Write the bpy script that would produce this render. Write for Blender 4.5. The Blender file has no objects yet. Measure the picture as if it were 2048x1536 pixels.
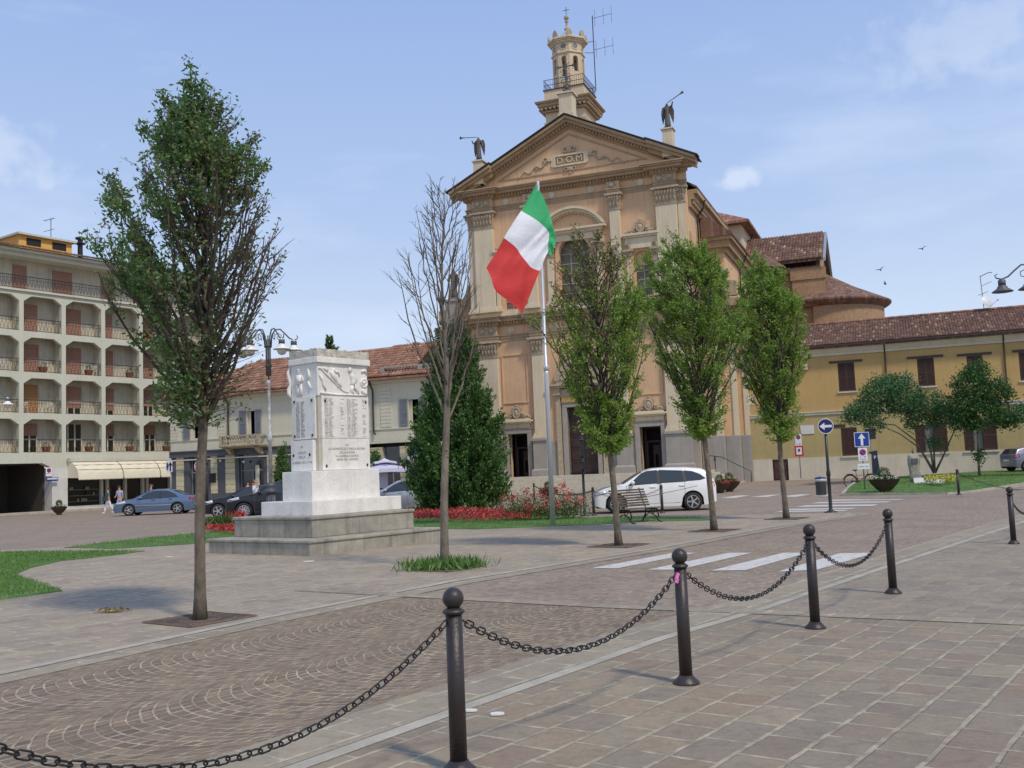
import bpy, bmesh, math, random
import numpy as np
from mathutils import Vector, Matrix
from mathutils.geometry import tessellate_polygon
random.seed(7); rng = np.random.default_rng(7)
S = bpy.context.scene; C = S.collection; R = math.radians
# ---------------- camera ----------------
F = 2000.0; H = 1.65
CM = Matrix.Rotation(R(90 + 4.97), 3, 'X') @ Matrix.Rotation(R(-2.35), 3, 'Z')
cd = bpy.data.cameras.new('camera'); cam = bpy.data.objects.new('camera', cd); C.objects.link(cam)
cam.matrix_world = Matrix.Translation((0, 0, H)) @ CM.to_4x4()
cd.sensor_width = 36; cd.lens = 36 * F / 2048; cd.clip_start = .05; cd.clip_end = 6000
S.camera = cam
# ---------------- light ----------------
SAZ = math.atan2(.60, -.80); SEL = R(52)          # sun stands behind the viewer's right shoulder
sd = Vector((math.sin(SAZ) * math.cos(SEL), math.cos(SAZ) * math.cos(SEL), math.sin(SEL)))
sl = bpy.data.lights.new('sun', 'SUN'); sl.energy = 2.3; sl.angle = R(6); sl.color = (1, .90, .77)
so = bpy.data.objects.new('sun', sl); C.objects.link(so); so.rotation_euler = sd.to_track_quat('Z', 'Y').to_euler()
W = bpy.data.worlds.new("World"); S.world = W; W.use_nodes = True
wn = W.node_tree; wn.nodes.clear()
wo = wn.nodes.new('ShaderNodeOutputWorld'); wb = wn.nodes.new('ShaderNodeBackground')
sky = wn.nodes.new('ShaderNodeTexSky'); sky.sky_type = 'NISHITA'; sky.sun_disc = False
sky.sun_elevation = SEL; sky.sun_rotation = SAZ; sky.air_density = 1.0; sky.dust_density = 1.6; sky.ozone_density = 2.0
tc = wn.nodes.new('ShaderNodeTexCoord'); mp = wn.nodes.new('ShaderNodeMapping'); mp.inputs['Scale'].default_value = (1.2, 1.2, 4.5)
nz = wn.nodes.new('ShaderNodeTexNoise'); nz.inputs['Scale'].default_value = 2.3; nz.inputs['Detail'].default_value = 7; nz.inputs['Roughness'].default_value = .55
cr = wn.nodes.new('ShaderNodeValToRGB'); cr.color_ramp.elements[0].position = .50; cr.color_ramp.elements[0].color = (0, 0, 0, 1)
cr.color_ramp.elements[1].position = .84; cr.color_ramp.elements[1].color = (.5, .5, .5, 1)
# thin high haze: the sky whitens towards the horizon
sx = wn.nodes.new('ShaderNodeSeparateXYZ'); hz = wn.nodes.new('ShaderNodeValToRGB'); he = hz.color_ramp.elements
for p_, c_ in ((.10, (.60, .71, .87)), (.24, (.42, .55, .80))): he.new(p_).color = (*c_, 1)
he[0].color = (.72, .80, .90, 1); he[-1].position = .5; he[-1].color = (.265, .395, .72, 1)
hs_ = wn.nodes.new('ShaderNodeVectorMath'); hs_.operation = 'SCALE'; hs_.inputs['Scale'].default_value = 1/.085
mx0 = wn.nodes.new('ShaderNodeMix'); mx0.data_type = 'RGBA'; mx0.inputs['Factor'].default_value = .94
mx = wn.nodes.new('ShaderNodeMix'); mx.data_type = 'RGBA'; mx.inputs['B'].default_value = (9.0, 10.0, 11.6, 1)
L = wn.links
L.new(tc.outputs['Generated'], mp.inputs['Vector']); L.new(mp.outputs[0], nz.inputs['Vector']); L.new(nz.outputs[0], cr.inputs[0])
L.new(tc.outputs['Generated'], sx.inputs[0]); L.new(sx.outputs['Z'], hz.inputs[0]); L.new(hz.outputs[0], hs_.inputs[0]); L.new(hs_.outputs[0], mx0.inputs['B'])
L.new(sky.outputs[0], mx0.inputs['A']); L.new(mx0.outputs['Result'], mx.inputs['A']); L.new(cr.outputs[0], mx.inputs['Factor'])
# two small fair-weather clouds low in the sky
cur = mx.outputs['Result']; nz2 = wn.nodes.new('ShaderNodeTexNoise'); nz2.inputs['Scale'].default_value = 38; nz2.inputs['Detail'].default_value = 6; L.new(tc.outputs['Generated'], nz2.inputs['Vector'])
for (dx_, dy_, dz_), rad_, amt_ in (((.218, .935, .268), .022, .42), ((-.452, .838, .292), .07, .30), ((.40, .84, .36), .08, .22)):
    mpc = wn.nodes.new('ShaderNodeMapping'); d_ = Vector((dx_, dy_, dz_)).normalized(); mpc.inputs['Location'].default_value = (-d_.x, -d_.y, -d_.z*2.2); mpc.inputs['Scale'].default_value = (1, 1, 2.2)
    ln_ = wn.nodes.new('ShaderNodeVectorMath'); ln_.operation = 'LENGTH'; L.new(tc.outputs['Generated'], mpc.inputs[0]); L.new(mpc.outputs[0], ln_.inputs[0])
    ad_ = wn.nodes.new('ShaderNodeMath'); ad_.operation = 'MULTIPLY_ADD'; L.new(nz2.outputs[0], ad_.inputs[0]); ad_.inputs[1].default_value = rad_*2.6; L.new(ln_.outputs['Value'], ad_.inputs[2])
    mr_ = wn.nodes.new('ShaderNodeMapRange'); mr_.interpolation_type = 'SMOOTHSTEP'; L.new(ad_.outputs[0], mr_.inputs['Value']); mr_.inputs['From Min'].default_value = rad_*1.5; mr_.inputs['From Max'].default_value = rad_*2.5; mr_.inputs['To Min'].default_value = amt_; mr_.inputs['To Max'].default_value = 0
    m_ = wn.nodes.new('ShaderNodeMix'); m_.data_type = 'RGBA'; L.new(mr_.outputs[0], m_.inputs['Factor']); L.new(cur, m_.inputs['A']); m_.inputs['B'].default_value = (9.6, 10.2, 11.2, 1); cur = m_.outputs['Result']
L.new(cur, wb.inputs[0]); L.new(wb.outputs[0], wo.inputs[0]); wb.inputs[1].default_value = .085
S.view_settings.view_transform = 'Standard'; S.view_settings.look = 'None'; S.view_settings.exposure = 0.18; S.view_settings.gamma = 1
S.cycles.max_bounces = 5; S.cycles.diffuse_bounces = 3; S.cycles.transparent_max_bounces = 8

# ---------------- pixel rays (photo is 2048 x 1536) ----------------
def ray(px, py): return CM @ Vector(((px - 1024) / F, -(py - 768) / F, -1))
def G(px, py, a=0.0, b=0.0):                       # ground point on z = a + b*Y
    d = ray(px, py); t = (a - H) / (d.z - b * d.y); return Vector((d.x * t, d.y * t, H + d.z * t))
def Pt(px, py, Y):
    d = ray(px, py); t = Y / d.y; return Vector((d.x * t, Y, H + d.z * t))
# ---------------- scene helpers ----------------
def tag(o, label=None, cat=None, group=None, kind=None):
    if label: o['label'] = label
    if cat: o['category'] = cat
    if group: o['group'] = group
    if kind: o['kind'] = kind
    return o
def thing(name, label, cat, loc=(0, 0, 0), rz=0, group=None):
    o = bpy.data.objects.new(name, None); C.objects.link(o); o.empty_display_size = .2
    o.location = loc; o.rotation_euler = (0, 0, rz); return tag(o, label, cat, group)
KIDS = {}
def link(name, me, parent=None, smooth=False):
    o = bpy.data.objects.new(name, me); C.objects.link(o)
    if parent is not None: o.parent = parent; KIDS.setdefault(parent.name, []).append(o)
    if smooth: me.polygons.foreach_set('use_smooth', [True] * len(me.polygons))
    return o
def copy_tree(o, parent=None):
    c = o.copy(); C.objects.link(c); c.parent = parent
    if parent is not None: KIDS.setdefault(parent.name, []).append(c)
    for ch in KIDS.get(o.name, []): copy_tree(ch, c)
    return c
def dup(root, loc, rz, label=None, sc=None):
    c = copy_tree(root); c.location = loc; c.rotation_euler = (0, 0, rz)
    if sc: c.scale = (sc, sc, sc)
    if label: c['label'] = label
    return c
class MB:
    def __init__(s): s.v = []; s.f = []; s.mi = []; s.cur = 0
    def add(s, vs, fs):
        n = len(s.v); s.v += [tuple(p) for p in vs]; s.f += [tuple(i + n for i in f) for f in fs]; s.mi += [s.cur] * len(fs); return s
    def box(s, x0, x1, y0, y1, z0, z1):
        return s.add([(x0,y0,z0),(x1,y0,z0),(x1,y1,z0),(x0,y1,z0),(x0,y0,z1),(x1,y0,z1),(x1,y1,z1),(x0,y1,z1)],
                     [(0,3,2,1),(4,5,6,7),(0,1,5,4),(1,2,6,5),(2,3,7,6),(3,0,4,7)])
    def frus(s, b, t):   # boxes with different top: b,t = (x0,x1,y0,y1,z)
        return s.add([(b[0],b[2],b[4]),(b[1],b[2],b[4]),(b[1],b[3],b[4]),(b[0],b[3],b[4]),(t[0],t[2],t[4]),(t[1],t[2],t[4]),(t[1],t[3],t[4]),(t[0],t[3],t[4])],
                     [(0,3,2,1),(4,5,6,7),(0,1,5,4),(1,2,6,5),(2,3,7,6),(3,0,4,7)])
    def prism(s, pts, a, b, axis='y'):
        n = len(pts)
        def m(p, t): return (p[0], t, p[1]) if axis == 'y' else (p[0], p[1], t) if axis == 'z' else (t, p[0], p[1])
        vs = [m(p, a) for p in pts] + [m(p, b) for p in pts]
        return s.add(vs, [tuple(range(n)), tuple(range(2*n-1, n-1, -1))] + [(i, i+n, (i+1) % n + n, (i+1) % n) for i in range(n)])
    def holed(s, out, holes, y0, y1):
        loops = [out] + holes; allp = [p for l in loops for p in l]; n = len(allp)
        tr = tessellate_polygon([[Vector((p[0], p[1], 0)) for p in l] for l in loops])
        vs = [(p[0], y0, p[1]) for p in allp] + [(p[0], y1, p[1]) for p in allp]
        fs = [tuple(t) for t in tr] + [tuple(i + n for i in t)[::-1] for t in tr]; k = 0
        for l in loops:
            m = len(l)
            for i in range(m): a = k + i; b = k + (i + 1) % m; fs.append((a, a + n, b + n, b))
            k += m
        return s.add(vs, fs)
    def lathe(s, cx, cy, prof, n=16, a0=0.0, sy=1.0, a1=2*math.pi, cap=True):
        full = abs(a1 - 2*math.pi) < 1e-6; m = n if full else n + 1; base = len(s.v); vs = []
        for r, z in prof:
            for i in range(m):
                a = a0 + a1 * i / n; vs.append((cx + r * math.cos(a), cy + sy * r * math.sin(a), z))
        fs = []
        for j in range(len(prof) - 1):
            for i in range(n):
                a = j*m + i; b = j*m + (i + 1) % m; fs.append((a, b, b + m, a + m))
        if cap and full:
            fs.append(tuple(range(m))[::-1]); fs.append(tuple(range((len(prof)-1)*m, len(prof)*m)))
        return s.add(vs, fs)
    def tube(s, pts, rad, n=8, cap=True):
        pts = [Vector(p) for p in pts]; k = len(pts)
        if not hasattr(rad, '__len__'): rad = [rad] * k
        up = Vector((0, 0, 1)); vs = []; prev = None
        for i, p in enumerate(pts):
            t = (pts[min(i+1, k-1)] - pts[max(i-1, 0)]).normalized()
            if prev is None:
                a = up if abs(t.z) < .9 else Vector((1, 0, 0)); u = t.cross(a).normalized()
            else: u = (prev - t * prev.dot(t)).normalized()
            prev = u; w = t.cross(u)
            for j in range(n):
                an = 2*math.pi*j/n; q = p + (u*math.cos(an) + w*math.sin(an)) * rad[i]; vs.append(tuple(q))
        fs = [(i*n+j, i*n+(j+1) % n, (i+1)*n+(j+1) % n, (i+1)*n+j) for i in range(k-1) for j in range(n)]
        if cap: fs += [tuple(range(n))[::-1], tuple(range((k-1)*n, k*n))]
        return s.add(vs, fs)
    def ball(s, c, r, n=10, m=7, sc=(1, 1, 1)):
        vs = [(c[0], c[1], c[2] - r*sc[2])]; fs = []
        for j in range(1, m):
            ph = -math.pi/2 + math.pi*j/m
            for i in range(n):
                a = 2*math.pi*i/n; vs.append((c[0]+r*sc[0]*math.cos(ph)*math.cos(a), c[1]+r*sc[1]*math.cos(ph)*math.sin(a), c[2]+r*sc[2]*math.sin(ph)))
        vs.append((c[0], c[1], c[2] + r*sc[2])); t = len(vs) - 1
        for i in range(n):
            fs.append((0, 1+(i+1) % n, 1+i)); fs.append((t, 1+(m-2)*n+i, 1+(m-2)*n+(i+1) % n))
            for j in range(m-2): a = 1+j*n+i; b = 1+j*n+(i+1) % n; fs.append((a, b, b+n, a+n))
        return s.add(vs, fs)
    def ring(s, c, R_, r, n=20, m=6, axis='y', a0=0, a1=2*math.pi, sx=1, sz=1):
        pts = []
        for i in range(n + 1):
            a = a0 + (a1-a0)*i/n; x = R_*math.cos(a)*sx; z = R_*math.sin(a)*sz
            pts.append((c[0]+x, c[1], c[2]+z) if axis == 'y' else (c[0], c[1]+x, c[2]+z) if axis == 'x' else (c[0]+x, c[1]+z, c[2]))
        return s.tube(pts, r, m)
    def archband(s, cx, cz, r0, r1, y0, y1, n=16, a0=0, a1=math.pi, sz=1.0):
        for i in range(n):
            a = a0+(a1-a0)*i/n; b = a0+(a1-a0)*(i+1)/n
            q = [(cx+r0*math.cos(a), cz+sz*r0*math.sin(a)), (cx+r1*math.cos(a), cz+sz*r1*math.sin(a)), (cx+r1*math.cos(b), cz+sz*r1*math.sin(b)), (cx+r0*math.cos(b), cz+sz*r0*math.sin(b))]
            vs = [(p[0], y0, p[1]) for p in q] + [(p[0], y1, p[1]) for p in q]
            fs = [(0,1,2,3), (7,6,5,4), (1,5,6,2), (3,7,4,0)]
            if i == 0: fs.append((0,4,5,1))
            if i == n-1: fs.append((2,6,7,3))
            s.add(vs, fs)
        return s
    def text(s, txt, size, M, ext=.01, align='CENTER', sx=1.0):
        cu = bpy.data.curves.new('t', 'FONT'); cu.body = txt; cu.size = size; cu.extrude = ext; cu.align_x = align; cu.align_y = 'CENTER'; cu.resolution_u = 2
        o = bpy.data.objects.new('t', cu); C.objects.link(o); me = o.to_mesh()
        s.add([M @ Vector((v.co.x * sx, v.co.y, v.co.z)) for v in me.vertices], [tuple(p.vertices) for p in me.polygons])
        o.to_mesh_clear(); bpy.data.objects.remove(o); bpy.data.curves.remove(cu); return s
    def xf(s, M, i0=0):
        for i in range(i0, len(s.v)): s.v[i] = tuple(M @ Vector(s.v[i]))
        return s
    def build(s, name, mat, parent=None, smooth=False, norm=True, bev=0):
        me = bpy.data.meshes.new(name); me.from_pydata(s.v, [], s.f)
        ms = mat if isinstance(mat, (list, tuple)) else [mat]
        for m in ms: me.materials.append(m)
        if len(ms) > 1: me.polygons.foreach_set('material_index', s.mi)
        if norm:
            bm = bmesh.new(); bm.from_mesh(me)
            if smooth: bmesh.ops.remove_doubles(bm, verts=bm.verts, dist=1e-5)
            bmesh.ops.recalc_face_normals(bm, faces=bm.faces); bm.to_mesh(me); bm.free()
        o = link(name, me, parent, smooth)
        if bev:
            b = o.modifiers.new('bevel', 'BEVEL'); b.width = bev; b.segments = 2; b.limit_method = 'ANGLE'; b.angle_limit = R(40)
        return o
def skin(name, mat, parent, pts, edges, rad, sub=1, flat=None):
    me = bpy.data.meshes.new(name); bm = bmesh.new(); ly = bm.verts.layers.skin.verify(); vs = [bm.verts.new(p) for p in pts]
    for a, b in edges: bm.edges.new((vs[a], vs[b]))
    for i, v in enumerate(vs):
        r = rad[i]; v[ly].radius = (r, r) if not hasattr(r, '__len__') else r
    vs[0][ly].use_root = True
    bm.to_mesh(me); bm.free()
    o = bpy.data.objects.new(name, me); C.objects.link(o)
    m = o.modifiers.new('s', 'SKIN'); m.use_smooth_shade = True
    m2 = o.modifiers.new('u', 'SUBSURF'); m2.levels = sub; m2.render_levels = sub
    dg = bpy.context.evaluated_depsgraph_get(); me2 = bpy.data.meshes.new_from_object(o.evaluated_get(dg))
    bpy.data.objects.remove(o); me2.name = name; me2.materials.clear(); me2.materials.append(mat)
    return link(name, me2, parent, True)
# ---------------- materials ----------------
def srgb(r, g, b):
    f = lambda c: (c/255/12.92) if c/255 <= .04045 else ((c/255+.055)/1.055)**2.4
    return (f(r), f(g), f(b))
def newmat(name):
    m = bpy.data.materials.new(name); m.use_nodes = True; nt = m.node_tree; b = nt.nodes['Principled BSDF']; return m, nt, b
def N(nt, t, **k):
    n = nt.nodes.new(t)
    for a, v in k.items():
        if a in n.inputs: n.inputs[a].default_value = v
        else: setattr(n, a, v)
    return n
def mixc(nt, fac, a, b, bt='MIX'):
    m = nt.nodes.new('ShaderNodeMix'); m.data_type = 'RGBA'; m.blend_type = bt
    for s_, v in (('Factor', fac), ('A', a), ('B', b)):
        if hasattr(v, 'links') or hasattr(v, 'is_output'): nt.links.new(v, m.inputs[s_])
        elif isinstance(v, (int, float)): m.inputs[s_].default_value = v
        else: m.inputs[s_].default_value = (*v[:3], 1)
    return m.outputs['Result']
def ramp(nt, src, stops):
    r = nt.nodes.new('ShaderNodeValToRGB'); e = r.color_ramp.elements
    while len(e) < len(stops): e.new(.5)
    for i, (p, c) in enumerate(stops): e[i].position = p; e[i].color = (*c[:3], 1) if hasattr(c, '__len__') else (c, c, c, 1)
    nt.links.new(src, r.inputs[0]); return r.outputs[0]
def coords(nt, sc=(1, 1, 1), rot=0, kind='Object'):
    t = nt.nodes.new('ShaderNodeTexCoord'); m = nt.nodes.new('ShaderNodeMapping'); m.inputs['Scale'].default_value = sc; m.inputs['Rotation'].default_value = (0, 0, rot)
    nt.links.new(t.outputs[kind], m.inputs[0]); return m.outputs[0]
def noise(nt, vec, scale, detail=5, rough=.6, dist=0):
    n = N(nt, 'ShaderNodeTexNoise', Scale=scale, Detail=detail, Roughness=rough, Distortion=dist); nt.links.new(vec, n.inputs['Vector']); return n.outputs['Fac']
def bump(nt, b, h, dist, strength=1.0):
    n = N(nt, 'ShaderNodeBump', Distance=dist, Strength=strength); nt.links.new(h, n.inputs['Height']); nt.links.new(n.outputs[0], b.inputs['Normal'])
def mat(name, col, rough=.8, var=.14, sc=1.5, bmp=.0, bsc=40, metal=0, streak=0.0, scol=None, fine=.08, coat=0):
    m, nt, b = newmat(name); v = coords(nt)
    k = lambda f: tuple(min(1, c*f) for c in col)
    c = mixc(nt, ramp(nt, noise(nt, v, sc), [(.3, 0), (.7, 1)]), k(1-var), k(1+var))
    c = mixc(nt, fine, c, ramp(nt, noise(nt, v, sc*18, 3), [(.35, (.1, .1, .1)), (.65, (1, 1, 1))]), 'OVERLAY')
    if streak:
        sv = coords(nt, (1.6, 1.6, .12)); f = ramp(nt, noise(nt, sv, 2.2, 6, .65), [(.5, 0), (.78, streak)])
        c = mixc(nt, f, c, scol or k(.45))
    nt.links.new(c, b.inputs['Base Color']); b.inputs['Roughness'].default_value = rough; b.inputs['Metallic'].default_value = metal
    if coat: b.inputs['Coat Weight'].default_value = coat; b.inputs['Coat Roughness'].default_value = .04
    if bmp: bump(nt, b, noise(nt, v, bsc, 4), bmp)
    return m
def leafmat(name, stops, trans=.28, rough=.55):
    m, nt, b = newmat(name); g = nt.nodes.new('ShaderNodeNewGeometry'); v = coords(nt)
    c = ramp(nt, g.outputs['Random Per Island'], stops)
    c = mixc(nt, ramp(nt, noise(nt, v, 2.1, 2), [(.38, 0), (.62, .55)]), c, mixc(nt, .5, c, stops[-1][1]))
    nt.links.new(c, b.inputs['Base Color']); b.inputs['Roughness'].default_value = rough
    t = nt.nodes.new('ShaderNodeBsdfTranslucent'); nt.links.new(mixc(nt, 1.0, c, (1.25, 1.35, .7), 'MULTIPLY'), t.inputs[0])
    ms = nt.nodes.new('ShaderNodeMixShader'); ms.inputs[0].default_value = trans; o = nt.nodes['Material Output']
    nt.links.new(b.outputs[0], ms.inputs[1]); nt.links.new(t.outputs[0], ms.inputs[2]); nt.links.new(ms.outputs[0], o.inputs[0]); return m
def glassmat(name, col=(.02, .025, .03), rough=.06):
    m, nt, b = newmat(name); b.inputs['Base Color'].default_value = (*col, 1); b.inputs['Roughness'].default_value = rough; b.inputs['Specular IOR Level'].default_value = .8
    bump(nt, b, noise(nt, coords(nt), 1.1, 2), .01, .3); return m
def paving(name, rot, bw, bh, ms, stones, mortar, fan=0, dirt=.3, bd=.006, jit=.03, off=.5, jlo=.55):
    """stone paving: rows run along the rotated x axis; fan>0 bends the rows into arcs of that width"""
    mean_ = [sum(c[i] for c in stones)/len(stones) for i in range(3)]; stones = [tuple(c[i]*.68+mean_[i]*.32 for i in range(3)) for c in stones]
    stones = [(c[0]*1.07, c[1]*1.02, c[2]*.86) for c in stones]; mortar = (mortar[0], mortar[1]*.98, mortar[2]*.92)
    m, nt, b = newmat(name); v = coords(nt, rot=rot); Ln = nt.links
    nn = N(nt, 'ShaderNodeTexNoise', Scale=3.0, Detail=2.0); Ln.new(v, nn.inputs['Vector'])
    s1 = N(nt, 'ShaderNodeVectorMath', operation='SUBTRACT'); s1.inputs[1].default_value = (.5, .5, .5); Ln.new(nn.outputs['Color'], s1.inputs[0])
    s2 = N(nt, 'ShaderNodeVectorMath', operation='SCALE'); s2.inputs['Scale'].default_value = jit; Ln.new(s1.outputs[0], s2.inputs[0])
    s3 = N(nt, 'ShaderNodeVectorMath', operation='ADD'); Ln.new(v, s3.inputs[0]); Ln.new(s2.outputs[0], s3.inputs[1]); vec = s3.outputs[0]
    if fan:
        sp = nt.nodes.new('ShaderNodeSeparateXYZ'); Ln.new(vec, sp.inputs[0])
        def M(op, a, b_=None):
            q = N(nt, 'ShaderNodeMath', operation=op)
            for i, x in enumerate((a, b_)):
                if x is None: continue
                if isinstance(x, (int, float)): q.inputs[i].default_value = x
                else: Ln.new(x, q.inputs[i])
            return q.outputs[0]
        ydiv = M('DIVIDE', sp.outputs['Y'], fan); col = M('FLOOR', ydiv); fr = M('SUBTRACT', ydiv, col)
        q = M('MULTIPLY', M('SUBTRACT', fr, .5), fan); Rr = fan * .56
        arc = M('SUBTRACT', Rr, M('SQRT', M('MAXIMUM', M('SUBTRACT', Rr*Rr, M('MULTIPLY', q, q)), .0001)))
        u = M('ADD', M('MULTIPLY', M('ARCSINE', M('MAXIMUM', M('MINIMUM', M('DIVIDE', q, Rr), 1.0), -1.0)), Rr), M('MULTIPLY', col, 7.3))
        vv = M('SUBTRACT', sp.outputs['X'], arc)
        cb = nt.nodes.new('ShaderNodeCombineXYZ'); Ln.new(u, cb.inputs[0]); Ln.new(vv, cb.inputs[1]); vec = cb.outputs[0]
    br = N(nt, 'ShaderNodeTexBrick'); br.offset = off; br.offset_frequency = 2; br.squash = .72; br.squash_frequency = 3
    for k_, x in (('Scale', 1), ('Mortar Size', ms), ('Mortar Smooth', .25), ('Bias', 0), ('Brick Width', bw), ('Row Height', bh)): br.inputs[k_].default_value = x
    br.inputs['Color1'].default_value = (0, 0, 0, 1); br.inputs['Color2'].default_value = (1, 1, 1, 1); br.inputs['Mortar'].default_value = (.5, .5, .5, 1)
    Ln.new(vec, br.inputs['Vector'])
    k = len(stones); c = ramp(nt, br.outputs['Color'], [(i/(k-1), s_) for i, s_ in enumerate(stones)])
    v0 = coords(nt)
    c = mixc(nt, .30, c, ramp(nt, noise(nt, v0, 24, 6, .7), [(.3, (.3, .3, .3)), (.7, (.8, .8, .8))]), 'SOFT_LIGHT')
    jf = N(nt, 'ShaderNodeMath', operation='MULTIPLY'); Ln.new(br.outputs['Fac'], jf.inputs[0]); Ln.new(ramp(nt, noise(nt, v0, 2.6, 5, .7), [(.36, jlo), (.62, 1)]), jf.inputs[1])
    c = mixc(nt, jf.outputs[0], c, mixc(nt, ramp(nt, noise(nt, v0, 6, 3), [(.4, 0), (.6, 1)]), mortar, tuple(x*.62 for x in mortar)))
    c = mixc(nt, ramp(nt, noise(nt, v0, .55, 6, .6), [(.45, 0), (.75, dirt)]), c, tuple(x*.45 for x in stones[0]))
    c = mixc(nt, ramp(nt, noise(nt, v0, 1.9, 5, .6, .6), [(.55, 0), (.8, dirt*.8)]), c, tuple(min(1, x*1.5) for x in stones[-1]))
    c = mixc(nt, ramp(nt, noise(nt, v0, 70, 4, .7), [(.58, 0), (.72, .35)]), c, tuple(x*.5 for x in stones[0]))
    c = mixc(nt, ramp(nt, noise(nt, v0, 5.5, 8, .75, .8), [(.35, .38), (.52, 0)]), c, tuple(x*.55 for x in stones[0])); c = mixc(nt, ramp(nt, noise(nt, v0, 7.5, 8, .75, .5), [(.54, 0), (.72, .4)]), c, tuple(min(1, x*1.35) for x in stones[-1]))
    Ln.new(c, b.inputs['Base Color']); b.inputs['Roughness'].default_value = .78
    hgt = N(nt, 'ShaderNodeMath', operation='MULTIPLY_ADD'); Ln.new(br.outputs['Fac'], hgt.inputs[0]); hgt.inputs[1].default_value = -1.0; Ln.new(noise(nt, v0, 14, 5), hgt.inputs[2])
    bump(nt, b, hgt.outputs[0], bd); return m
def tilemat(name, stops, xs=.22, ys=.38):
    """clay tile roof, uv-free: reads object x (along the eaves) and the slope through z"""
    m, nt, b = newmat(name); v = coords(nt)
    br = N(nt, 'ShaderNodeTexBrick'); br.offset = 0; br.squash = 1
    for k_, x in (('Scale', 1), ('Mortar Size', .012), ('Bias', 0), ('Brick Width', xs), ('Row Height', ys)): br.inputs[k_].default_value = x
    br.inputs['Color1'].default_value = (0, 0, 0, 1); br.inputs['Color2'].default_value = (1, 1, 1, 1); br.inputs['Mortar'].default_value = (.25, .25, .25, 1)
    nt.links.new(v, br.inputs['Vector'])
    c = ramp(nt, br.outputs['Color'], stops)
    c = mixc(nt, ramp(nt, noise(nt, v, .8, 5), [(.4, 0), (.7, .5)]), c, stops[0][1])
    c = mixc(nt, ramp(nt, noise(nt, v, 9, 4), [(.5, 0), (.72, .45)]), c, (.30, .29, .25))
    nt.links.new(c, b.inputs['Base Color']); b.inputs['Roughness'].default_value = .85
    bump(nt, b, noise(nt, v, 30, 3), .01); return m
# ---------------- shared materials ----------------
TH = R(53.5)                                        # direction of the kerbs and of the bollard row
m_slab = paving('stone_slabs', -TH, .45, .315, .020, [srgb(124,112,104), srgb(144,130,116), srgb(130,124,116), srgb(150,134,116), srgb(136,128,114), srgb(152,143,126), srgb(138,117,103), srgb(132,125,118), srgb(126,113,106)], srgb(184,174,150), bd=.010, dirt=.3, jlo=.8)
m_slabL = paving('plaza_slabs', -TH + R(1.5), .46, .30, .022, [srgb(134,122,114), srgb(158,146,134), srgb(142,134,130), srgb(170,156,138), srgb(150,138,124)], srgb(196,186,164), bd=.008, dirt=.3)
m_cob = paving('coursed_cobbles', R(90) - TH, .20, .15, .017, [srgb(118,104,98), srgb(146,130,120), srgb(130,117,112), srgb(158,142,126), srgb(124,112,106)], srgb(184,170,150), dirt=.35, bd=.006)
m_fan = paving('fan_cobbles', -TH, .145, .115, .014, [srgb(96,83,74), srgb(136,119,104), srgb(112,98,88), srgb(150,131,110), srgb(104,91,82)], srgb(194,180,154), fan=1.75, dirt=.22, bd=.016, jit=.06, jlo=.42)
m_kerb = mat('pale_kerb_stone', srgb(168,161,144), .85, .22, 2, .004, 50)
m_kerb2 = paving('kerb_slabs', -TH, .62, .34, .020, [srgb(138,130,120), srgb(158,148,134), srgb(146,138,126), srgb(132,122,114)], srgb(192,182,158), jlo=.9)
m_paint = mat('worn_white_paint', srgb(206,202,192), .7, .10, 5, .003, 60, streak=0)
nt_ = m_paint.node_tree; b_ = nt_.nodes['Principled BSDF']; src_ = b_.inputs['Base Color'].links[0].from_socket
nt_.links.new(mixc(nt_, ramp(nt_, noise(nt_, coords(nt_), 9, 8, .75), [(.50, 0), (.66, .75)]), src_, srgb(142,130,118)), b_.inputs['Base Color'])
m_grass = mat('lawn_soil', (.09, .17, .035), .9, .45, 1.3, .02, 60, fine=.3)
m_blade = leafmat('grass_blades', [(0, (.07, .16, .025)), (.5, (.12, .25, .04)), (1, (.20, .30, .07))], .35)
m_soil = mat('soil', srgb(92,74,60), .95, .3, 4, .02, 30)
# ---------------- ground ----------------
def sheet(name, pts, z, m, kind='structure'):
    b = MB(); vs = [(p[0], p[1], z) for p in pts]
    tr = tessellate_polygon([[Vector((p[0], p[1], 0)) for p in pts]]); b.add(vs, [tuple(t) for t in tr])
    o = b.build(name, m, norm=False); me = o.data
    if len(me.polygons) and me.polygons[0].normal.z < 0: me.flip_normals()
    return tag(o, kind=kind)
sheet('ground', [(-1500, -300), (1500, -300), (1500, 2500), (-1500, 2500)], 0, m_cob)
kL = [(-10.6,-1.), (-7.6, 4.4), (-4.74, 9.24), (-4.01, 10.54), (-3.13, 12.15), (-1.07, 15.42), (2.57, 19.8), (6.58, 25.37), (8.13, 27.15), (9.1, 28.1), (9.7, 28.9), (9.75, 29.7), (9.2, 30.3)]
kR = [(-8., -3.2), (-3.0, 3.4), (-.41, 7.16), (1.33, 9.64), (2.6, 11.16), (5.25, 14.72), (11.57, 23.1), (20., 34.2)]
back = [G(1560,1029), G(1330,1034), G(1180,1036), G(1010,1024), G(830,1028), G(560,1048), G(420,1062), G(250,1078), G(120,1094), G(0,1101), (-24, 24), (-24, -1)]
sheet('plaza_pavement', kL + [(p[0], p[1]) for p in back], .004, m_slabL)
band = [(-3.31, 15.23), (.94, 12.11), (2.5, 11.15), (4.79, 9.73), (9.5, 6.6)]
sheet('fan_cobble_road', [kL[0], kL[1], kL[2], kL[3], kL[4], (-2.0, 14.0), (.94, 12.2), kR[4], kR[3], kR[2], kR[1], kR[0]], .003, m_fan)
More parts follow.
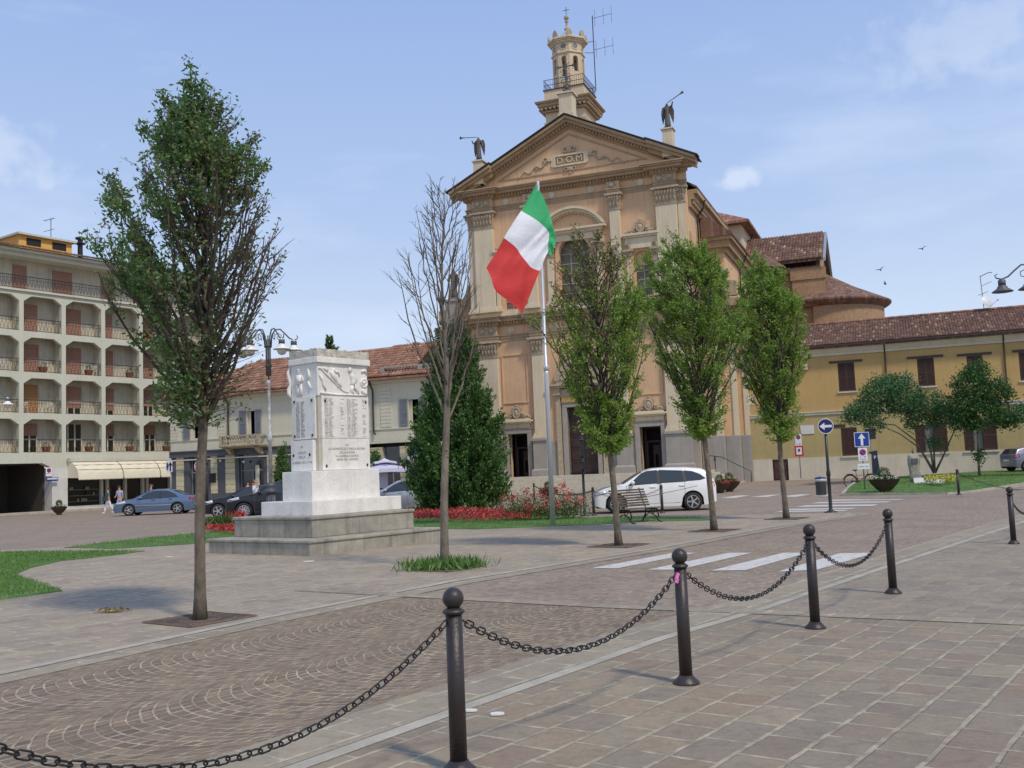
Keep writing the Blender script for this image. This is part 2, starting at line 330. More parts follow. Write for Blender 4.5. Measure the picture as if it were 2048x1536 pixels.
sheet('front_pavement', [kR[0], kR[1], kR[2], kR[3], kR[4], (4.79, 9.73), (9.5, 6.6), (18, 1), (18, -3.2)], .004, m_slab)
m_slab2 = paving('small_slabs', -TH, .30, .22, .012, [srgb(122,113,108), srgb(146,135,124), srgb(134,124,118), srgb(158,146,128)], srgb(176,166,146), bd=.006)
sheet('side_pavement', [kR[4], kR[5], kR[6], kR[7], (40, 34.2), (40, -3), (18.2, 1), (9.5, 6.6), (4.79, 9.73)], .0035, m_slab2)
def strip(name, line, off, w, z, m, h=0):
    n = len(line); Lp = []; Rp = []
    for i, p in enumerate(line):
        a = Vector(line[max(i-1, 0)][:2]); b = Vector(line[min(i+1, n-1)][:2]); t = (b - a).normalized(); nn = Vector((-t.y, t.x)); q = Vector(p[:2])
        Lp.append(q + nn * (off + w)); Rp.append(q + nn * off)
    b = MB(); vs = [(p.x, p.y, z) for p in Rp] + [(p.x, p.y, z) for p in Lp]
    fs = [(i, i+1, i+1+n, i+n) for i in range(n-1)]
    if h:
        k = len(vs); vs += [(v[0], v[1], z - h) for v in vs]
        fs += [(i, i+k, i+1+k, i+1) for i in range(n-1)] + [(i+n, i+1+n, i+1+n+k, i+n+k) for i in range(n-1)]
    b.add(vs, fs); return tag(b.build(name, m, norm=True), kind='structure')
strip('kerb_line', kL, -.02, .15, .008, m_kerb); strip('kerb_slab_row', kL, -.42, .37, .007, m_kerb2)
strip('kerb_line', kR, -.02, .13, .008, m_kerb); strip('kerb_slab_row', kR, .12, .55, .007, m_kerb2)
strip('stone_band', band, -.14, .28, .010, m_kerb2)
for q in ([(1183,1137),(1236,1137),(1393,1106),(1348,1106)], [(1295,1140),(1358,1140),(1505,1106),(1458,1106)], [(1421,1142),(1491,1141),(1617,1106),(1567,1106)], [(1556,1144),(1634,1140),(1752,1106),(1680,1107)]):
    sheet('crossing_stripe', [G(*p) for p in q], .006, m_paint)
for q in ([(1562,1021),(1702,1018),(1712,1016),(1585,1018)], [(1590,1014),(1745,1012),(1757,1009),(1612,1011)], [(1620,1007),(1772,1005),(1785,1003),(1638,1004.5)], [(1650,1002),(1800,1000),(1814,998),(1668,999.5)],
          [(1500,994),(1540,990),(1562,989),(1535,994)], [(1560,993),(1600,989),(1622,989),(1590,994)], [(1618,993),(1648,989),(1668,989),(1650,993)], [(1440,996),(1478,991),(1500,991),(1470,996)], [(1545,1025),(1688,1022),(1700,1020),(1560,1022.5)]):
    sheet('crossing_stripe', [G(*p) for p in q], .006, m_paint)
# --- lawns ---
def pip(p, poly):
    x, y = p; c = False; j = len(poly) - 1
    for i in range(len(poly)):
        a = poly[i]; b = poly[j]
        if (a[1] > y) != (b[1] > y) and x < (b[0]-a[0])*(y-a[1])/(b[1]-a[1]) + a[0]: c = not c
        j = i
    return c
def leafmesh(name, P, D, Lg, Wd, m, parent=None, roll=None, flat=.0):
    """many small pointed leaves: P centres, D directions (n,3), Lg lengths, Wd widths"""
    n = len(P); D = D / np.maximum(np.linalg.norm(D, axis=1, keepdims=True), 1e-6)
    A = rng.normal(size=(n, 3)); A[:, 2] *= (1 - flat); S_ = np.cross(D, A); S_ /= np.maximum(np.linalg.norm(S_, axis=1, keepdims=True), 1e-6)
    Nn = np.cross(D, S_); Lg = np.broadcast_to(Lg, n)[:, None]; Wd = np.broadcast_to(Wd, n)[:, None]
    v = np.stack([P - D*Lg*.5, P + S_*Wd*.5 - D*Lg*.05 + Nn*Wd*.12, P + D*Lg*.5, P - S_*Wd*.5 - D*Lg*.05 + Nn*Wd*.12], 1).reshape(-1, 3)
    me = bpy.data.meshes.new(name); me.vertices.add(4*n); me.vertices.foreach_set('co', v.astype(np.float32).ravel())
    me.loops.add(4*n); me.loops.foreach_set('vertex_index', np.arange(4*n, dtype=np.int32)); me.polygons.add(n)
    me.polygons.foreach_set('loop_start', np.arange(0, 4*n, 4, dtype=np.int32)); me.polygons.foreach_set('loop_total', np.full(n, 4, dtype=np.int32))
    me.update(calc_edges=True); me.materials.append(m); return link(name, me, parent)
def lawn(poly, n, zf=lambda x, y: .02, hgt=.06, name='lawn'):
    xs = [p[0] for p in poly]; ys = [p[1] for p in poly]
    b = MB(); tr = tessellate_polygon([[Vector((p[0], p[1], 0)) for p in poly]]); k = len(poly)
    b.add([(p[0], p[1], zf(p[0], p[1])) for p in poly] + [(p[0], p[1], -.02) for p in poly], [tuple(t) for t in tr] + [(i, (i+1) % k, (i+1) % k + k, i + k) for i in range(k)])
    g = tag(b.build(name, m_grass), kind='structure')
    P = []
    while len(P) < n:
        x = random.uniform(min(xs), max(xs)); y = random.uniform(min(ys), max(ys))
        if pip((x, y), poly): P.append((x, y, zf(x, y) + hgt*.4))
    P = np.array(P); D = rng.normal(size=(n, 3)) * .35; D[:, 2] = 1
    o = leafmesh('grass_blades', P, D, rng.uniform(.5, 1.2, n)*hgt, .018, m_blade); tag(o, kind='stuff', label='short green grass of the ' + name.replace('_', ' ')); o.name = 'grass'
xy = lambda p: (p[0], p[1])
lawn([xy(p) for p in (G(-150,1112), G(0,1106), G(120,1104), G(290,1103), G(215,1113), G(120,1123), G(60,1137), G(30,1150), G(70,1165), G(125,1183), G(60,1192), G(0,1200), G(-200,1222))], 9000, name='left_lawn', hgt=.07)
lawn([xy(p) for p in (G(128,1096), G(230,1098), G(330,1092), G(425,1086), G(560,1078), G(880,1058), G(960,1059), G(1110,1053), G(1210,1049), G(1260,1044), G(1430,1041), G(1400,1036), G(1240,1034), G(1180,1036.5), G(1010,1026), G(830,1030), G(560,1050), G(420,1064), G(250,1081))], 12000, name='monument_lawn', hgt=.07)
za, zb_ = -.70, .0178                               # the right lawn rises gently towards the building
zl = lambda x, y: za + zb_ * y
rl = [xy(G(*p, za, zb_)) for p in ((1688,988),(1700,974),(1716,962),(1765,955),(1860,949),(1960,943),(2048,937),(2170,928),(2240,945),(2160,958),(2048,966),(1985,976),(1930,984),(1890,987))]
lawn(rl, 9000, zl, .09, 'right_lawn')
rk = [G(*p, za, zb_) for p in ((2240,945),(2160,958),(2048,966),(1985,976),(1930,984),(1890,987),(1688,988),(1700,974),(1716,962))]
b = MB()
for i in range(len(rk)-1):
    a, c = rk[i], rk[i+1]; t = (c-a); t.z = 0; t.normalize(); nn = Vector((t.y, -t.x, 0))*-.13
    b.add([(a.x,a.y,a.z+.03),(c.x,c.y,c.z+.03),(c.x+nn.x,c.y+nn.y,c.z+.03),(a.x+nn.x,a.y+nn.y,a.z+.03)]+[(p[0],p[1],-.02) for p in (a,c,(c.x+nn.x,c.y+nn.y),(a.x+nn.x,a.y+nn.y))], [(0,1,2,3),(0,1,5,4),(2,3,7,6),(1,2,6,5),(3,0,4,7)])
tag(b.build('lawn_kerb', m_kerb), kind='structure')

b = MB(); nW = Vector((-.362, -.932, 0)); wl0 = Vector((16.0, 68.6, 0)); ex_ = Vector((.932, -.362, 0)); n_ = 24
for i in range(n_+1):
    for j in range(9):
        p = wl0+ex_*(i*1.3-.2)+nW*(15.5*j/8-.3); f = 1-j/8; b.v.append((p.x, p.y, .28*f*f*(3-2*f)+.001))
for i in range(n_):
    for j in range(8): b.f.append((i*9+j, i*9+j+1, (i+1)*9+j+1, (i+1)*9+j)); b.mi.append(0)
tag(b.build('side_street', m_cob), kind='structure')
# ---------------- church ----------------
TILES = []
AF = -R(21.2); EX = Vector((math.cos(AF), math.sin(AF), 0)); EY = Vector((-math.sin(AF), math.cos(AF), 0))
O_CH = Vector((4.724, 71.0, 0)) + EX * .15
def CH(x, y, z=0): return O_CH + EX*x + EY*y + Vector((0, 0, z))
m_peach = mat('peach_plaster', srgb(210,173,134), .88, .10, .45, .004, 30, streak=.42, scol=srgb(150,118,92))
m_cream = mat('cream_plaster', srgb(210,194,164), .85, .06, .5, .003, 30, streak=.5, scol=srgb(146,132,110))
m_corn = mat('cornice_plaster', srgb(168,144,114), .9, .14, .8, .006, 30, streak=.4, scol=srgb(106,90,72))
m_tower = mat('tower_plaster', srgb(204,184,154), .88, .07, .35, .004, 30, streak=.28, scol=srgb(150,128,100))
m_stone = mat('grey_stone', srgb(156,150,140), .85, .10, 1.2, .004, 30, streak=.35, scol=srgb(112,108,100))
m_orn = mat('stucco_ornament', srgb(176,160,134), .9, .2, 5, .01, 25, streak=.3, scol=srgb(96,86,72))
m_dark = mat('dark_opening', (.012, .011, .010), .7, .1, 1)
m_wood = mat('dark_door_wood', srgb(62,44,38), .6, .25, 3, .006, 20, streak=.3)
m_lead = mat('leaded_glass', srgb(98,94,78), .45, .25, 3, .004, 12)
m_bar = mat('window_bars', srgb(168,160,140), .6, .1, 4)
m_tile = tilemat('clay_tiles', [(0, srgb(112,74,58)), (.3, srgb(140,96,74)), (.6, srgb(160,112,88)), (.85, srgb(128,88,70)), (1, srgb(178,134,108))])
m_tiled = tilemat('weathered_tiles', [(0, srgb(84,62,52)), (.3, srgb(118,84,68)), (.6, srgb(138,100,80)), (.85, srgb(98,74,62)), (1, srgb(160,128,104))])
m_eave = mat('dark_eaves', srgb(62,52,46), .8, .2, 3)
m_iron = mat('black_iron', (.025, .024, .024), .45, .2, 8, .002, 60, metal=.3)
m_brick = paving('old_brick', 0, .28, .09, .012, [srgb(150,118,92), srgb(172,138,108), srgb(160,128,100), srgb(182,150,120)], srgb(176,160,136), dirt=.35, bd=.006)
# bricks on vertical walls: read x and z
nt_ = m_brick.node_tree
for n_ in list(nt_.nodes):
    if n_.type == 'MAPPING' and n_.inputs['Rotation'].default_value[2] == 0: n_.inputs['Rotation'].default_value = (R(90), 0, 0)
m_step = mat('step_stone', srgb(190,182,164), .85, .12, 2.5, .006, 25, streak=.3)
church = thing('church', 'tall peach and cream baroque church with a pediment reading D.O.M, behind the flag', 'church', O_CH, AF)
def arch(cx, z0, zs, r, n=14): return [(cx-r, z0), (cx+r, z0)] + [(cx+r*math.cos(math.pi*i/n), zs+r*math.sin(math.pi*i/n)) for i in range(n+1)]
def rect(x0, x1, z0, z1): return [(x0, z0), (x1, z0), (x1, z1), (x0, z1)]
b = MB()
holes = [arch(0, 13.55, 17.15, 1.15), arch(-4.97, 13.5, 16.05, .66), arch(4.97, 13.5, 16.05, .66), rect(-1.08, 1.08, 1.2, 6.0), arch(0, 7.95, 7.96, 1.0), rect(-5.65, -4.15, 1.2, 4.35), rect(4.15, 5.65, 1.2, 4.35)]
b.holed(rect(-8.25, 8.25, .9, 22.0), holes, 0, .7)
for s in (-1, 1):
    for (u0, u1, w0, w1) in ((3.95, 5.95, 6.55, 10.15),):   # raised moulding round the blind panels of the lower order
        x0, x1 = sorted((s*u0, s*u1))
        for q in (rect(x0, x1, w0, w0+.09), rect(x0, x1, w1-.09, w1), rect(x0, x0+.09, w0+.09, w1-.09), rect(x1-.09, x1, w0+.09, w1-.09)): b.prism(q, -.07, .01)
b.build('facade_wall', m_peach, church)
b = MB(); b.box(-8.2, 8.2, 2.3, 30, .9, 20.6); b.box(-8.2, -7.6, .7, 2.3, .9, 20.6); b.box(7.6, 8.2, .7, 2.3, .9, 20.6); b.build('nave_wall', m_peach, church)
b = MB(); b.box(-7.6, 7.6, .7, 2.3, 12.9, 13.2); b.box(-7.6, 7.6, .7, 2.3, 1.0, 1.19); b.build('inner_floor', m_stone, church)
# plinths and steps
for x0, x1 in ((-8.3, -5.9), (-4.0, -1.6), (1.6, 4.0), (5.9, 8.3)): MB().box(x0, x1, -.06, .02, 1.0, 3.6).build('plinth', m_stone, church, bev=.02)
b = MB()
for k in range(7): b.box(-9.1-.36*k, 9.1+.36*k, -1.75-.36*k, 2.4, 1.2-.172*(k+1), 1.2-.172*k-(.001*k))
b.build('steps', m_step, church, bev=.015)
def pilaster(x, w, z0, z1, ped, cap=1.15, y=0.0, d=.32, par=church, base=True):
    b = MB(); h = w/2
    b.box(x-h, x+h, y-d, y+.02, z0+.42, z1)
    if base:
        b.box(x-h-.16, x+h+.16, y-d-.16, y+.02, z0, z0+.18); b.box(x-h-.09, x+h+.09, y-d-.09, y+.02, z0+.18, z0+.33); b.box(x-h-.04, x+h+.04, y-d-.04, y+.02, z0+.33, z0+.42)
    p = b.build('pilaster', m_cream, par, bev=.012)
    if ped:
        g = MB(); g.box(x-h-.14, x+h+.14, y-d-.14, y+.02, ped+.55, z0-.18); g.box(x-h-.24, x+h+.24, y-d-.24, y+.02, z0-.18, z0-.002)
        g.frus((x-h-.28, x+h+.28, y-d-.28, y+.02, ped), (x-h-.28, x+h+.28, y-d-.28, y+.02, ped+.4)); g.frus((x-h-.28, x+h+.28, y-d-.28, y+.02, ped+.4), (x-h-.14, x+h+.14, y-d-.14, y+.02, ped+.55))
        g.build('pedestal', m_stone, p, bev=.015)
    c = MB(); zt = z1+cap; yy = y-d
    c.frus((x-h, x+h, yy, y+.01, z1), (x-h-.1, x+h+.1, yy-.12, y+.01, zt-.16))
    c.box(x-h-.05, x+h+.05, yy-.05, y+.01, z1-.07, z1+.03)
    c.box(x-h-.26, x+h+.26, yy-.28, y+.01, zt-.15, zt)
    nl = max(3, int(w/.22))
    for row in range(2):
        for i in range(nl + row):
            cx = x-h-.0+ (i+.5)*(w)/(nl+row); z = z1+.12+row*.36; o_ = yy-.05-.05*row
            c.add([(cx-.09, o_, z), (cx+.09, o_, z), (cx+.11, o_-.07, z+.26), (cx+.05, o_-.2, z+.4), (cx, o_-.22, z+.30), (cx-.05, o_-.2, z+.4), (cx-.11, o_-.07, z+.26), (cx, o_-.12, z+.15)],
                  [(0,7,6), (0,1,7), (1,2,7), (2,3,4,7), (7,4,5,6)])
    for sx_ in (-1, 1):
        c.ring((x+sx_*(h+.04), yy-.14, zt-.3), .12, .05, 12, 5); c.ball((x+sx_*(h+.04), yy-.14, zt-.3), .06, 6, 4)
    for i in range(1, int(w/.7)+1):
        if w > 1: c.ring((x-.12, yy-.13, zt-.3), .09, .04, 10, 5); c.ring((x+.12, yy-.13, zt-.3), .09, .04, 10, 5)
    c.build('capital', m_orn, p, norm=True)
    return p
for s in (-1, 1):
    pilaster(s*6.9, 1.48, 3.9, 10.05, 1.2, 1.15); pilaster(s*3.07, .82, 3.9, 10.05, 1.2, 1.15)
    pilaster(s*6.9, 1.48, 13.35, 19.75, None, 1.15); pilaster(s*3.2, .74, 13.35, 19.85, None, 1.1)
    pilaster(s*7.93, .5, 3.9, 10.1, None, 1.05, d=.12); pilaster(s*7.93, .5, 13.35, 19.8, None, 1.05, d=.12)
def entab(name, z, runs, steps, depth=.02, mt=m_corn, par=church):
    """steps: (height, projection); runs: (x0, x1, extra projection)"""
    b = MB()
    for k, (x0, x1, ex) in enumerate(runs):
        zz = z; e = .0015*k
        for h_, pr in steps:
            b.box(x0-(pr if ex or k == 0 else 0)*.9, x1+(pr if ex or k == 0 else 0)*.9, -pr-ex, depth, zz-e, zz+h_+e); zz += h_
    return b.build(name, mt, par)
def dentils(name, x0, x1, y, z, h, dx=.24, w=.13, d=.12, par=church, mt=m_corn):
    b = MB(); n = int((x1-x0)/dx)
    for i in range(n):
        x = x0 + (i+.5)*(x1-x0)/n; b.box(x-w/2, x+w/2, y-d, y+.02, z, z+h)
    return b.build(name, mt, par)
runs = [(-8.25, 8.25, 0), (-7.66, -6.14, .34), (6.14, 7.66, .34)]
runs1 = runs + [(-3.5, -2.64, .33), (2.64, 3.5, .33)]
entab('architrave', 11.15, runs1, [(.2, .06), (.2, .1), (.08, .16)]); entab('frieze', 11.632, runs1, [(.66, .04)], mt=m_peach)
entab('lower_cornice', 12.295, runs1, [(.08, .16), (.2, .26), (.22, .52), (.10, .62), (.06, .7)])
dentils('dentil_band', -8.2, 8.2, -.26, 12.4, .17)
for s in (-1, 1): dentils('dentil_band', *(sorted((s*6.1, s*7.7))), -.6, 12.4, .17)
entab('upper_base', 12.96, [(-8.25, 8.25, 0)] , [(.4, .1)], mt=m_cream)
runsU = runs + [(-3.6, -2.8, .33), (2.8, 3.6, .33)]
entab('architrave', 20.92, runsU, [(.16, .06), (.16, .1), (.06, .16)]); entab('frieze', 21.302, runsU, [(.52, .04)], mt=m_peach)
entab('main_cornice', 21.825, runs, [(.08, .14), (.2, .26), (.2, .62), (.12, .78), (.08, .88)])
dentils('dentil_band', -8.2, 8.2, -.26, 21.93, .17)
for s in (-1, 1): dentils('dentil_band', *(sorted((s*6.05, s*7.75))), -.6, 21.93, .17)
for zf_, hh in ((11.66, .6), (21.32, .48)):
    for s in (-1, 1):
        for (cx, w) in ((6.9, 1.46), (3.1, .8)):
            c = MB(); c.box(s*cx-w/2, s*cx+w/2, -.40, 0, zf_, zf_+hh)
            for dx in ((-.35, .35) if w > 1 else (0,)): c.ball((s*cx+dx, -.40, zf_+hh/2), .22, 12, 8, (1, .7, 1)); c.ring((s*cx+dx, -.41, zf_+hh/2), .27, .03, 16, 5)
            c.build('frieze_boss', m_orn, church)
    for x in (-5.1, -1.5, 1.5, 5.1):
        c = MB(); c.lathe(0, 0, [(0, .05), (.24, .05), (.26, .02), (.26, 0)], 14); c.xf(Matrix.Translation((x, -.05, zf_+hh/2)) @ Matrix.Rotation(R(90), 4, 'X'), len(c.v)-4*14)
        c.build('frieze_roundel', m_cream, church)
# pediment
SL = (27.0-22.5)/9.25; A = math.atan(SL)
b = MB(); b.prism([(-8.3, 22.3), (8.3, 22.3), (0, 22.3+8.3*SL+.1)], .0, .6); b.build('tympanum', m_peach, church)
def rake(name, off, th, pr, mt, x1=9.2, x0=0.0, back=.5, par=church):
    """two slanting boxes parallel to the gable; off = distance below the roof line"""
    b = MB(); zt = lambda x: 27.13 - abs(x)*SL - off
    b.prism([(-x1, zt(x1)), (-x1, zt(x1)-th), (-x0, zt(x0)-th), (x0, zt(x0)-th), (x1, zt(x1)-th), (x1, zt(x1)), (0, zt(0))] if x0 > 0 else [(-x1, zt(x1)), (-x1, zt(x1)-th), (0, zt(0)-th), (x1, zt(x1)-th), (x1, zt(x1)), (0, zt(0))], -pr, back)
    return b.build(name, mt, par)
rake('raking_cornice', .06, .20, .84, m_corn, 9.15); rake('raking_cornice', .262, .22, .62, m_corn, 9.0); rake('raking_cornice', .484, .20, .3, m_corn, 8.6); rake('raking_cornice', .686, .16, .14, m_corn, 8.4)
b = MB(); n = 74
for i in range(n):
    x = -8.5 + 17*(i+.5)/n; z = 27.13 - abs(x)*SL - .50
    b.box(x-.07, x+.07, -.42, -.28, z-.17, z)
b.build('dentil_band', m_corn, church)
for s in (-1, 1):   # the gable ends step forward over the outer pilasters
    b = MB(); z = lambda x: 27.13 - abs(x)*SL
    for off, th, pr in ((.05, .22, 1.16), (.27, .24, .95), (.51, .28, .6)):
        q = [(s*5.9, z(5.9)-off), (s*9.25, z(9.25)-off), (s*9.25, z(9.25)-off-th*.9), (s*5.9, z(5.9)-off-th)]; b.prism(q, -pr, -.3)
    b.build('gable_return', m_corn, church)
b = MB(); mid = [(-5.75, 23.15), (5.75, 23.15), (0, 23.15+5.75*SL)]; inn = [(-5.35, 23.25), (5.35, 23.25), (0, 23.25+5.35*SL-.02)]
b.holed(mid, [inn], -.06, .01); b.build('tympanum_moulding', m_corn, church)
b = MB(); zt = lambda x: 27.2 - abs(x)*SL
b.prism([(-9.35, zt(9.35)), (-9.35, zt(9.35)-.07), (0, zt(0)-.07), (9.35, zt(9.35)-.07), (9.35, zt(9.35)), (0, zt(0))], -.95, .9)
for s in (-1, 1): b.prism([(s*5.85, zt(5.85)+.02), (s*9.45, zt(9.45)+.02), (s*9.45, zt(9.45)-.08), (s*5.85, zt(5.85)-.08)], -1.25, -.5)
b.build('gable_coping', m_eave, church)
b = MB(); b.holed(rect(-1.22, 1.22, 23.55, 24.42), [rect(-1.08, 1.08, 23.68, 24.29)], -.14, .01)
for s in (-1, 1): b.prism([(s*1.22, 23.5), (s*1.22, 24.47), (s*1.45, 24.3), (s*1.36, 24.0), (s*1.45, 23.7)], -.1, .01)
b.build('inscription_frame', m_cream, church)
b = MB(); b.box(-1.07, 1.07, -.05, .01, 23.69, 24.28); b.build('inscription_panel', mat('panel_brown', srgb(150,128,98), .9), church)
b = MB(); b.text('D.O.M', .66, Matrix.Translation((0, -.075, 23.98)) @ Matrix.Rotation(R(90), 4, 'X'), .03, sx=1.1); b.build('inscription', m_cream, church, norm=False)
b = MB()
for s in (-1, 1):
    b.tube([(s*(1.5+.16*i), -.05, 24.05 - .05*i + .16*math.sin(i*1.1)) for i in range(17)], [.09-.004*i for i in range(17)], 6)
    b.ring((s*1.85, -.06, 24.2), .16, .05, 12, 5); b.ring((s*2.5, -.06, 23.75), .13, .045, 12, 5)
    b.ring((s*.28, -.08, 24.72), .17, .06, 12, 5); b.ring((s*.3, -.08, 23.3), .14, .05, 12, 5)
b.ball((0, -.05, 24.72), .2, 10, 7, (1, .6, 1.3)); b.ball((0, -.05, 23.28), .17, 10, 7, (1.6, .6, 1.1)); b.ball((0, -.05, 23.0), .08, 8, 5, (1, .6, 1.3))
b.build('stucco_ribbon', m_orn, church, True)
# windows
def window(x, z0, zs, r, nx, nz_, par=church, fan=True, y=.42):
    b = MB(); b.prism(arch(x, z0-.05, zs, r+.04), y, y+.05); w = b.build('window', m_lead, par)
    g = MB()
    for i in range(1, nx): xx = x-r+2*r*i/nx; g.box(xx-.03, xx+.03, y-.05, y-.002, z0, zs + (0 if fan else r*.8))
    for i in range(1, nz_+1): zz = z0+(zs-z0)*i/nz_; g.box(x-r, x+r, y-.052, y-.003, zz-.025, zz+.025)
    if fan:
        for a in (30, 60, 90, 120, 150): g.tube([(x+.35*math.cos(R(a)), y-.03, zs+.35*math.sin(R(a))), (x+r*math.cos(R(a)), y-.03, zs+r*math.sin(R(a)))], .025, 4)
        g.ring((x, y-.03, zs), .35, .025, 12, 4, a0=0, a1=math.pi)
    g.build('glazing_bars', m_bar, w); return w
window(0, 13.5, 17.15, 1.13, 3, 5)
b = MB(); b.archband(0, 17.15, 1.16, 1.42, -.09, .01, 18)
for s in (-1, 1): b.box(*sorted((s*1.16, s*1.42)), -.09, .01, 13.4, 17.15)
b.build('window_surround', m_peach, church)
for s in (-1, 1):
    w = window(s*4.97, 13.5, 15.3, .62, 2, 3, fan=False)
    pilaster(s*1.82, .44, 13.36, 17.0, None, .7, d=.2)
    b = MB(); b.holed(rect(s*4.97-.66, s*4.97+.66, 13.5, 16.72), [rect(s*4.97-.55, s*4.97+.55, 13.56, 15.7)], .3, .4); b.build('window_niche', m_peach, church)
    for q in (-1, 1): pilaster(s*4.97+q*.98, .28, 13.36, 16.3, None, .5, d=.14)
    b = MB(); cx = s*4.97
    for h_, p_, wz in ((.28, .2, 1.18), (.5, .16, 1.15), (.12, .3, 1.22), (.16, .42, 1.3)): b.box(cx-wz, cx+wz, -p_, .01, 16.85+sum(t[0] for t in ((.28,), (.5,), (.12,), (.16,))[:[.2,.16,.3,.42].index(p_)]), 16.85+sum(t[0] for t in ((.28,), (.5,), (.12,), (.16,))[:[.2,.16,.3,.42].index(p_)+1]))
    b.build('window_entablature', m_cream, church, bev=.01)
def cartouche(x, z, sc, par=church):
    b = MB(); i0 = 0
    b.ball((0, -.12, .42), .26, 12, 8, (1, .6, 1.35)); b.ring((0, -.2, .45), .27, .06, 16, 6, sz=1.3); b.ring((0, -.15, .86), .13, .06, 10, 5)
    for s in (-1, 1):
        b.tube([(s*.2, -.1, .5), (s*.42, -.12, .42), (s*.62, -.1, .22), (s*.85, -.1, .24), (s*1.05, -.09, .12), (s*1.2, -.08, .1)], [.08, .1, .08, .09, .07, .04], 6)
        b.ring((s*.5, -.14, .3), .13, .05, 10, 5); b.ring((s*.82, -.13, .16), .11, .045, 10, 5); b.ring((s*1.1, -.12, .12), .08, .035, 10, 5); b.ring((s*.27, -.14, .72), .1, .04, 10, 5)
        b.ball((s*.65, -.1, .12), .1, 8, 5, (1.6, .6, 1))
    b.ball((0, -.1, .05), .12, 8, 6, (1.4, .6, 1)); b.xf(Matrix.Translation((x, 0, z)) @ Matrix.Scale(sc, 4))
    return b.build('cartouche', m_orn, par, True)
for s in (-1, 1): cartouche(s*4.97, 17.9, .98)
# central segmental pediment
b = MB()
for s in (-1, 1): b.box(*sorted((s*1.55, s*2.1)), -.26, .01, 17.7, 18.0)
b.box(-2.15, 2.15, -.22, .01, 18.0, 18.45); b.box(-2.3, 2.3, -.4, .01, 18.55, 18.7); b.box(-2.55, 2.55, -.56, .01, 18.7, 18.86); b.box(-2.2, 2.2, -.3, .01, 18.45, 18.55)
b.build('window_entablature', m_cream, church, bev=.01)
cr_ = (2.55**2 + 1.55**2)/(2*1.55); a_ = math.asin(2.5/cr_); zc = 20.42-cr_
b = MB(); b.archband(0, zc, cr_-.18, cr_, -.56, .01, 20, math.pi/2-a_, math.pi/2+a_); b.archband(0, zc, cr_-.36, cr_-.18, -.36, .01, 20, math.pi/2-a_*.96, math.pi/2+a_*.96)
for i in range(26): a = math.pi/2 - a_*.92 + 2*a_*.92*i/25; b.box((cr_-.42)*math.cos(a)-.05, (cr_-.42)*math.cos(a)+.05, -.3, .0, zc+(cr_-.42)*math.sin(a)-.06, zc+(cr_-.42)*math.sin(a)+.06)
b.build('segmental_pediment', m_cream, church); dentils('dentil_band', -2.15, 2.15, -.3, 18.47, .09, .16, .08, .08, mt=m_cream)
# doors
def door(x, w, h, leaf=True, ajar=False):
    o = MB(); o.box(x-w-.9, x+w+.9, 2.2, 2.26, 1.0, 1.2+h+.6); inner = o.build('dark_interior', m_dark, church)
    d = MB()
    if leaf:
        for s in (-1, 1):
            x0, x1 = sorted((x+s*.015, x+s*w)); d.box(x0, x1, .34, .42, 1.2, 1.2+h)
            for k in range(5):
                z0 = 1.35+k*(h-.2)/5; q = rect(x0+.12, x1-.12, z0, z0+(h-.2)/5-.14); d.holed(q, [rect(x0+.19, x1-.19, z0+.07, z0+(h-.2)/5-.21)], .30, .345)
    else:
        d.holed(rect(x-w, x+w, 1.2+h*.66, 1.2+h), [rect(x-w+.15, x+w-.15, 1.2+h*.70, 1.2+h-.1)], 1.22, 1.28); d.box(x+w-.42, x+w, 1.2, 1.26, 1.2, 1.2+h*.66); d.box(x-w, x-w+.25, 1.2, 1.26, 1.2, 1.2+h*.66)
        d.holed(rect(x-.2, x+w-.5, 1.2, 1.2+h*.6), [rect(x-.08, x+w-.6, 1.5, 2.4)], 1.4, 1.45)
    p = d.build('door', m_wood, church); f = MB()
    f.box(x-w-.34, x-w, -.16, .35, 1.2, 1.2+h); f.box(x+w, x+w+.34, -.16, .35, 1.2, 1.2+h); f.box(x-w-.34, x+w+.34, -.165, .352, 1.2+h, 1.2+h+.3)
    f.box(x-w-.40, x+w+.40, -.2, 0, 1.2+h+.3, 1.2+h+.36)
    f.build('door_frame', m_stone, church, bev=.02); return p
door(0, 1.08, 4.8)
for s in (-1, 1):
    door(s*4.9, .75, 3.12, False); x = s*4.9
    b = MB(); b.box(x-1.0, x+1.0, -.12, .01, 4.7, 5.05); b.box(x-1.15, x+1.15, -.3, .01, 5.05, 5.15); b.box(x-1.28, x+1.28, -.42, .01, 5.15, 5.28); b.box(x-1.05, x+1.05, -.24, .01, 5.28, 5.4)
    b.build('door_hood', m_cream, church, bev=.012); cartouche(x, 5.38, 1.0)
b = MB()
for s in (-1, 1): b.box(*sorted((s*1.5, s*1.85)), -.22, .01, 1.2, 6.9); b.box(*sorted((s*1.46, s*1.98)), -.4, .01, 6.9, 7.4)
b.box(-1.6, 1.6, -.2, .01, 6.75, 7.3)
for z, p_, w in ((7.4, .5, 2.15), (7.55, .62, 2.3)): b.box(-w, w, -p_, .01, z, z+.149)
b.box(-1.7, 1.7, -.3, .01, 7.7, 7.94)
b.archband(0, 7.94, 1.02, 1.7, -.34, .01, 20); b.archband(0, 7.94, 1.7, 1.82, -.42, .01, 20)
for i in range(15): a = math.pi*(i+.5)/15; b.ball((1.36*math.cos(a), -.35, 7.94+1.36*math.sin(a)), .09, 6, 4)
b.build('portal', m_orn, church, bev=.0)
b = MB(); b.prism(arch(0, 7.94, 7.95, 1.02), .25, .3); b.build('lunette_painting', mat('faded_fresco', srgb(120,96,78), .9, .45, 2.2), church)
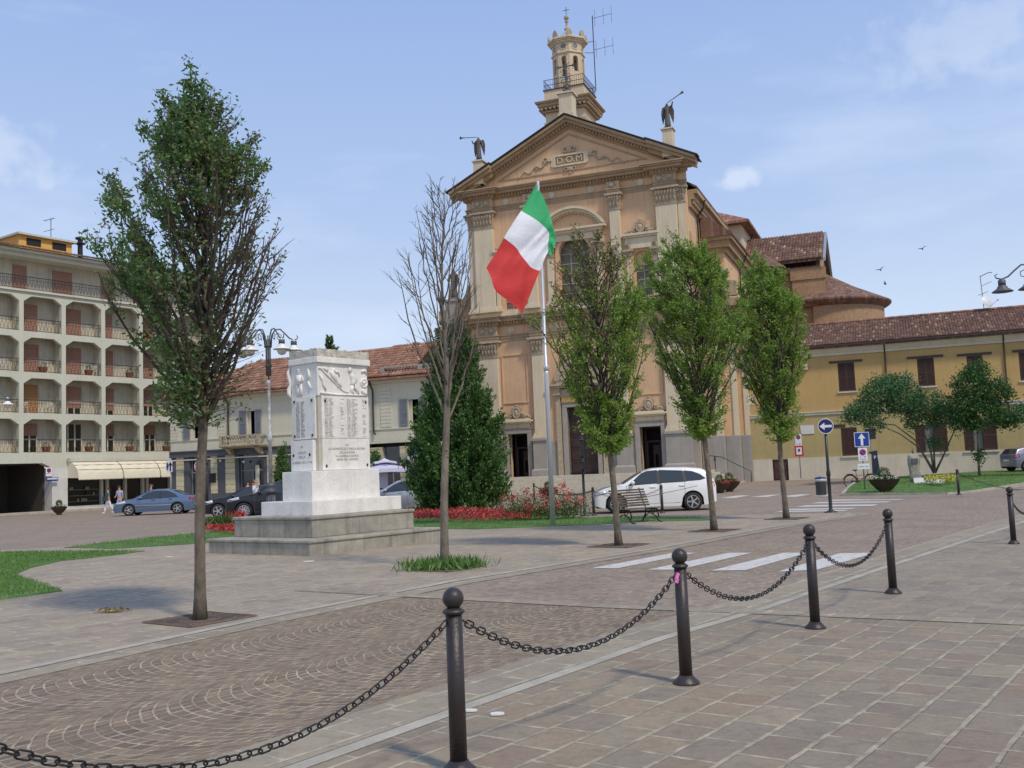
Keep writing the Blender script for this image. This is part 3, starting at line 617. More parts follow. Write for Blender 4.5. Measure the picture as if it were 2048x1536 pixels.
b = MB(); b.box(-1.4, 1.4, -.24, -.19, 6.35, 6.75); b.build('portal_inscription', mat('gilt_panel', srgb(176,148,82), .7, .3, 9), church)
# wings of the facade and chapels behind
for s in (-1, 1):
    b = MB()
    for x0, x1, y in ((8.25, 9.7, .55), (9.7, 10.7, 1.15), (10.7, 11.35, 1.8)): b.box(*sorted((s*x0, s*x1)), y, 16 if x1 < 11 else 4, .0, 12.6)
    b.build('wing_wall', m_peach, church)
    b = MB()
    for x0, x1, y in ((8.3, 9.85, .43), (9.86, 10.82, 1.03), (10.83, 11.47, 1.68)): b.box(*sorted((s*x0, s*x1)), y, 4 if x1 < 11 else 1.84, .0, 3.45)
    b.build('wing_plinth', m_stone, church, bev=.02)
    b = MB()
    for x0, x1, y in ((9.35, 9.78, .46), (10.45, 10.78, 1.06), (11.1, 11.42, 1.72)): b.box(*sorted((s*x0, s*x1)), y, y+.4, 3.45, 11.4)
    b.build('wing_strip', m_cream, church)
    b = MB(); 
    for x0, x1, y in ((8.2, 10.0, .3), (9.7, 11.0, .9), (10.7, 11.65, 1.5)):
        b.box(*sorted((s*x0, s*x1)), y, 15-.1*x0, 11.4+.002*x0, 11.7); b.box(*sorted((s*x0, s*(x1+.25))), y-.3, 15.2-.1*x0, 12.3+.002*x0, 12.85)
    b.build('wing_cornice', m_corn, church)
    b = MB(); pts = [(s*8.2, 13.0), (s*11.2, 13.0), (s*11.2, 14.0), (s*10.3, 14.1)]
    for i in range(9): t = i/8; pts.append((s*(10.2-1.9*math.sin(t*math.pi/2)), 14.2+3.6*(1-math.cos(t*math.pi/2))))
    pts.append((s*8.2, 17.8)); b.prism(pts, .6, 1.1); b.build('scroll_buttress', m_corn, church)
    b = MB(); b.box(s*10.0-.55, s*10.0+.55, .35, 1.4, 12.85, 14.6); b.box(s*10.0-.65, s*10.0+.65, .25, 1.5, 14.6, 14.8); b.build('statue_pedestal', m_stone, church, bev=.03)
# roofs and rear volumes
def gable(par, name, x0, x1, y0, y1, ze, zr, axis, m, th=.14):
    b = MB()
    if axis == 'x': q = [(y0, ze), ((y0+y1)/2, zr), (y1, ze), (y1, ze-th), ((y0+y1)/2, zr-th), (y0, ze-th)]; b.prism(q, x0, x1, 'x')
    else: q = [(x0, ze), ((x0+x1)/2, zr), (x1, ze), (x1, ze-th), ((x0+x1)/2, zr-th), (x0, ze-th)]; b.prism(q, y0, y1, 'y')
    return b.build(name, m, par)
gable(church, 'nave_roof', -8.9, 8.9, .9, 22, 21.0, 26.4, 'y', m_tiled)
b = MB(); b.box(8.2, 8.42, .9, 18, 19.6, 20.1); b.box(8.2, 8.65, .9, 18, 20.1, 20.5); b.box(8.2, 8.9, .9, 18, 20.5, 20.8); b.build('side_cornice', m_corn, church)
dentils_b = MB()
for i in range(50): dentils_b.box(8.4, 8.6, 1.1+i*.34, 1.27+i*.34, 19.85, 20.08)
dentils_b.build('dentil_band', m_corn, church)
b = MB(); b.box(8.2, 9.8, 5.5, 21, .0, 17.8); b.build('chapel_wall', m_peach, church)
b = MB(); b.box(8.2, 10.0, 5.4, 22, 17.0, 17.4); b.box(8.2, 10.25, 5.1, 22.2, 17.4, 17.9); b.box(8.2, 10.5, 4.9, 22.4, 17.9, 18.15); b.build('chapel_cornice', m_corn, church)
b = MB(); b.prism([(8.3, 20.0), (10.6, 18.3), (10.6, 18.15), (8.3, 18.15)], 4.8, 22, 'y'); b.build('chapel_roof', m_tiled, church)
for px_, y_ in ((8.95, 3.5), (10.55, 12.0)):
    b = MB(); b.tube([(px_, y_, 20.6 if px_ < 9 else 18.1), (px_-.15, y_, 20.0 if px_ < 9 else 17.6), (px_-.6, y_, 19.4 if px_ < 9 else 16.9), (px_-.62, y_, 13)], .07, 6)
    b.build('downpipe', m_iron, church)
b = MB(); b.box(9.0, 15.4, 22, 30, 0, 18.4); b.box(13.0, 15.7, 21.7, 22.2, 0, 17.2); b.box(12.9, 15.85, 21.6, 22.3, 17.2, 18.2); b.box(10.0, 12.9, 21.75, 22, 17.9, 18.4)
b.prism([(22, 18.4), (30, 18.4), (26, 21.4)], 15.1, 15.4, 'x'); b.build('transept_wall', m_brick, church)
gable(church, 'transept_roof', 8.5, 15.75, 21.3, 30.7, 18.9, 22.1, 'x', m_tiled, .2)
TILES.append((church, 'roof_tiles', 8.6, 15.75, 21.2, 18.9, 26, 22.17, .26, .48))
b = MB(); b.prism([(21.3, 18.92), (26, 22.13), (30.7, 18.92), (30.7, 18.6), (26, 21.8), (21.3, 18.6)], 15.75, 15.95, 'x'); b.build('roof_flashing', mat('zinc', srgb(160,166,170), .5, .1, 3, metal=.4), church)
b = MB(); b.lathe(10.9, 21.2, [(1.0, 15.8), (1.1, 17.4), (1.45, 17.9), (1.6, 18.3)], 16); b.build('corner_turret', m_brick, church, True)
b = MB(); b.lathe(10.9, 21.2, [(1.75, 18.3), (1.7, 18.42), (.1, 19.7)], 16); b.build('turret_roof', m_tiled, church)
b = MB(); b.lathe(15.5, 26, [(4.85, 0), (4.85, 14.9)], 28, R(-100), 1, R(200), False); b.build('apse_wall', m_brick, church, True)
b = MB(); b.lathe(15.5, 26, [(4.85, 14.7), (5.35, 15.0), (5.5, 15.15), (5.5, 15.3), (2.6, 16.75), (.05, 18.3)], 28, R(-110), 1, R(220), False); b.build('apse_roof', m_tiled, church)
b = MB(); b.box(-8.9, 8.9, 22.2, 33, 15, 23.0); b.build('crossing_wall', m_cream, church)
b = MB(); q = [(-9.8, 21.3, 23.1), (9.7, 21.3, 23.1), (9.7, 33.8, 23.1), (-9.8, 33.8, 23.1), (0, 27.5, 27.7)]; b.add(q + [(x, y, z-.22) for x, y, z in q[:4]], [(0,1,4), (1,2,4), (2,3,4), (3,0,4), (0,5,6,1), (1,6,7,2), (2,7,8,3), (3,8,5,0), (5,8,7,6)]); b.build('crossing_roof', m_tile, church)
b = MB(); b.tube([(7.6, 21.5, 23), (7.5, 22.0, 22.4), (6.9, 22.1, 21.4), (6.9, 22.1, 18)], .09, 6); b.build('downpipe', m_iron, church); b = MB(); b.tube([(9.3, 27, 23), (9.05, 27, 22.4), (9.05, 27, 19)], .09, 6); b.build('downpipe', m_iron, church)
# pedestals on the gable + iron cross
def gped(x, z0, z1, w, y=-.3):
    b = MB(); b.box(x-w, x+w, y-w, y+w, z0, z1-.12); b.box(x-w*1.25, x+w*1.25, y-w*1.25, y+w*1.25, z1-.12, z1); b.box(x-w*1.15, x+w*1.15, y-w*1.15, y+w*1.15, z0, z0+.5); b.build('statue_pedestal', m_cream, church, bev=.02)
gped(0, 26.85, 28.9, .5, 0.05); gped(-7.0, 23.0, 24.85, .36); gped(7.35, 22.9, 24.95, .36)
m_bronze = mat('dark_bronze', srgb(92,84,76), .6, .3, 6, .01, 20, streak=.4, scol=srgb(60,62,56))
t = thing('iron_cross', 'ornate wrought iron cross standing on the church gable in front of the bell tower', 'cross', CH(0, .05, 28.9), AF)
b = MB(); b.frus((-.3, .3, -.3, .3, 0), (-.12, .12, -.12, .12, .35)); b.ball((0, 0, .5), .2, 10, 7); b.ring((0, 0, .45), .3, .05, 14, 5); b.build('base', m_bronze, t, True)
b = MB(); b.tube([(0, 0, .5), (0, 0, 2.9)], .05, 6); b.tube([(-.6, 0, 2.1), (.6, 0, 2.1)], .045, 6)
for dx, dz in ((-.6, 2.1), (.6, 2.1), (0, 2.95)): b.ring((dx, 0, dz), .1, .03, 10, 5)
for a in (45, 135, 225, 315): b.tube([(.06*math.cos(R(a)), 0, 2.1+.06*math.sin(R(a))), (.4*math.cos(R(a)), 0, 2.1+.4*math.sin(R(a)))], .02, 4)
for s in (-1, 1): b.ring((s*.18, 0, 1.4), .14, .025, 10, 4); b.ring((s*.2, 0, 1.0), .16, .025, 10, 4)
b.build('cross', m_bronze, t)
def angel(label, loc, rz, s, up):
    """s = side the trumpet points to"""
    t = thing('angel_statue', label, 'statue', loc, rz, 'angels blowing trumpets on the church gable')
    body = skin('body', m_bronze, t, [(0,0,.95),(0,0,1.22),(0,0,1.42),(0,0,1.56),(0,-.02,1.70),(-.19,0,1.40),(.19,0,1.40),(s*.34,-.1,1.22 if not up else 1.45),(s*.42,-.16,1.5 if not up else 1.72),(-s*.3,-.02,1.15),(-s*.34,-.12,.95),(0,0,.6),(0,0,.25),(0,0,.04)],
         [(0,1),(1,2),(2,3),(3,4),(2,5),(2,6),(6 if s > 0 else 5,7),(7,8),(5 if s > 0 else 6,9),(9,10),(0,11),(11,12),(12,13)],
         [.16,.15,.14,.06,.1,.07,.07,.06,.04,.055,.04,.19,.22,.25], 1)
    w = MB()
    for q in (-1, 1):
        pts = [(q*.07, 1.36), (q*.2, 1.52), (q*.33, 1.5), (q*.41, 1.2), (q*.40, .75), (q*.33, .36), (q*.25, .62), (q*.13, 1.0)]
        w.prism(pts, .12, .19)
    w.build('wing', m_bronze, t, bev=.02)
    tr = MB(); a = Vector((s*.05, -.14, 1.66)); d = Vector((s*.95, -.1, .45 if up else .08)).normalized()
    tr.tube([a, a+d*.9, a+d*1.1, a+d*1.2], [.022, .03, .06, .12], 8); tr.build('trumpet', m_bronze, t, True)
    p = MB(); p.box(-.24, .24, -.24, .24, -.02, .06); p.build('plinth', m_bronze, t); t.scale = (1.1, 1.1, 1.08)
angel('bronze angel blowing a trumpet to the left, on the left shoulder of the church gable', CH(-7.0, -.3, 24.87), AF, -1, False)
angel('bronze angel raising a trumpet to the right, on the right shoulder of the church gable', CH(7.35, -.3, 24.97), AF, 1, True)
for s, lb in ((-1, 'weathered stone saint statue on the left wing of the church, behind the bare tree'),):
    t = thing('saint_statue', lb, 'statue', CH(s*10.0, .9, 14.8), AF)
    skin('body', m_bronze, t, [(0,0,1.1),(0,0,1.5),(0,0,1.95),(0,0,2.15),(0,-.03,2.38),(-.26,0,1.9),(.26,0,1.9),(-.42,-.12,1.5),(-.15,-.32,1.45),(.4,-.1,1.45),(.35,-.3,1.15),(0,0,.6),(0,0,.05)],
         [(0,1),(1,2),(2,3),(3,4),(2,5),(2,6),(5,7),(7,8),(6,9),(9,10),(0,11),(11,12)], [.27,.25,.2,.09,.15,.12,.12,.1,.06,.1,.06,.32,.38], 1)
    p = MB(); p.lathe(0, 0, [(.45, -.0), (.45, .12), (.3, .2)], 12); p.build('base', m_bronze, t)
# bell tower
tower = thing('bell_tower', 'slender church bell tower with an octagonal lantern topped by a ball and cross', 'tower', CH(-7.75, 26, 0), AF)
b = MB(); b.holed(rect(-2, 2, 0, 37.3), [arch(0, 30.5, 34.1, 1.0)], -2, -1.5); b.holed(rect(-2, 2, 0, 37.3), [arch(0, 30.5, 34.1, 1.0)], 1.5, 2); k0 = len(b.v)
b.holed(rect(-1.5, 1.5, 0, 37.3), [arch(0, 30.5, 34.1, 1.0)], -2, -1.5); b.holed(rect(-1.5, 1.5, 0, 37.3), [arch(0, 30.5, 34.1, 1.0)], 1.5, 2); b.xf(Matrix.Rotation(R(90), 4, 'Z'), k0)
b.build('shaft', m_tower, tower)
b = MB()
for q in range(4):
    k0 = len(b.v)
    b.archband(0, 34.1, 1.0, 1.3, -2.12, -2, 14); b.box(-1.3, -1.0, -2.12, -2, 30.5, 34.1); b.box(1.0, 1.3, -2.12, -2, 30.5, 34.1)
    for s in (-1, 1):
        b.box(s*1.68-.26, s*1.68+.26, -2.14, -2, 28, 34.7); b.frus((s*1.68-.28, s*1.68+.28, -2.16, -2, 34.7), (s*1.68-.4, s*1.68+.4, -2.34, -2, 35.5)); b.ball((s*1.68-.3, -2.25, 35.35), .12, 8, 6); b.ball((s*1.68+.3, -2.25, 35.35), .12, 8, 6)
    b.xf(Matrix.Rotation(R(90*q), 4, 'Z'), k0)
b.build('belfry_order', m_cream, tower)
b = MB()
for z, w, h in ((35.55, 2.14, .35), (36.9, 2.3, .2), (37.3, 2.5, .15), (37.45, 2.62, .3), (37.75, 2.78, .12), (37.87, 2.85, .1)): b.box(-w, w, -w, w, z, z+h)
for q in range(4):
    for i in range(11): k0 = len(b.v); b.box(-2.2+i*.44-.11, -2.2+i*.44+.11, -2.6, -2.3, 37.12, 37.3); b.xf(Matrix.Rotation(R(90*q), 4, 'Z'), k0)
b.build('cornice', m_corn, tower)
b = MB(); b.box(-2.05, 2.05, -2.05, 2.05, 37.95, 39.2); b.build('attic', m_tower, tower)
b = MB(); b.box(-2.15, 2.15, -2.15, 2.15, 39.2, 39.28); b.build('attic_coping', m_eave, tower)
b = MB()
for q in range(4):
    k0 = len(b.v)
    for z in (39.75, 40.28): b.tube([(-2.05, -2.05, z), (2.05, -2.05, z)], .03, 4)
    for i in range(19): x = -2.05+4.1*i/18; b.tube([(x, -2.05, 39.28), (x, -2.05, 40.28)], .016, 4)
    b.xf(Matrix.Rotation(R(90*q), 4, 'Z'), k0)
b.build('railing', m_iron, tower)
# lantern: eight wall panels, open arches
b = MB(); rr = 1.62; ap = rr*math.cos(math.pi/8); hw = rr*math.sin(math.pi/8)
for q in range(8):
    k0 = len(b.v); b.holed(rect(-hw, hw, 39.28, 44.2), [arch(0, 40.2 if q == 0 else 41.1, 42.4, .27)], -ap, -ap+.3); b.xf(Matrix.Rotation(R(45*q), 4, 'Z'), k0)
b.build('lantern', m_tower, tower, norm=True)
b = MB(); o8 = R(22.5)
for z, r, h in ((43.02, 1.74, .12), (44.1, 1.77, .18), (44.28, 1.92, .14), (44.42, 2.08, .16)): b.lathe(0, 0, [(r, z), (r, z+h)], 8, o8)
for q in range(8):
    k0 = len(b.v); b.archband(0, 42.4, .28, .36, -ap-.05, -ap, 10); b.box(-.36, -.28, -ap-.05, -ap, 41.1, 42.4); b.box(.28, .36, -ap-.05, -ap, 41.1, 42.4)
    b.ring((0, -ap-.02, 43.68), .33, .05, 18, 5); b.xf(Matrix.Rotation(R(45*q), 4, 'Z'), k0)
b.build('lantern_moulding', m_cream, tower)
b = MB()
for q in range(8): k0 = len(b.v); b.lathe(0, 0, [(0, 0), (.3, 0)], 16, cap=False); b.xf(Matrix.Rotation(R(45*q), 4, 'Z') @ Matrix.Translation((0, -ap-.012, 43.68)) @ Matrix.Rotation(R(90), 4, 'X'), k0)
b.build('oculus', mat('oculus_grey', srgb(120,122,116), .5), tower)
b = MB()
for q in range(8):
    k0 = len(b.v); b.prism([(-.26, 44.58), (.26, 44.58), (.33, 44.85), (.2, 45.2), (0, 45.38), (-.2, 45.2), (-.33, 44.85)], -1.98, -1.78); b.xf(Matrix.Rotation(R(45*q+22.5), 4, 'Z'), k0)
b.build('acroterion', m_orn, tower, bev=.04)
b = MB(); b.lathe(0, 0, [(1.6, 44.58), (1.35, 44.8), (.8, 45.3), (.35, 45.75), (.18, 45.9)], 8, o8); b.build('spire_roof', mat('lead_sheet', srgb(168,178,178), .5, .2, 2, metal=.2), tower)
b = MB(); b.lathe(0, 0, [(.18, 45.85), (.28, 45.95), (.28, 46.1), (.13, 46.2), (.1, 46.7), (.2, 46.8), (.2, 46.9), (.08, 47.0)], 10); b.ball((0, 0, 47.25), .26, 14, 10); b.build('finial', m_orn, tower, True)
b = MB(); b.tube([(0, 0, 47.45), (0, 0, 48.4)], .03, 6); b.tube([(-.32, 0, 48.05), (.32, 0, 48.05)], .03, 6); b.build('cross', m_iron, tower)
b = MB()
for dx in (-.5, .55): b.lathe(dx, -.4, [(.34, 41.2), (.27, 41.4), (.18, 41.75), (.08, 41.85)], 12)
b.build('bell', mat('bell_bronze', srgb(168,160,140), .35, .1, 4, metal=.5), tower, True)
ant = thing('tower_antenna', 'tall radio mast with two comb aerials beside the bell tower lantern', 'antenna', CH(-5.2, 26.6, 39.3), AF)
b = MB(); b.tube([(0, 0, 0), (0, 0, 7.9)], .05, 5); b.tube([(0, 0, 4.0), (-.9, -.2, 4.1)], .03, 4); b.tube([(0, 0, 5.2), (-.7, -.1, 5.2)], .03, 4); b.build('mast', m_iron, ant)
m_al = mat('aerial_metal', srgb(120,124,130), .5, .1, 3, metal=.5)
for z in (4.3, 7.6):
    b = MB(); b.tube([(0, 0, z), (2.0, 0, z+.1)], .025, 4)
    for dx in (.25, 1.15, 2.0): b.tube([(dx, 0, z-.85), (dx, 0, z+.95)], .022, 4)
    b.build('aerial', m_al, ant)
# handrail by the church steps
t = thing('handrail', 'thin dark handrail on the right end of the church steps', 'handrail', CH(11.2, -.2, 0), AF)
b = MB(); b.tube([(.35, .2, 0), (.35, .2, 1.0), (-.6, .2, 1.5), (-1.5, .2, 2.0), (-2.4, .35, 2.15)], .03, 6); b.tube([(-2.0, .3, 2.1), (-2.0, .3, 1.2)], .03, 5); b.tube([(-2.0,.25,2.0),(-2.0,.25,1.75)],.06,6); b.build('rail', m_iron, t)
# ---------------- yellow building (right) ----------------
KY = .84; O_Y = Vector((23.4*KY, 80*KY, H-H*KY))
m_ochre = mat('ochre_plaster', srgb(190,156,100), .9, .07, .5, .004, 30, streak=.25, scol=srgb(156,120,70))
m_ochre2 = mat('faded_ochre_plaster', srgb(176,158,108), .9, .10, .7, .004, 30, streak=.35, scol=srgb(150,128,84))
m_white = mat('limewash', srgb(204,194,172), .9, .1, .9, .004, 30, streak=.35, scol=srgb(160,150,130))
m_shut = mat('brown_shutters', srgb(74,48,40), .65, .15, 2)
m_gut = mat('brown_gutter', srgb(66,50,42), .5, .15, 3)
ye = thing('ochre_building', 'long two storey ochre building with brown shutters and tiled roof, right of the church', 'building', O_Y, AF); ye.scale = (KY, KY, KY)
ups = [(2.65, 3.9, 6.84, 9.1), (8.5, 9.7, 6.85, 9.0), (12.0, 13.1, 6.85, 8.93), (15.55, 16.7, 6.8, 8.93), (19.2, 20.4, 6.8, 8.93)]
los = [(2.57, 3.75, 1.7, 3.98), (8.0, 10.25, 1.75, 3.9), (11.4, 13.65, 1.72, 3.9), (15.6, 16.9, 1.72, 3.9)]
b = MB(); b.holed(rect(-4.85, 24, 5.3, 10.3), [rect(a, c, d, e) for a, c, d, e in ups], 0, .3); b.build('upper_wall', m_ochre, ye)
b = MB(); b.holed(rect(-4.85, 24, 1.75, 5.2), [rect(a, c, max(d, 1.751), e) for a, c, d, e in los if d > 1.75 or 1] + [], 0, .3) if 0 else b.holed(rect(-4.85, 24, 1.7, 5.1), [rect(a, c, 1.78, e) for a, c, d, e in los] + [], 0, .3)
b.build('lower_wall', m_ochre2, ye)
b = MB(); b.box(-4.85, -2.85, -.06, .3, -.5, 1.75); b.box(-1.63, 24, -.06, .3, -.5, 1.75); b.box(-2.85, -1.63, -.08, .3, -.5, .0); b.build('plinth', m_white, ye)
b = MB(); b.box(-4.85, 24, .31, 9, 0, 10.3); b.build('core_wall', m_dark, ye)
b = MB(); b.box(-4.85, 24, -.08, .02, 5.1, 5.3); b.box(-4.85, 24, -.14, .02, 5.3, 5.38); b.build('string_course', m_white, ye)
b = MB()
for i in range(6): w = .85 if i % 2 else .5; b.box(-4.87, -4.87+w, -.03, .02, 5.4+i*.8, 5.4+i*.8+.78)
b.build('quoins', m_white, ye)
b = MB(); b.box(-4.85, 24, -.12, .02, 9.75, 9.95); b.frus((-4.85, 24, -.15, .02, 9.95), (-4.85, 24, -.5, .02, 10.45)); b.build('eaves_cove', m_white, ye)
b = MB(); b.box(-4.85, 24, -.75, -.5, 10.42, 10.56); b.box(-4.85, 24, -.52, 0, 10.46, 10.6); b.build('gutter', m_gut, ye)
for (a, c, d, e), lint in zip(ups, (.63, .7, .65, .4, .5)):
    m = (a+c)/2; w = MB()
    for q in (0, 1):
        x0, x1 = (a+.02, m-.01) if q == 0 else (m+.01, c-.02)
        w.holed(rect(x0, x1, d+.02, e-.02), [rect(x0+.07, x1-.07, d+.1, (d+e)/2-.05), rect(x0+.07, x1-.07, (d+e)/2+.05, e-.1)], .02, .07)
        for k in range(26): zz = d+.1+k*(e-d-.2)/26; w.box(x0+.07, x1-.07, .035, .055, zz, zz+.05)
    w.build('shutter', m_shut, ye)
    l = MB(); l.box(a-lint, c+lint, -.07, .05, e+.02, e+.2); l.build('lintel', m_gut, ye)
    l = MB(); l.box(a-.12, c+.12, -.1, .05, d-.12, d); l.build('sill', m_white, ye)
for i, (a, c, d, e) in enumerate(los):
    w = MB(); k = .42 if i in (1, 2) else .5
    for x0, x1 in ((a, a+(c-a)*(k if i in (0, 3) else .30)), (c-(c-a)*(k if i in (0, 3) else .42), c)):
        w.holed(rect(x0+.02, x1-.01, 1.8, e-.02), [rect(x0+.1, x1-.09, 1.9, 2.8), rect(x0+.1, x1-.09, 2.92, e-.12)], -.02, .05)
        for k2 in range(26): zz = 1.9+k2*(e-2.0)/26; w.box(x0+.08, x1-.08, .0, .03, zz, zz+.055)
    w.build('shutter', m_shut, ye)
    if i in (1, 2):
        g = MB(); g.box(a+(c-a)*.3, c-(c-a)*.42, .18, .2, 1.8, e); g.build('window', mat('net_curtain', srgb(122,122,114), .4, .1, 2), ye)
    l = MB(); l.box(a-.1, c+.1, -.16, .05, 1.62, 1.76); l.build('sill', m_white, ye)
    if i in (0,): l = MB(); l.box(a-.6, a+.35, -.05, .05, e+.05, e+.28); l.build('lintel', m_gut, ye)
b = MB(); b.box(-2.78, -1.7, .08, .14, 0, 3.05)
for k in range(4): b.box(-2.7, -1.78, .04, .085, .15+k*.72, .75+k*.72)
b.build('door', m_shut, ye)
for x in (6.22, 14.6):
    b = MB(); b.tube([(x, -.55, 10.5), (x, -.3, 10.15), (x, -.1, 9.8), (x, -.09, 5.9 if x < 10 else 4)], .055, 6)
    b.build('downpipe', m_gut, ye)
def tileroof(par, name, x0, x1, y0, z0, y1, z1, m, dx=.21, dy=.40, clip=None):
    """courses of half-round clay tiles running down the slope"""
    nx = int((x1-x0)/dx); L_ = math.hypot(y1-y0, z1-z0); ny = int(L_/dy); b = MB(); uy = (y1-y0)/L_; uz = (z1-z0)/L_; r_ = random.Random(3)
    for i in range(nx):
        cx = x0+(i+.5)*dx
        for j in range(ny):
            if clip and not clip(cx, (j+.5)/ny): continue
            ja = j*dy; jb = ja+dy*1.06; w0, w1 = dx*.60, dx*.46; dz = r_.uniform(-.008, .012); ox = r_.uniform(-.012, .012); vs = []
            for (t, w, lift) in ((ja, w0, .045+dz), (jb, w1, .0+dz)):
                for a in (0, 36, 72, 108, 144, 180):
                    vs.append((cx+ox+w*math.cos(R(a)), y0+uy*t, z0+uz*t+lift+w*.85*math.sin(R(a))))
            b.add(vs, [(k, k+1, k+7, k+6) for k in range(5)] + [(0, 5, 4, 3, 2, 1)])
    return b.build(name, m, par, norm=False)
m_t3, nt_, b_ = newmat('roof_tiles'); g_ = nt_.nodes.new('ShaderNodeNewGeometry')
c_ = ramp(nt_, g_.outputs['Random Per Island'], [(0, srgb(96,72,62)), (.3, srgb(128,92,76)), (.55, srgb(108,82,72)), (.8, srgb(150,116,94)), (.93, srgb(120,84,68)), (1, srgb(184,164,140))])
c_ = mixc(nt_, ramp(nt_, noise(nt_, coords(nt_), 1.2, 5), [(.42, 0), (.7, .55)]), c_, srgb(74,62,56)); nt_.links.new(c_, b_.inputs['Base Color']); b_.inputs['Roughness'].default_value = .9
tileroof(ye, 'tiled_roof', -4.9, 24, -.72, 10.56, 4.2, 12.80, m_t3)
b = MB(); b.prism([(-.6, 10.5), (4.2, 12.72), (9.4, 10.4), (9.4, 10.2), (-.6, 10.3)], -4.85, 24, 'x'); b.build('roof_deck', m_tiled, ye)
b = MB()
for i in range(72): b.tube([(-4.9+i*.4, 4.2, 12.86+.02*(i % 2)), (-4.9+i*.4+.44, 4.2, 12.88)], .14, 8)
b.build('ridge_tiles', m_tile, ye)
b = MB(); b.box(-.5, .55, -.05, -.01, 3.62, 4.32); pl = b.build('plaque', mat('marble_plaque', srgb(214,210,200), .6, .05, 3), ye, bev=.01)
b = MB(); b.box(.02, .38, -.5, .0, 9.0, 9.2); b.box(.02, .38, -.5, 0, 8.75, 8.95); b.build('floodlight', m_white, ye)
m_dish = mat('satellite_white', srgb(206,208,206), .4, .05, 3)
t = thing('satellite_dish', 'white satellite dish and aerial mast on the roof of the ochre building', 'satellite dish', O_Y + (EX*13.8 + EY*4 + Vector((0, 0, 12.7)))*KY, AF); t.scale = (KY, KY, KY)
b = MB(); b.tube([(0, 0, 0), (-.1, 0, 2.9)], .03, 5); b.tube([(-.1, 0, 2.85), (.5, 0, 3.1), (.8, 0, 3.1)], .03, 4); b.tube([(-.05, 0, 2.1), (.7, .2, 2.4)], .018, 4); b.tube([(-.35, 0, 1.35), (.4, 0, 1.6)], .02, 4); b.build('mast', m_al, t)
b = MB(); b.lathe(0, 0, [(.02, .1), (.25, .07), (.45, 0), (.46, .01), (.25, .09), (.02, .12)], 20, cap=False); b.xf(Matrix.Translation((.25, -.2, .75)) @ Matrix.Rotation(R(35), 4, 'Z') @ Matrix.Rotation(R(70), 4, 'X') @ Matrix.Scale(1.25, 4, (0, 1, 0)))
b.tube([(.25, -.25, .25), (.95, -.7, .75)], .02, 4); b.ball((.98, -.72, .78), .08, 8, 6); b.build('dish', m_dish, t)
# ---------------- cream corner building (left of the church) ----------------
O_Q = Vector((-15.1, 68, 0))
m_cw = mat('pale_cream_wall', srgb(204,198,174), .9, .06, .5, .004, 30, streak=.3, scol=srgb(166,158,134))
m_rust = paving('rusticated_wall', 0, 4.0, .38, .02, [srgb(190,184,160), srgb(198,192,168)], srgb(136,128,108), dirt=.2, bd=.01)
for n_ in m_rust.node_tree.nodes:
    if n_.type == 'MAPPING' and n_.inputs['Rotation'].default_value[2] == 0: n_.inputs['Rotation'].default_value = (R(90), 0, 0)
m_gs = mat('blue_grey_shutters', srgb(120,124,130), .6, .1, 2)
m_slate = mat('grey_shopfront', srgb(82,82,86), .6, .1, 2)
q = thing('cream_building', 'two storey cream building with grey-blue shutters, tiled roof and shops, behind the monument', 'building', O_Q, AF)
wl = [(-8.4, -7.55, 4.85, 6.5), (-3.6, -2.95, 4.85, 6.55)]; wr = [(9.0, 9.75, 4.9, 6.55)]
b = MB(); b.holed(rect(-10.2, 6.0, 4.0, 7.55), [rect(*w) for w in wl], 0, .3); b.build('wall', m_cw, q)
b = MB(); b.holed(rect(6.0, 11.2, 3.9, 7.75), [rect(*w) for w in wr], -.12, .3); b.build('wall', m_cw, q)
b = MB(); b.box(-10.2, 6.5, .6, 9, 0, 7.6); b.box(6.5, 11.1, .6, 5.3, 0, 7.58); b.build('core_wall', m_dark, q); MB().box(-10.2, -9.9, .3, 9.5, 0, 7.55).build('side_wall', m_cw, q); MB().box(10.9, 11.2, .3, 5.4, 0, 7.7).build('side_wall', m_cw, q)
b = MB(); b.box(-10.22, 6, -.06, .02, 4.72, 4.82); b.box(6, 11.22, -.18, .02, 4.68, 4.78); b.box(-10.22, 6, -.05, .02, 7.1, 7.2)
b.box(-10.35, 6, -.15, .3, 7.5, 7.62); b.box(-10.45, 6, -.28, .3, 7.62, 7.74); b.box(6, 11.3, -.28, .3, 7.7, 7.82); b.box(6, 11.35, -.42, .3, 7.82, 7.95); b.build('cornice', m_cw, q)
b = MB()
for x0, x1, y in ((-10.2, -9.5, -.04), (-6.05, -5.42, -.04), (6.95, 7.73, -.16), (10.6, 11.18, -.16)):
    for k in range(11): b.box(x0, x1, y, y+.05, 4.85+k*.235, 4.85+k*.235+.21)
b.build('rusticated_strip', m_cw, q)
b = MB(); b.box(-10.5, 6, -.6, -.15, 7.74, 7.84); b.box(6, 11.5, -.75, -.2, 7.95, 8.05); b.build('gutter', m_gut, q)
for p_ in ([(-5.3, -.4, 7.75), (-5.15, -.1, 7.2), (-5.15, -.08, 4.3)], [(6.3, -.5, 7.95), (6.45, -.25, 7.3), (6.45, -.23, 4.5), (6.6, -.3, 4.4)]): b = MB(); b.tube(p_, .06, 6); b.build('downpipe', m_gut, q)
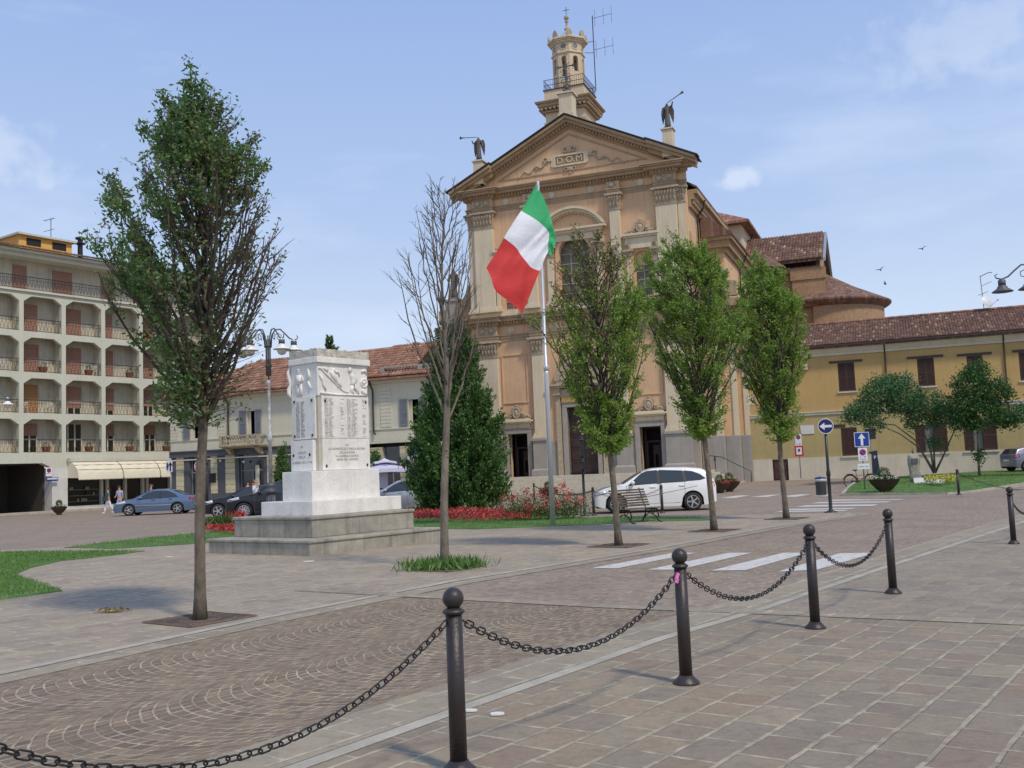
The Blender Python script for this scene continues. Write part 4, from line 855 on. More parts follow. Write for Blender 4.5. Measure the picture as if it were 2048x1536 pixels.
for (a, c, d, e), y in [(w, 0) for w in wl] + [(w, -.12) for w in wr]:
    f = MB(); f.holed(rect(a-.1, c+.1, d-.08, e+.1), [rect(a+.02, c-.02, d+.02, e-.02)], y-.04, y+.02); f.box((a+c)/2-.28, (a+c)/2-.22, y+.1, y+.15, d, e); w = f.build('window', m_white, q)
    s_ = MB(); s_.box(a, a+.22, y+.11, y+.14, d+.04, e-.04); s_.build('curtain', m_white, w)
    for s in (-1, 1):
        g = MB(); x0, x1 = (a-.62, a-.06) if s < 0 else (c+.04, c+.5)
        g.holed(rect(x0, x1, d-.04, e+.04), [rect(x0+.06, x1-.06, d+.06, (d+e)/2-.04), rect(x0+.06, x1-.06, (d+e)/2+.04, e-.06)], y-.11, y-.06)
        for k in range(22): zz = d+.04+k*(e-d-.06)/22; g.box(x0+.05, x1-.05, y-.10, y-.075, zz, zz+.05)
        g.build('shutter', m_gs, q)
b = MB(); b.frus((-5.2, -2.05, -.6, 0, 3.98), (-5.3, -1.95, -1.0, 0, 4.12)); b.box(-5.3, -1.95, -1.0, 0, 4.12, 4.2); b.box(-5.25, -2.0, -.98, -.8, 4.78, 4.88)
for x in (-5.25, -3.0, -2.2): b.box(x, x+.2, -.98, -.8, 4.2, 4.78)
b.box(-5.2, -5.0, -.8, 0, 4.78, 4.88); b.box(-2.2, -2.05, -.8, 0, 4.78, 4.88)
for i in range(13):
    x = -4.9+i*.215
    if abs(x+2.9) > .1: b.lathe(x, -.9, [(.05, 4.2), (.03, 4.3), (.075, 4.45), (.03, 4.65), (.05, 4.78)], 8)
for x in (-4.9, -2.5): b.prism([(-.85, 3.98), (-.4, 3.6), (0, 3.5), (0, 3.98)], x, x+.25, 'x')
b.build('balcony', mat('old_balcony_stone', srgb(168,156,130), .9, .2, 3, streak=.5), q)
# roofs
m_t4 = m_t3.copy(); m_t4.name = 'red_roof_tiles'
for n_ in m_t4.node_tree.nodes:
    if n_.type == 'VALTORGB' and len(n_.color_ramp.elements) > 3:
        for e_, c_ in zip(n_.color_ramp.elements, (srgb(140,100,80), srgb(162,120,96), srgb(128,92,74), srgb(178,138,112), srgb(118,84,68), srgb(194,160,132))): e_.color = (*c_, 1)
    if n_.type == 'MIX' and n_.inputs['B'].default_value[0] < .1: n_.inputs['B'].default_value = (*srgb(112,78,62), 1)
for (p_, nm_, *a_, dx_, dy_) in TILES: tileroof(p_, nm_, *a_, m_t3, dx_, dy_)
tileroof(q, 'roof_tiles', -10.75, 6.3, -.68, 7.84, 4.4, 10.75, m_t4, .24, .42, lambda x, s: x > -10.75+5.55*s)
tileroof(q, 'roof_tiles', 5.9, 11.6, -.84, 8.06, 4.2, 10.82, m_t4, .24, .42, lambda x, s: not (x > 10.4 and s > (11.6-x)/1.2))
m_tl = tilemat('red_clay_tiles', [(0, srgb(136,90,68)), (.3, srgb(168,116,88)), (.6, srgb(150,100,78)), (.85, srgb(182,134,104)), (1, srgb(124,82,64))])
b = MB(); P_ = [(-10.75, -.65, 7.82), (6.3, -.65, 7.82), (6.3, 9.5, 7.82), (-10.75, 9.5, 7.82), (-5.2, 4.4, 10.55), (6.3, 4.4, 10.75)]
b.add(P_ + [(x, y, z-.12) for x, y, z in P_[:4]], [(0,1,5,4), (2,3,4,5), (3,0,4), (1,2,5), (0,6,7,1), (1,7,8,2), (2,8,9,3), (3,9,6,0), (6,9,8,7)]); b.build('roof', m_tl, q)
b = MB(); P_ = [(5.9, -.8, 8.03), (11.6, -.8, 8.03), (11.6, 6.0, 8.03), (5.9, 6.0, 8.03), (5.9, 4.2, 10.75), (10.4, 4.2, 10.75)]
b.add(P_[:6] + [(x, y, z-.12) for x, y, z in P_[:4]], [(0,1,5,4), (2,3,4,5), (1,2,5), (3,0,4), (0,6,7,1), (1,7,8,2), (2,8,9,3), (3,9,6,0), (6,9,8,7)]); b.build('roof', m_tl, q)
b = MB(); b.prism([(9.0, 8.0), (11.3, 8.0), (11.0, 9.8), (10.6, 9.9)], .6, 1.0); b.build('gable_wall', m_cw, q); b = MB(); b.prism([(8.7, 8.0), (10.6, 10.1), (11.7, 8.9), (11.7, 8.78), (10.6, 9.95), (8.7, 7.85)], .3, 4); b.build('dormer_roof', m_tl, q)
b = MB(); b.box(9.9, 11.2, .35, .6, 8.3, 9.3); b.build('dormer_opening', m_shut, q)
b = MB(); b.box(7.15, 10.9, -.45, -.15, 8.05, 8.15); b.box(7.15, 10.9, -.42, -.18, 8.65, 8.75)
for x in (7.15, 9.9, 10.6): b.box(x, x+.3, -.44, -.16, 8.15, 8.65)
for i in range(13):
    x = 7.65+i*.235 if i < 10 else 10.3+(i-10)*.12; b.lathe(x, -.3, [(.05, 8.15), (.03, 8.2), (.075, 8.35), (.03, 8.55), (.05, 8.65)], 8)
b.build('balustrade', m_stone, q)
b = MB(); b.box(8.2, 8.5, 2.4, 2.7, 8.5, 10.5); b.box(8.15, 8.55, 2.35, 2.75, 10.5, 10.6); b.build('chimney', m_brick, q)
# shopfronts
b = MB(); b.box(-10.25, 6.0, -.12, .3, 3.55, 3.98); b.box(-10.2, 6, -.2, -.1, 3.93, 4.0); b.build('shop_fascia', m_slate, q)
b = MB(); b.box(-10.25, 6.0, -.42, -.3, 3.32, 3.40); b.box(6, 11.2, -.5, -.4, 3.78, 3.88); b.build('awning_rail', m_white, q)
for x0, x1 in ((-9.75, -9.1), (-6.75, -6.2), (-5.5, -4.7), (-2.05, -1.2), (1.0, 1.8), (4.4, 6.0), (6.0, 6.9), (8.2, 9.3), (10.8, 11.2)): MB().box(x0, x1, -.02, .5, 0, 3.55).build('shop_pier', m_rust, q)
for x0, x1 in ((-10.2, -9.75), (-9.1, -8.6), (-7.0, -6.76), (-6.19, -5.51), (-4.69, -4.4), (-2.35, -2.06)): MB().box(x0, x1, .03, .5, 0, 3.55).build('shop_panel', m_slate, q)
MB().box(-6.7, -4.7, -.06, -.021, 0, .95).build('shop_panel', m_slate, q)
m_shop = glassmat('shop_glass', (.02, .018, .016), .12)
for x0, x1 in ((-8.6, -7.0), (-4.4, -2.35), (-1.2, 1.0), (1.8, 4.4), (6.9, 8.2), (9.3, 10.8)):
    b = MB(); b.box(x0, x1, .3, .34, .0, 3.55); w = b.build('shop_window', m_shop, q)
    b = MB(); b.box(x0+.02, x0+.1, .24, .29, 0, 3.5); b.box(x1-.1, x1-.02, .24, .29, 0, 3.5); b.box(x0+.1, x1-.1, .24, .29, 2.4, 2.48); b.box((x0+x1)/2-.04, (x0+x1)/2+.04, .24, .29, 0, 2.4); b.build('frame', m_gs, w)
b = MB(); b.box(-6.85, -6.3, -.08, -.03, 1.7, 2.35); b.build('menu_board', m_dark, q)
b = MB(); b.box(-.7, 1.6, -.35, -.15, 1.9, 3.2); b.build('shop_sign', mat('slate_blue_sign', srgb(74,78,96), .5), q)
b = MB(); b.text('1', 2.2, Matrix.Translation((-3.0, .22, 1.95)) @ Matrix.Rotation(R(90), 4, 'X'), .04, sx=1.3); b.build('number_sign', m_cw, q, norm=False)
b = MB(); b.box(9.1, 10.9, -.35, -.2, 3.0, 3.65); b.build('shop_sign', mat('blue_sign', srgb(58,66,116), .5), q)
b = MB(); b.frus((9.1, 11.2, -.9, -.85, 2.85), (9.1, 11.2, -.4, -.35, 3.05))
for i in range(14): b.prism([(9.1+i*.15, 2.85), (9.25+i*.15, 2.85), (9.25+i*.15, 2.6), (9.175+i*.15, 2.53), (9.1+i*.15, 2.6)], -.9, -.88)
m_st, nt_, b_ = newmat('striped_valance'); w_ = N(nt_, 'ShaderNodeTexWave', Scale=1.05); w_.bands_direction = 'X'; nt_.links.new(coords(nt_), w_.inputs['Vector']); nt_.links.new(ramp(nt_, w_.outputs['Fac'], [(.45, srgb(206,200,180)), (.55, srgb(92,100,120))]), b_.inputs['Base Color'])
b.build('valance', m_st, q)
b = MB()
for x, z in ((-7.6, 3.05), (-3.9, 3.05), (-5.85, 3.2)): b.ball((x, -.1, z), .09, 8, 6)
b.build('globe_lamp', mat('opal_glass', srgb(230,228,220), .3), q, True)
# ---------------- apartment block (far left) ----------------
O_A = Vector((-36.86, 72, 0)); AA = R(55)
e2 = Vector((math.cos(AA), math.sin(AA), 0)); n2 = Vector((-math.sin(AA), math.cos(AA), 0))
m_conc = mat('pale_concrete', srgb(196,196,178), .85, .06, .6, .003, 30, streak=.25, scol=srgb(150,146,128))
m_back = mat('stained_render', srgb(190,182,162), .9, .14, .9, .004, 20, streak=.5, scol=srgb(104,100,90))
m_roll = mat('brown_roller_shutter', srgb(156,116,96), .7, .06, 1); m_roll2 = mat('ochre_roller_shutter', srgb(166,124,78), .7, .06, 1)
for m__ in (m_roll, m_roll2):
    nt_ = m__.node_tree; w_ = N(nt_, 'ShaderNodeTexWave', Scale=2.6); w_.bands_direction = 'Z'; nt_.links.new(coords(nt_), w_.inputs['Vector']); bump(nt_, nt_.nodes['Principled BSDF'], w_.outputs['Fac'], .02)
m_marb = mat('pale_marble', srgb(204,202,196), .45, .1, 1.3, streak=.2)
ap_ = thing('apartment_block', 'six storey concrete apartment block with deep balconies and brown roller shutters, far left', 'building', O_A, AA)
cols = [-5.3, -1.95, 1.4, 4.72, 8.05, 11.45, 14.8, 18.1]; fl = [4.4, 7.35, 10.4, 13.45, 16.55]
b = MB(); hs = []
for i in range(len(cols)-1):
    for k in range(4):
        x0, x1 = cols[i]+.17, cols[i+1]-.17; z0 = fl[k]; z1 = fl[k+1]-.42
        hs.append([(x0, z0+.02), (x1, z0+.02), (x1, z1-.42), (x1-.62, z1), (x0+.62, z1), (x0, z1-.42)])
b.holed(rect(-5.5, 18.3, 3.72, 16.55), hs, 0, .35); b.build('balcony_frame', m_conc, ap_)
b = MB()
for k in range(5): b.box(-5.5, 18.3, .351, 1.2, fl[k]-.3, fl[k])
b.box(-5.5, 18.3, -.15, 0, 16.42, 16.56); b.build('balcony_slab', m_conc, ap_)
b = MB(); b.box(-5.5, 18.3, 1.2, 10, 4, 19.2)
for i in range(len(cols)):
    for k in range(4): b.box(cols[i]-.08, cols[i]+.08, .36, 1.2, fl[k], fl[k+1]-.31)
b.build('wall', m_back, ap_)
b = MB(); b.box(-6, 18.8, -.2, 2, 19.0, 19.3); b.box(-6, 18.8, -.5, 2, 19.3, 19.5); b.build('eaves', m_conc, ap_)
b = MB(); b.prism([(-.7, 19.52), (2.5, 20.33), (11, 20.4), (11, 19.5), (-.6, 19.5)], -6.2, 19, 'x'); b.build('roof', m_tiled, ap_)
tileroof(ap_, 'roof_tiles', -6.2, 19, -.75, 19.53, 2.45, 20.35, m_t3, .24, .42)
def railing(x0, x1, z, y):
    b = MB(); b.box(x0, x1, y-.03, y+.03, z+.98, z+1.02); b.box(x0, x1, y-.02, y+.02, z+.08, z+.11); b.box(x0, x1, y-.015, y+.015, z+.75, z+.77)
    n = int((x1-x0)/.14)
    for i in range(n+1):
        x = x0+(x1-x0)*i/n; w = .05 if i % 2 else -.05
        b.tube([(x, y, z+.1), (x+w, y-.02, z+.3), (x, y, z+.5), (x-w*.6, y, z+.62), (x, y, z+.98)], .013, 4, False)
    return b.build('railing', m_iron, ap_)
for i in range(len(cols)-1):
    for k in range(4): railing(cols[i]+.17, cols[i+1]-.17, fl[k], .12)
railing(-5.4, 8, fl[4], -.05); railing(8, 18, fl[4], -.05)
def roller(x0, x1, z0, z1, part, mt=m_roll, tall=True):
    b = MB(); zs = z0+(z1-z0)*(1-part)
    if part > 0: b.box(x0, x1, 1.12, 1.19, zs, z1); b.build('roller_shutter', mt, ap_)
    if part < 1:
        g = MB(); g.box(x0, x1, 1.16, 1.195, z0, zs); w = g.build('balcony_door', m_shop, ap_); f = MB(); n = 3 if x1-x0 > 1.3 else 2
        for i in range(n+1): xx = x0+(x1-x0-.1)*i/n; f.box(xx, xx+.1, 1.1, 1.155, z0, zs)
        f.box(x0, x1, 1.103, 1.152, z0+1.0, z0+1.1); f.box(x0, x1, 1.103, 1.152, z0, z0+.1); f.build('frame', m_white, w)
# (bay, offset, width) per floor as in the photograph
lay = {0: [(0, 1.2, 1.2, .45), (1, .6, 1.2, .3), (2, .8, 1.15, .4), (3, .32, 1.7, .0), (4, .5, 1.1, .4), (5, .5, 1.5, .35)],
       1: [(0, 1.2, 1.2, 1), (1, .4, 1.1, 1), (2, .8, 1.2, 1), (3, .3, 1.65, .75), (4, .5, 1.1, .8), (5, .4, 1.4, .6)],
       2: [(0, 1.2, 1.2, 1), (1, .4, 1.1, 1), (2, .8, 1.25, 1), (3, .3, 1.65, 1), (4, .5, 1.05, 1), (5, .5, 1.4, 1)],
       3: [(0, 1.2, 1.2, 1), (1, .4, .9, 1), (2, .8, 1.15, 1), (3, .4, 1.6, 1), (4, .5, 1.0, 1), (5, .5, 1.4, 1)]}
for k, row in lay.items():
    for (i, o, w, part) in row:
        x0 = cols[i]+.17+o*.55; roller(x0, x0+w*1.08, fl[k]+.02, fl[k]+2.25, part, m_roll2 if (k == 1 and i == 2) else m_roll)
for x0, x1 in ((-3.5, -2.2), (1.35, 2.4), (4.5, 6.1), (8.6, 9.8), (12.2, 13.5)): roller(x0, x1, fl[4]+.02, fl[4]+2.05, 1)
# ground floor
b = MB(); b.box(3.75, 5.0, -.02, 1.0, 0, 3.3); b.build('marble_pier', m_marb, ap_)
b = MB(); b.prism([(-5.5, 3.72), (5.0, 3.72), (5.0, 3.3), (3.75, 3.3), (3.0, 3.66), (-5.5, 3.66)], -.01, .6); b.box(5.0, 18.3, -.05, .5, 3.5, 3.72); b.box(4.9, 18.3, -.5, -.05, 3.72, 3.98); b.build('lintel_band', m_conc, ap_)
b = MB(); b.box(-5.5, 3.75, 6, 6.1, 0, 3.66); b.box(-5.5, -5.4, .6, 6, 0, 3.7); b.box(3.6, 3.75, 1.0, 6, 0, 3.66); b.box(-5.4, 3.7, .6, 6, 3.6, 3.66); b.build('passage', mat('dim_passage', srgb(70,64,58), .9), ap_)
b = MB(); b.box(5.0, 18.3, .75, .8, .35, 3.5); sw = b.build('shop_window', m_shop, ap_)
b = MB(); b.box(5.0, 18.3, -.02, .75, 0, .35)
for x in (8.1, 8.6, 10.2, 11.8, 12.2, 14.4): b.box(x, x+.2, .5, .75, .35, 3.5)
b.build('shop_frame', m_marb, ap_)
m_dg = mat('display_goods', srgb(150,140,120), .6, .4, 3)
for z in (.66, 1.11, 1.56): MB().box(5.2, 8.0, .6, .72, z, z+.03).build('shelf', m_dg, sw)
for i in range(16): x = random.uniform(5.3, 7.7) if i < 10 else random.uniform(8.9, 17); z = random.choice((.69, 1.14, 1.59)); b = MB(); b.lathe(x, .66, [(.05, z), (.09, z+.06), (.07, z+.16), (.03, z+.22)], 8); b.build('display_item', m_dg, sw)
m_aw = mat('cream_awning', srgb(224,216,190), .8, .05, .7, .004, 8)
for x0, x1 in ((5.0, 8.75), (8.85, 12.1), (12.2, 15.4)):
    b = MB(); pr = [(.0, 3.78)]
    for i in range(9): a = R(90-i*10.5); pr.append((-1.45*math.cos(a), 2.5+1.25*math.sin(a)))
    pr += [(-1.47, 2.45)]
    n = len(pr); nx_ = 26; vs = []
    for i in range(nx_+1):
        x = x0+(x1-x0)*i/nx_
        for j, (y, z) in enumerate(pr): vs.append((x, y, z + (.03*math.sin(i*.9+j) if 3 < j < n-2 else 0)))
    fs = [(i*n+j, (i+1)*n+j, (i+1)*n+j+1, i*n+j+1) for i in range(nx_) for j in range(n-1)]
    b.add(vs, fs)
    for i in range(nx_):
        xa = x0+(x1-x0)*i/nx_; xb = x0+(x1-x0)*(i+1)/nx_; b.add([(xa, -1.47, 2.45), (xb, -1.47, 2.45), (xb, -1.48, 2.36), ((xa+xb)/2, -1.48, 2.28), (xa, -1.48, 2.36)], [(0,1,2,3,4)])
    for x in (x0, x1): b.add([(x, y, z) for y, z in pr] + [(x, 0, 2.5)], [tuple(range(n+1))])
    aw = b.build('awning', m_aw, ap_, False)
    f = MB()
    for j in (3, 5, 7): f.tube([(x0, pr[j][0]-.012, pr[j][1]+.01), (x1, pr[j][0]-.012, pr[j][1]+.01)], .02, 4)
    f.build('awning_rib', m_corn, aw)
m_or = mat('orange_render', srgb(222,170,90), .9, .05, .8)
b = MB(); b.box(2.5, 6.85, 2.4, 7, 20.2, 21.3); b.build('penthouse', m_or, ap_); b = MB(); b.box(2.3, 7.1, 2.1, 7.3, 21.3, 21.46); b.build('penthouse_roof', m_conc, ap_)
for x in (3.1, 5.2): b = MB(); b.box(x, x+1.15, 2.36, 2.45, 20.6, 21.15); b.build('penthouse_window', m_dark, ap_)
b = MB(); b.lathe(7.7, 2.6, [(.2, 20), (.2, 21.4), (.42, 21.42), (.42, 21.5), (.2, 21.5), (.2, 21.8), (.38, 21.82), (.38, 21.95)], 12); b.build('chimney', m_iron, ap_); b = MB(); b.lathe(.3, 2.0, [(.13, 19.8), (.13, 21.0), (.2, 21.0), (.2, 21.3)], 10); b.build('chimney', mat('galvanised', srgb(110,110,108), .5, .2, 3, metal=.4), ap_)
t = thing('roof_antenna', 'thin television aerial on the roof of the apartment block', 'antenna', O_A + e2*6.6 + n2*5 + Vector((0, 0, 21.2)), R(0))
b = MB(); b.tube([(0, 0, 0), (0, 0, 2.6)], .03, 4)
for z in (2.5, 1.6): b.tube([(-.6, 0, z-.1), (.3, 0, z+.1)], .02, 4)
for i in range(5): b.tube([(-.55+i*.2, -.25, 2.42+i*.04), (-.55+i*.2, .25, 2.42+i*.04)], .012, 4)
b.build('mast', m_iron, t)
b = MB(); b.box(-6, 19, -2.6, -.02, -.05, .12); o = b.build('shop_pavement', m_kerb); o.location = O_A; o.rotation_euler = (0, 0, AA); tag(o, kind='structure')
b = MB(); b.box(-10.6, 11.2, -2.2, -.02, -.05, .1); o = b.build('shop_pavement', m_kerb); o.location = O_Q; o.rotation_euler = (0, 0, AF); tag(o, kind='structure')
def AP(x, y, z): return O_A + e2*x + n2*y + Vector((0, 0, z))
# balcony furniture
m_plas = mat('white_plastic', srgb(222,220,210), .5, .05, 3); m_terra = mat('terracotta', srgb(128,78,58), .9, .15, 6)
m_pl = leafmat('pot_plant_leaves', [(0, (.03, .07, .02)), (1, (.10, .17, .05))])
def plant_leaves(name, c, r, n, par, m=m_pl, sz=.09, sq=(1, 1, 1)):
    P = rng.normal(size=(n, 3)); P /= np.linalg.norm(P, axis=1, keepdims=True); P *= (rng.uniform(.3, 1, n)**.5)[:, None]*r*np.array(sq); D = P.copy(); D[:, 2] += r*.5
    return leafmesh(name, P+np.array(c), D, sz, sz*.5, m, par)
for x, k, lb in ((3.25, 2, 'third'), (7.0, 2, 'third'), (10.6, 2, 'third'), (3.5, 0, 'first'), (7.0, 0, 'first'), (10.55, 0, 'first'), (14.0, 0, 'first')):
    bay = {3.25: 'third', 3.5: 'third', 7.0: 'fourth', 10.6: 'fifth', 10.55: 'fifth', 14.0: 'sixth'}[x]
    t = thing('balcony_planter', f'terracotta plant pot on the {"lowest" if k == 0 else "third"} balcony row, {"left" if x < 4 else "second" if x < 8 else "third" if x < 12 else "right"} of its row', 'plant pot', AP(x, .35, fl[k]), AA, 'plant pots on the apartment balconies')
    b = MB(); b.frus((-.22, .22, -.12, .12, .1), (-.3, .3, -.16, .16, .5)); b.build('pot', m_terra, t); plant_leaves('foliage', (0, 0, .62), .26, 120, t)
for x, k, lb in ((2.0, 1, 'left white plastic chair beside the ochre shutter on the second balcony row'), (3.95, 1, 'right white plastic chair beside the ochre shutter on the second balcony row'), (.2, 2, 'white plastic chair on the third balcony row, at the left picture edge'), (7.6, 2, 'white plastic chair on the third balcony row, beside a plant pot')):
    t = thing('balcony_chair', lb, 'chair', AP(x, .7, fl[k]), AA + R(160), 'white chairs on the apartment balconies')
    b = MB(); b.box(-.24, .24, -.24, .24, .42, .46); b.build('seat', m_plas, t)
    b = MB(); b.box(-.24, .24, .2, .25, .78, .86)
    for i in range(5): b.box(-.22+i*.1, -.18+i*.1, .2, .24, .46, .8)
    b.build('backrest', m_plas, t)
    for sx_ in (-1, 1):
        for sy_ in (-1, 1): b = MB(); b.tube([(sx_*.2, sy_*.2, .42), (sx_*.24, sy_*.24, 0)], .02, 5); b.build('leg', m_plas, t)
# ---------------- monument ----------------
m_m1 = mat('weathered_marble', srgb(232,229,220), .6, .10, 2.2, .006, 18, streak=.35, scol=srgb(166,158,140))
nt_ = m_m1.node_tree; b_ = nt_.nodes['Principled BSDF']; src_ = b_.inputs['Base Color'].links[0].from_socket
vn_ = ramp(nt_, noise(nt_, coords(nt_), 3.2, 8, .62, 1.6), [(.47, 0), (.50, .22), (.53, 0)])
st_ = ramp(nt_, noise(nt_, coords(nt_), 1.1, 6, .7), [(.52, 0), (.78, .32)])
nt_.links.new(mixc(nt_, st_, mixc(nt_, vn_, src_, srgb(150,144,134)), srgb(176,166,142)), b_.inputs['Base Color'])
m_m2 = mat('mossy_base_stone', srgb(158,152,138), .9, .25, 2.2, .012, 22, streak=.85, scol=srgb(84,80,68))
m_m3 = mat('stained_coping', srgb(190,184,168), .9, .35, 5, .03, 14, streak=.6, scol=srgb(90,88,78))
m_ltr = mat('lead_lettering', srgb(136,131,122), .7, .1, 5)
MR = R(52); t = thing('war_memorial', 'white marble war memorial with carved frieze and rows of names on stepped grey base', 'monument', (-4.49, 21.7, 0), MR)
MON = Matrix.Translation((-4.49, 21.7, 0)) @ Matrix.Rotation(MR, 4, 'Z')
b = MB(); b.box(0, 4.18, 0, 3.63, -.02, .27); b.build('base_step', m_m2, t, bev=.015); b = MB(); b.box(-.03, 4.21, -.03, 3.66, .27, .34); b.build('base_coping', m_m2, t, bev=.02)
b = MB(); b.box(.61, 3.87, .61, 3.46, .34, .74); b.build('second_step', m_m2, t, bev=.015); b = MB(); b.box(.58, 3.9, .58, 3.49, .74, .815); b.build('second_coping', m_m2, t, bev=.02)
b = MB(); b.box(.92, 3.8, .95, 2.81, .815, 1.15); b.build('marble_plinth', m_m1, t, bev=.012)
b = MB(); b.box(1.07, 3.23, 1.12, 2.19, 1.15, 1.84); b.build('marble_die', m_m1, t, bev=.012)
b = MB(); b.box(1.45, 3.03, 1.29, 2.2, 1.84, 4.42); b.build('shaft', mat('shaft_joint_stone', srgb(186,178,162), .85, .15, 3, .006, 20), t, bev=.02)
pls = []
for (x0, x1, y0, y1, z0, z1, nm) in ((1.53, 3.05, 1.25, 1.29, 1.85, 2.60, 'dedication_slab'), (1.53, 3.05, 1.25, 1.29, 2.61, 3.62, 'name_slab'), (1.41, 1.45, 1.36, 2.2, 2.61, 3.62, 'name_slab'), (1.35, 1.45, 1.4, 2.19, 1.85, 2.58, 'dedication_slab')):
    b = MB(); b.box(x0, x1, y0, y1, z0, z1); o = b.build(nm, m_m1, t, bev=.004); pls.append(o); c = MB()
    if y1 - y0 < .1:
        for x in (x0+.1, x1-.1):
            for z in ((z0+.1,) if 'ded' in nm else (z1-.12,)): c.box(x-.02, x+.02, y0-.02, y0, z-.03, z+.03)
    else:
        for y in (y0+.1, y1-.1):
            for z in ((z0+.38,) if 'ded' in nm else (z1-.1, z0+.08)): c.box(x0-.02, x0, y-.02, y+.02, z-.03, z+.03)
    c.build('stud', m_iron, o)
rr_ = random.Random(5); b = MB()
def word(x, z, w, y=1.249):        # one carved name word: a run of narrow letter strokes
    xx = x
    while xx < x + w:
        k = rr_.random(); b.box(xx, xx+.004, y-.003, y+.001, z-.0105, z+.0105)
        if k > .3: b.box(xx+.004, xx+.013, y-.003, y+.001, z+(.0065 if k > .6 else -.0105), z+(.0105 if k > .6 else -.0065))
        if k > .7: b.box(xx+.013, xx+.017, y-.003, y+.001, z-.0105, z+.0105)
        xx += .022
for i in range(28):
    z = 3.55 - i*.0335
    w1 = rr_.uniform(.09, .13); word(1.61, z, w1); word(1.61+w1+.03, z, rr_.uniform(.08, .15))
    if rr_.random() > .45: word(2.12, z, rr_.uniform(.05, .12))
    w1 = rr_.uniform(.09, .14); word(2.33, z, w1); word(2.33+w1+.03, z, rr_.uniform(.08, .2))
    if rr_.random() > .55: word(2.84, z, rr_.uniform(.06, .14))
b.build('carved_names', m_ltr, pls[1], norm=False)
b = MB(); k0 = len(b.v)
for i in range(28): z = 3.50 - i*.031; w1 = .13; word(.16, z, w1, 0); word(.33, z, rr_.uniform(.07, .14), 0)
b.xf(Matrix.Translation((1.409, 2.2, 0)) @ Matrix.Rotation(R(-90), 4, 'Z')); b.build('carved_names', m_ltr, pls[2], norm=False)
RX = Matrix.Rotation(R(90), 4, 'X'); b = MB()
for s_, z, h in (('1915', 2.44, .05), ('LA GRANDEZZA È NELLA GLORIA', 2.35, .062), ('DELLA PATRIA', 2.26, .062), ('LA GUERRA È SANTA', 2.175, .062), ('ARMA DEL LAVORO', 2.09, .062)): b.text(s_, h*1.25, Matrix.Translation((2.3, 1.248, z)) @ RX, .002)
b.build('carved_dedication', m_ltr, pls[0], norm=False)
b = MB()
for s_, z in (('AI', 2.42), ('CADUTI', 2.28), ('DELLA', 2.18), ('GUERRA 1915 1918', 2.05)): b.text(s_, .085, Matrix.Translation((1.349, 1.79, z)) @ Matrix.Rotation(R(-90), 4, 'Z') @ RX, .002)
b.build('carved_dedication', m_ltr, pls[3], norm=False)
# carved frieze: relief figures rising from the block
b = MB(); b.box(1.43, 3.05, 1.27, 2.22, 3.62, 4.41); fr = b.build('frieze_block', m_m1, t, bev=.01)
def relief(pts, rad, mb): mb.tube([(x, 1.27-.012, z) for x, z in pts], rad, 8)
b = MB()
relief([(1.46, 4.28), (1.56, 4.27), (1.68, 4.16), (1.9, 4.0), (2.1, 3.84), (2.26, 3.75), (2.42, 3.72)], [.02, .022, .022, .02, .018, .016, .012], b)
relief([(1.85, 4.22), (1.95, 4.08), (2.05, 3.95), (2.17, 3.84)], [.05, .07, .05, .025], b); b.ball((1.93, 1.255, 4.24), .055, 10, 8); relief([(1.95, 4.2), (2.08, 4.22), (2.12, 4.12)], [.03, .025, .02], b)
b.ball((2.46, 1.25, 4.28), .06, 10, 8, (1, .8, 1.2)); relief([(2.48, 4.2), (2.55, 4.1), (2.56, 3.98), (2.53, 3.9)], [.05, .08, .07, .07], b); relief([(2.53, 3.9), (2.50, 3.78), (2.55, 3.68)], [.06, .04, .03], b); relief([(2.57, 3.92), (2.68, 3.8), (2.72, 3.68)], [.06, .04, .03], b)
relief([(2.6, 4.14), (2.68, 4.05), (2.62, 3.98)], [.04, .03, .025], b); b.ring((2.93, 1.262, 3.98), .1, .028, 16, 6); b.ball((2.93, 1.262, 3.99), .055, 8, 6); relief([(2.86, 3.8), (2.95, 3.72), (3.0, 3.68)], [.05, .06, .04], b); relief([(2.85, 4.25), (2.95, 4.3), (3.02, 4.22)], [.03, .04, .03], b)
relief([(1.5, 4.12), (1.58, 4.0), (1.6, 3.88), (1.68, 3.75)], [.04, .035, .03, .02], b); relief([(1.62, 4.3), (1.75, 4.22)], [.03, .02], b); relief([(1.5, 3.69), (2.0, 3.66), (2.5, 3.67), (3.0, 3.665)], [.03, .025, .03, .03], b)
k0 = len(b.v)
for (x, z0, s) in ((.28, 3.68, 1), (-.42, 3.72, .8)):
    if s == 1:
        b.tube([(x-.05, .03, 3.64), (x-.05, .03, 3.95)], [.06, .06], 10); b.tube([(x+.06, .03, 3.64), (x+.05, .03, 3.95)], [.06, .06], 10); b.tube([(x, .03, 3.93), (x, .03, 4.16)], [.09, .1], 10); b.ball((x, .01, 4.25), .055, 10, 8); b.ball((x, .01, 4.285), .07, 10, 6, (1, .9, .5)); b.tube([(x+.09, .02, 4.14), (x+.15, .0, 4.03), (x+.05, -.03, 3.99)], [.03, .03, .02], 6); b.tube([(x-.09, .02, 4.14), (x-.13, .0, 4.0), (x-.02, -.03, 3.94)], [.03, .03, .02], 6)
b.tube([(.62, 0, 4.3), (.66, -.01, 4.1), (.58, 0, 4.0)], [.03, .04, .02], 6); b.tube([(.6, 0, 3.98), (.7, -.01, 3.8)], [.03, .02], 6); b.tube([(.6, 0, 4.2), (.68, 0, 4.3)], [.03, .02], 6)
b.xf(Matrix.Translation((1.43, 2.2, 0)) @ Matrix.Rotation(R(-90), 4, 'Z'), k0)
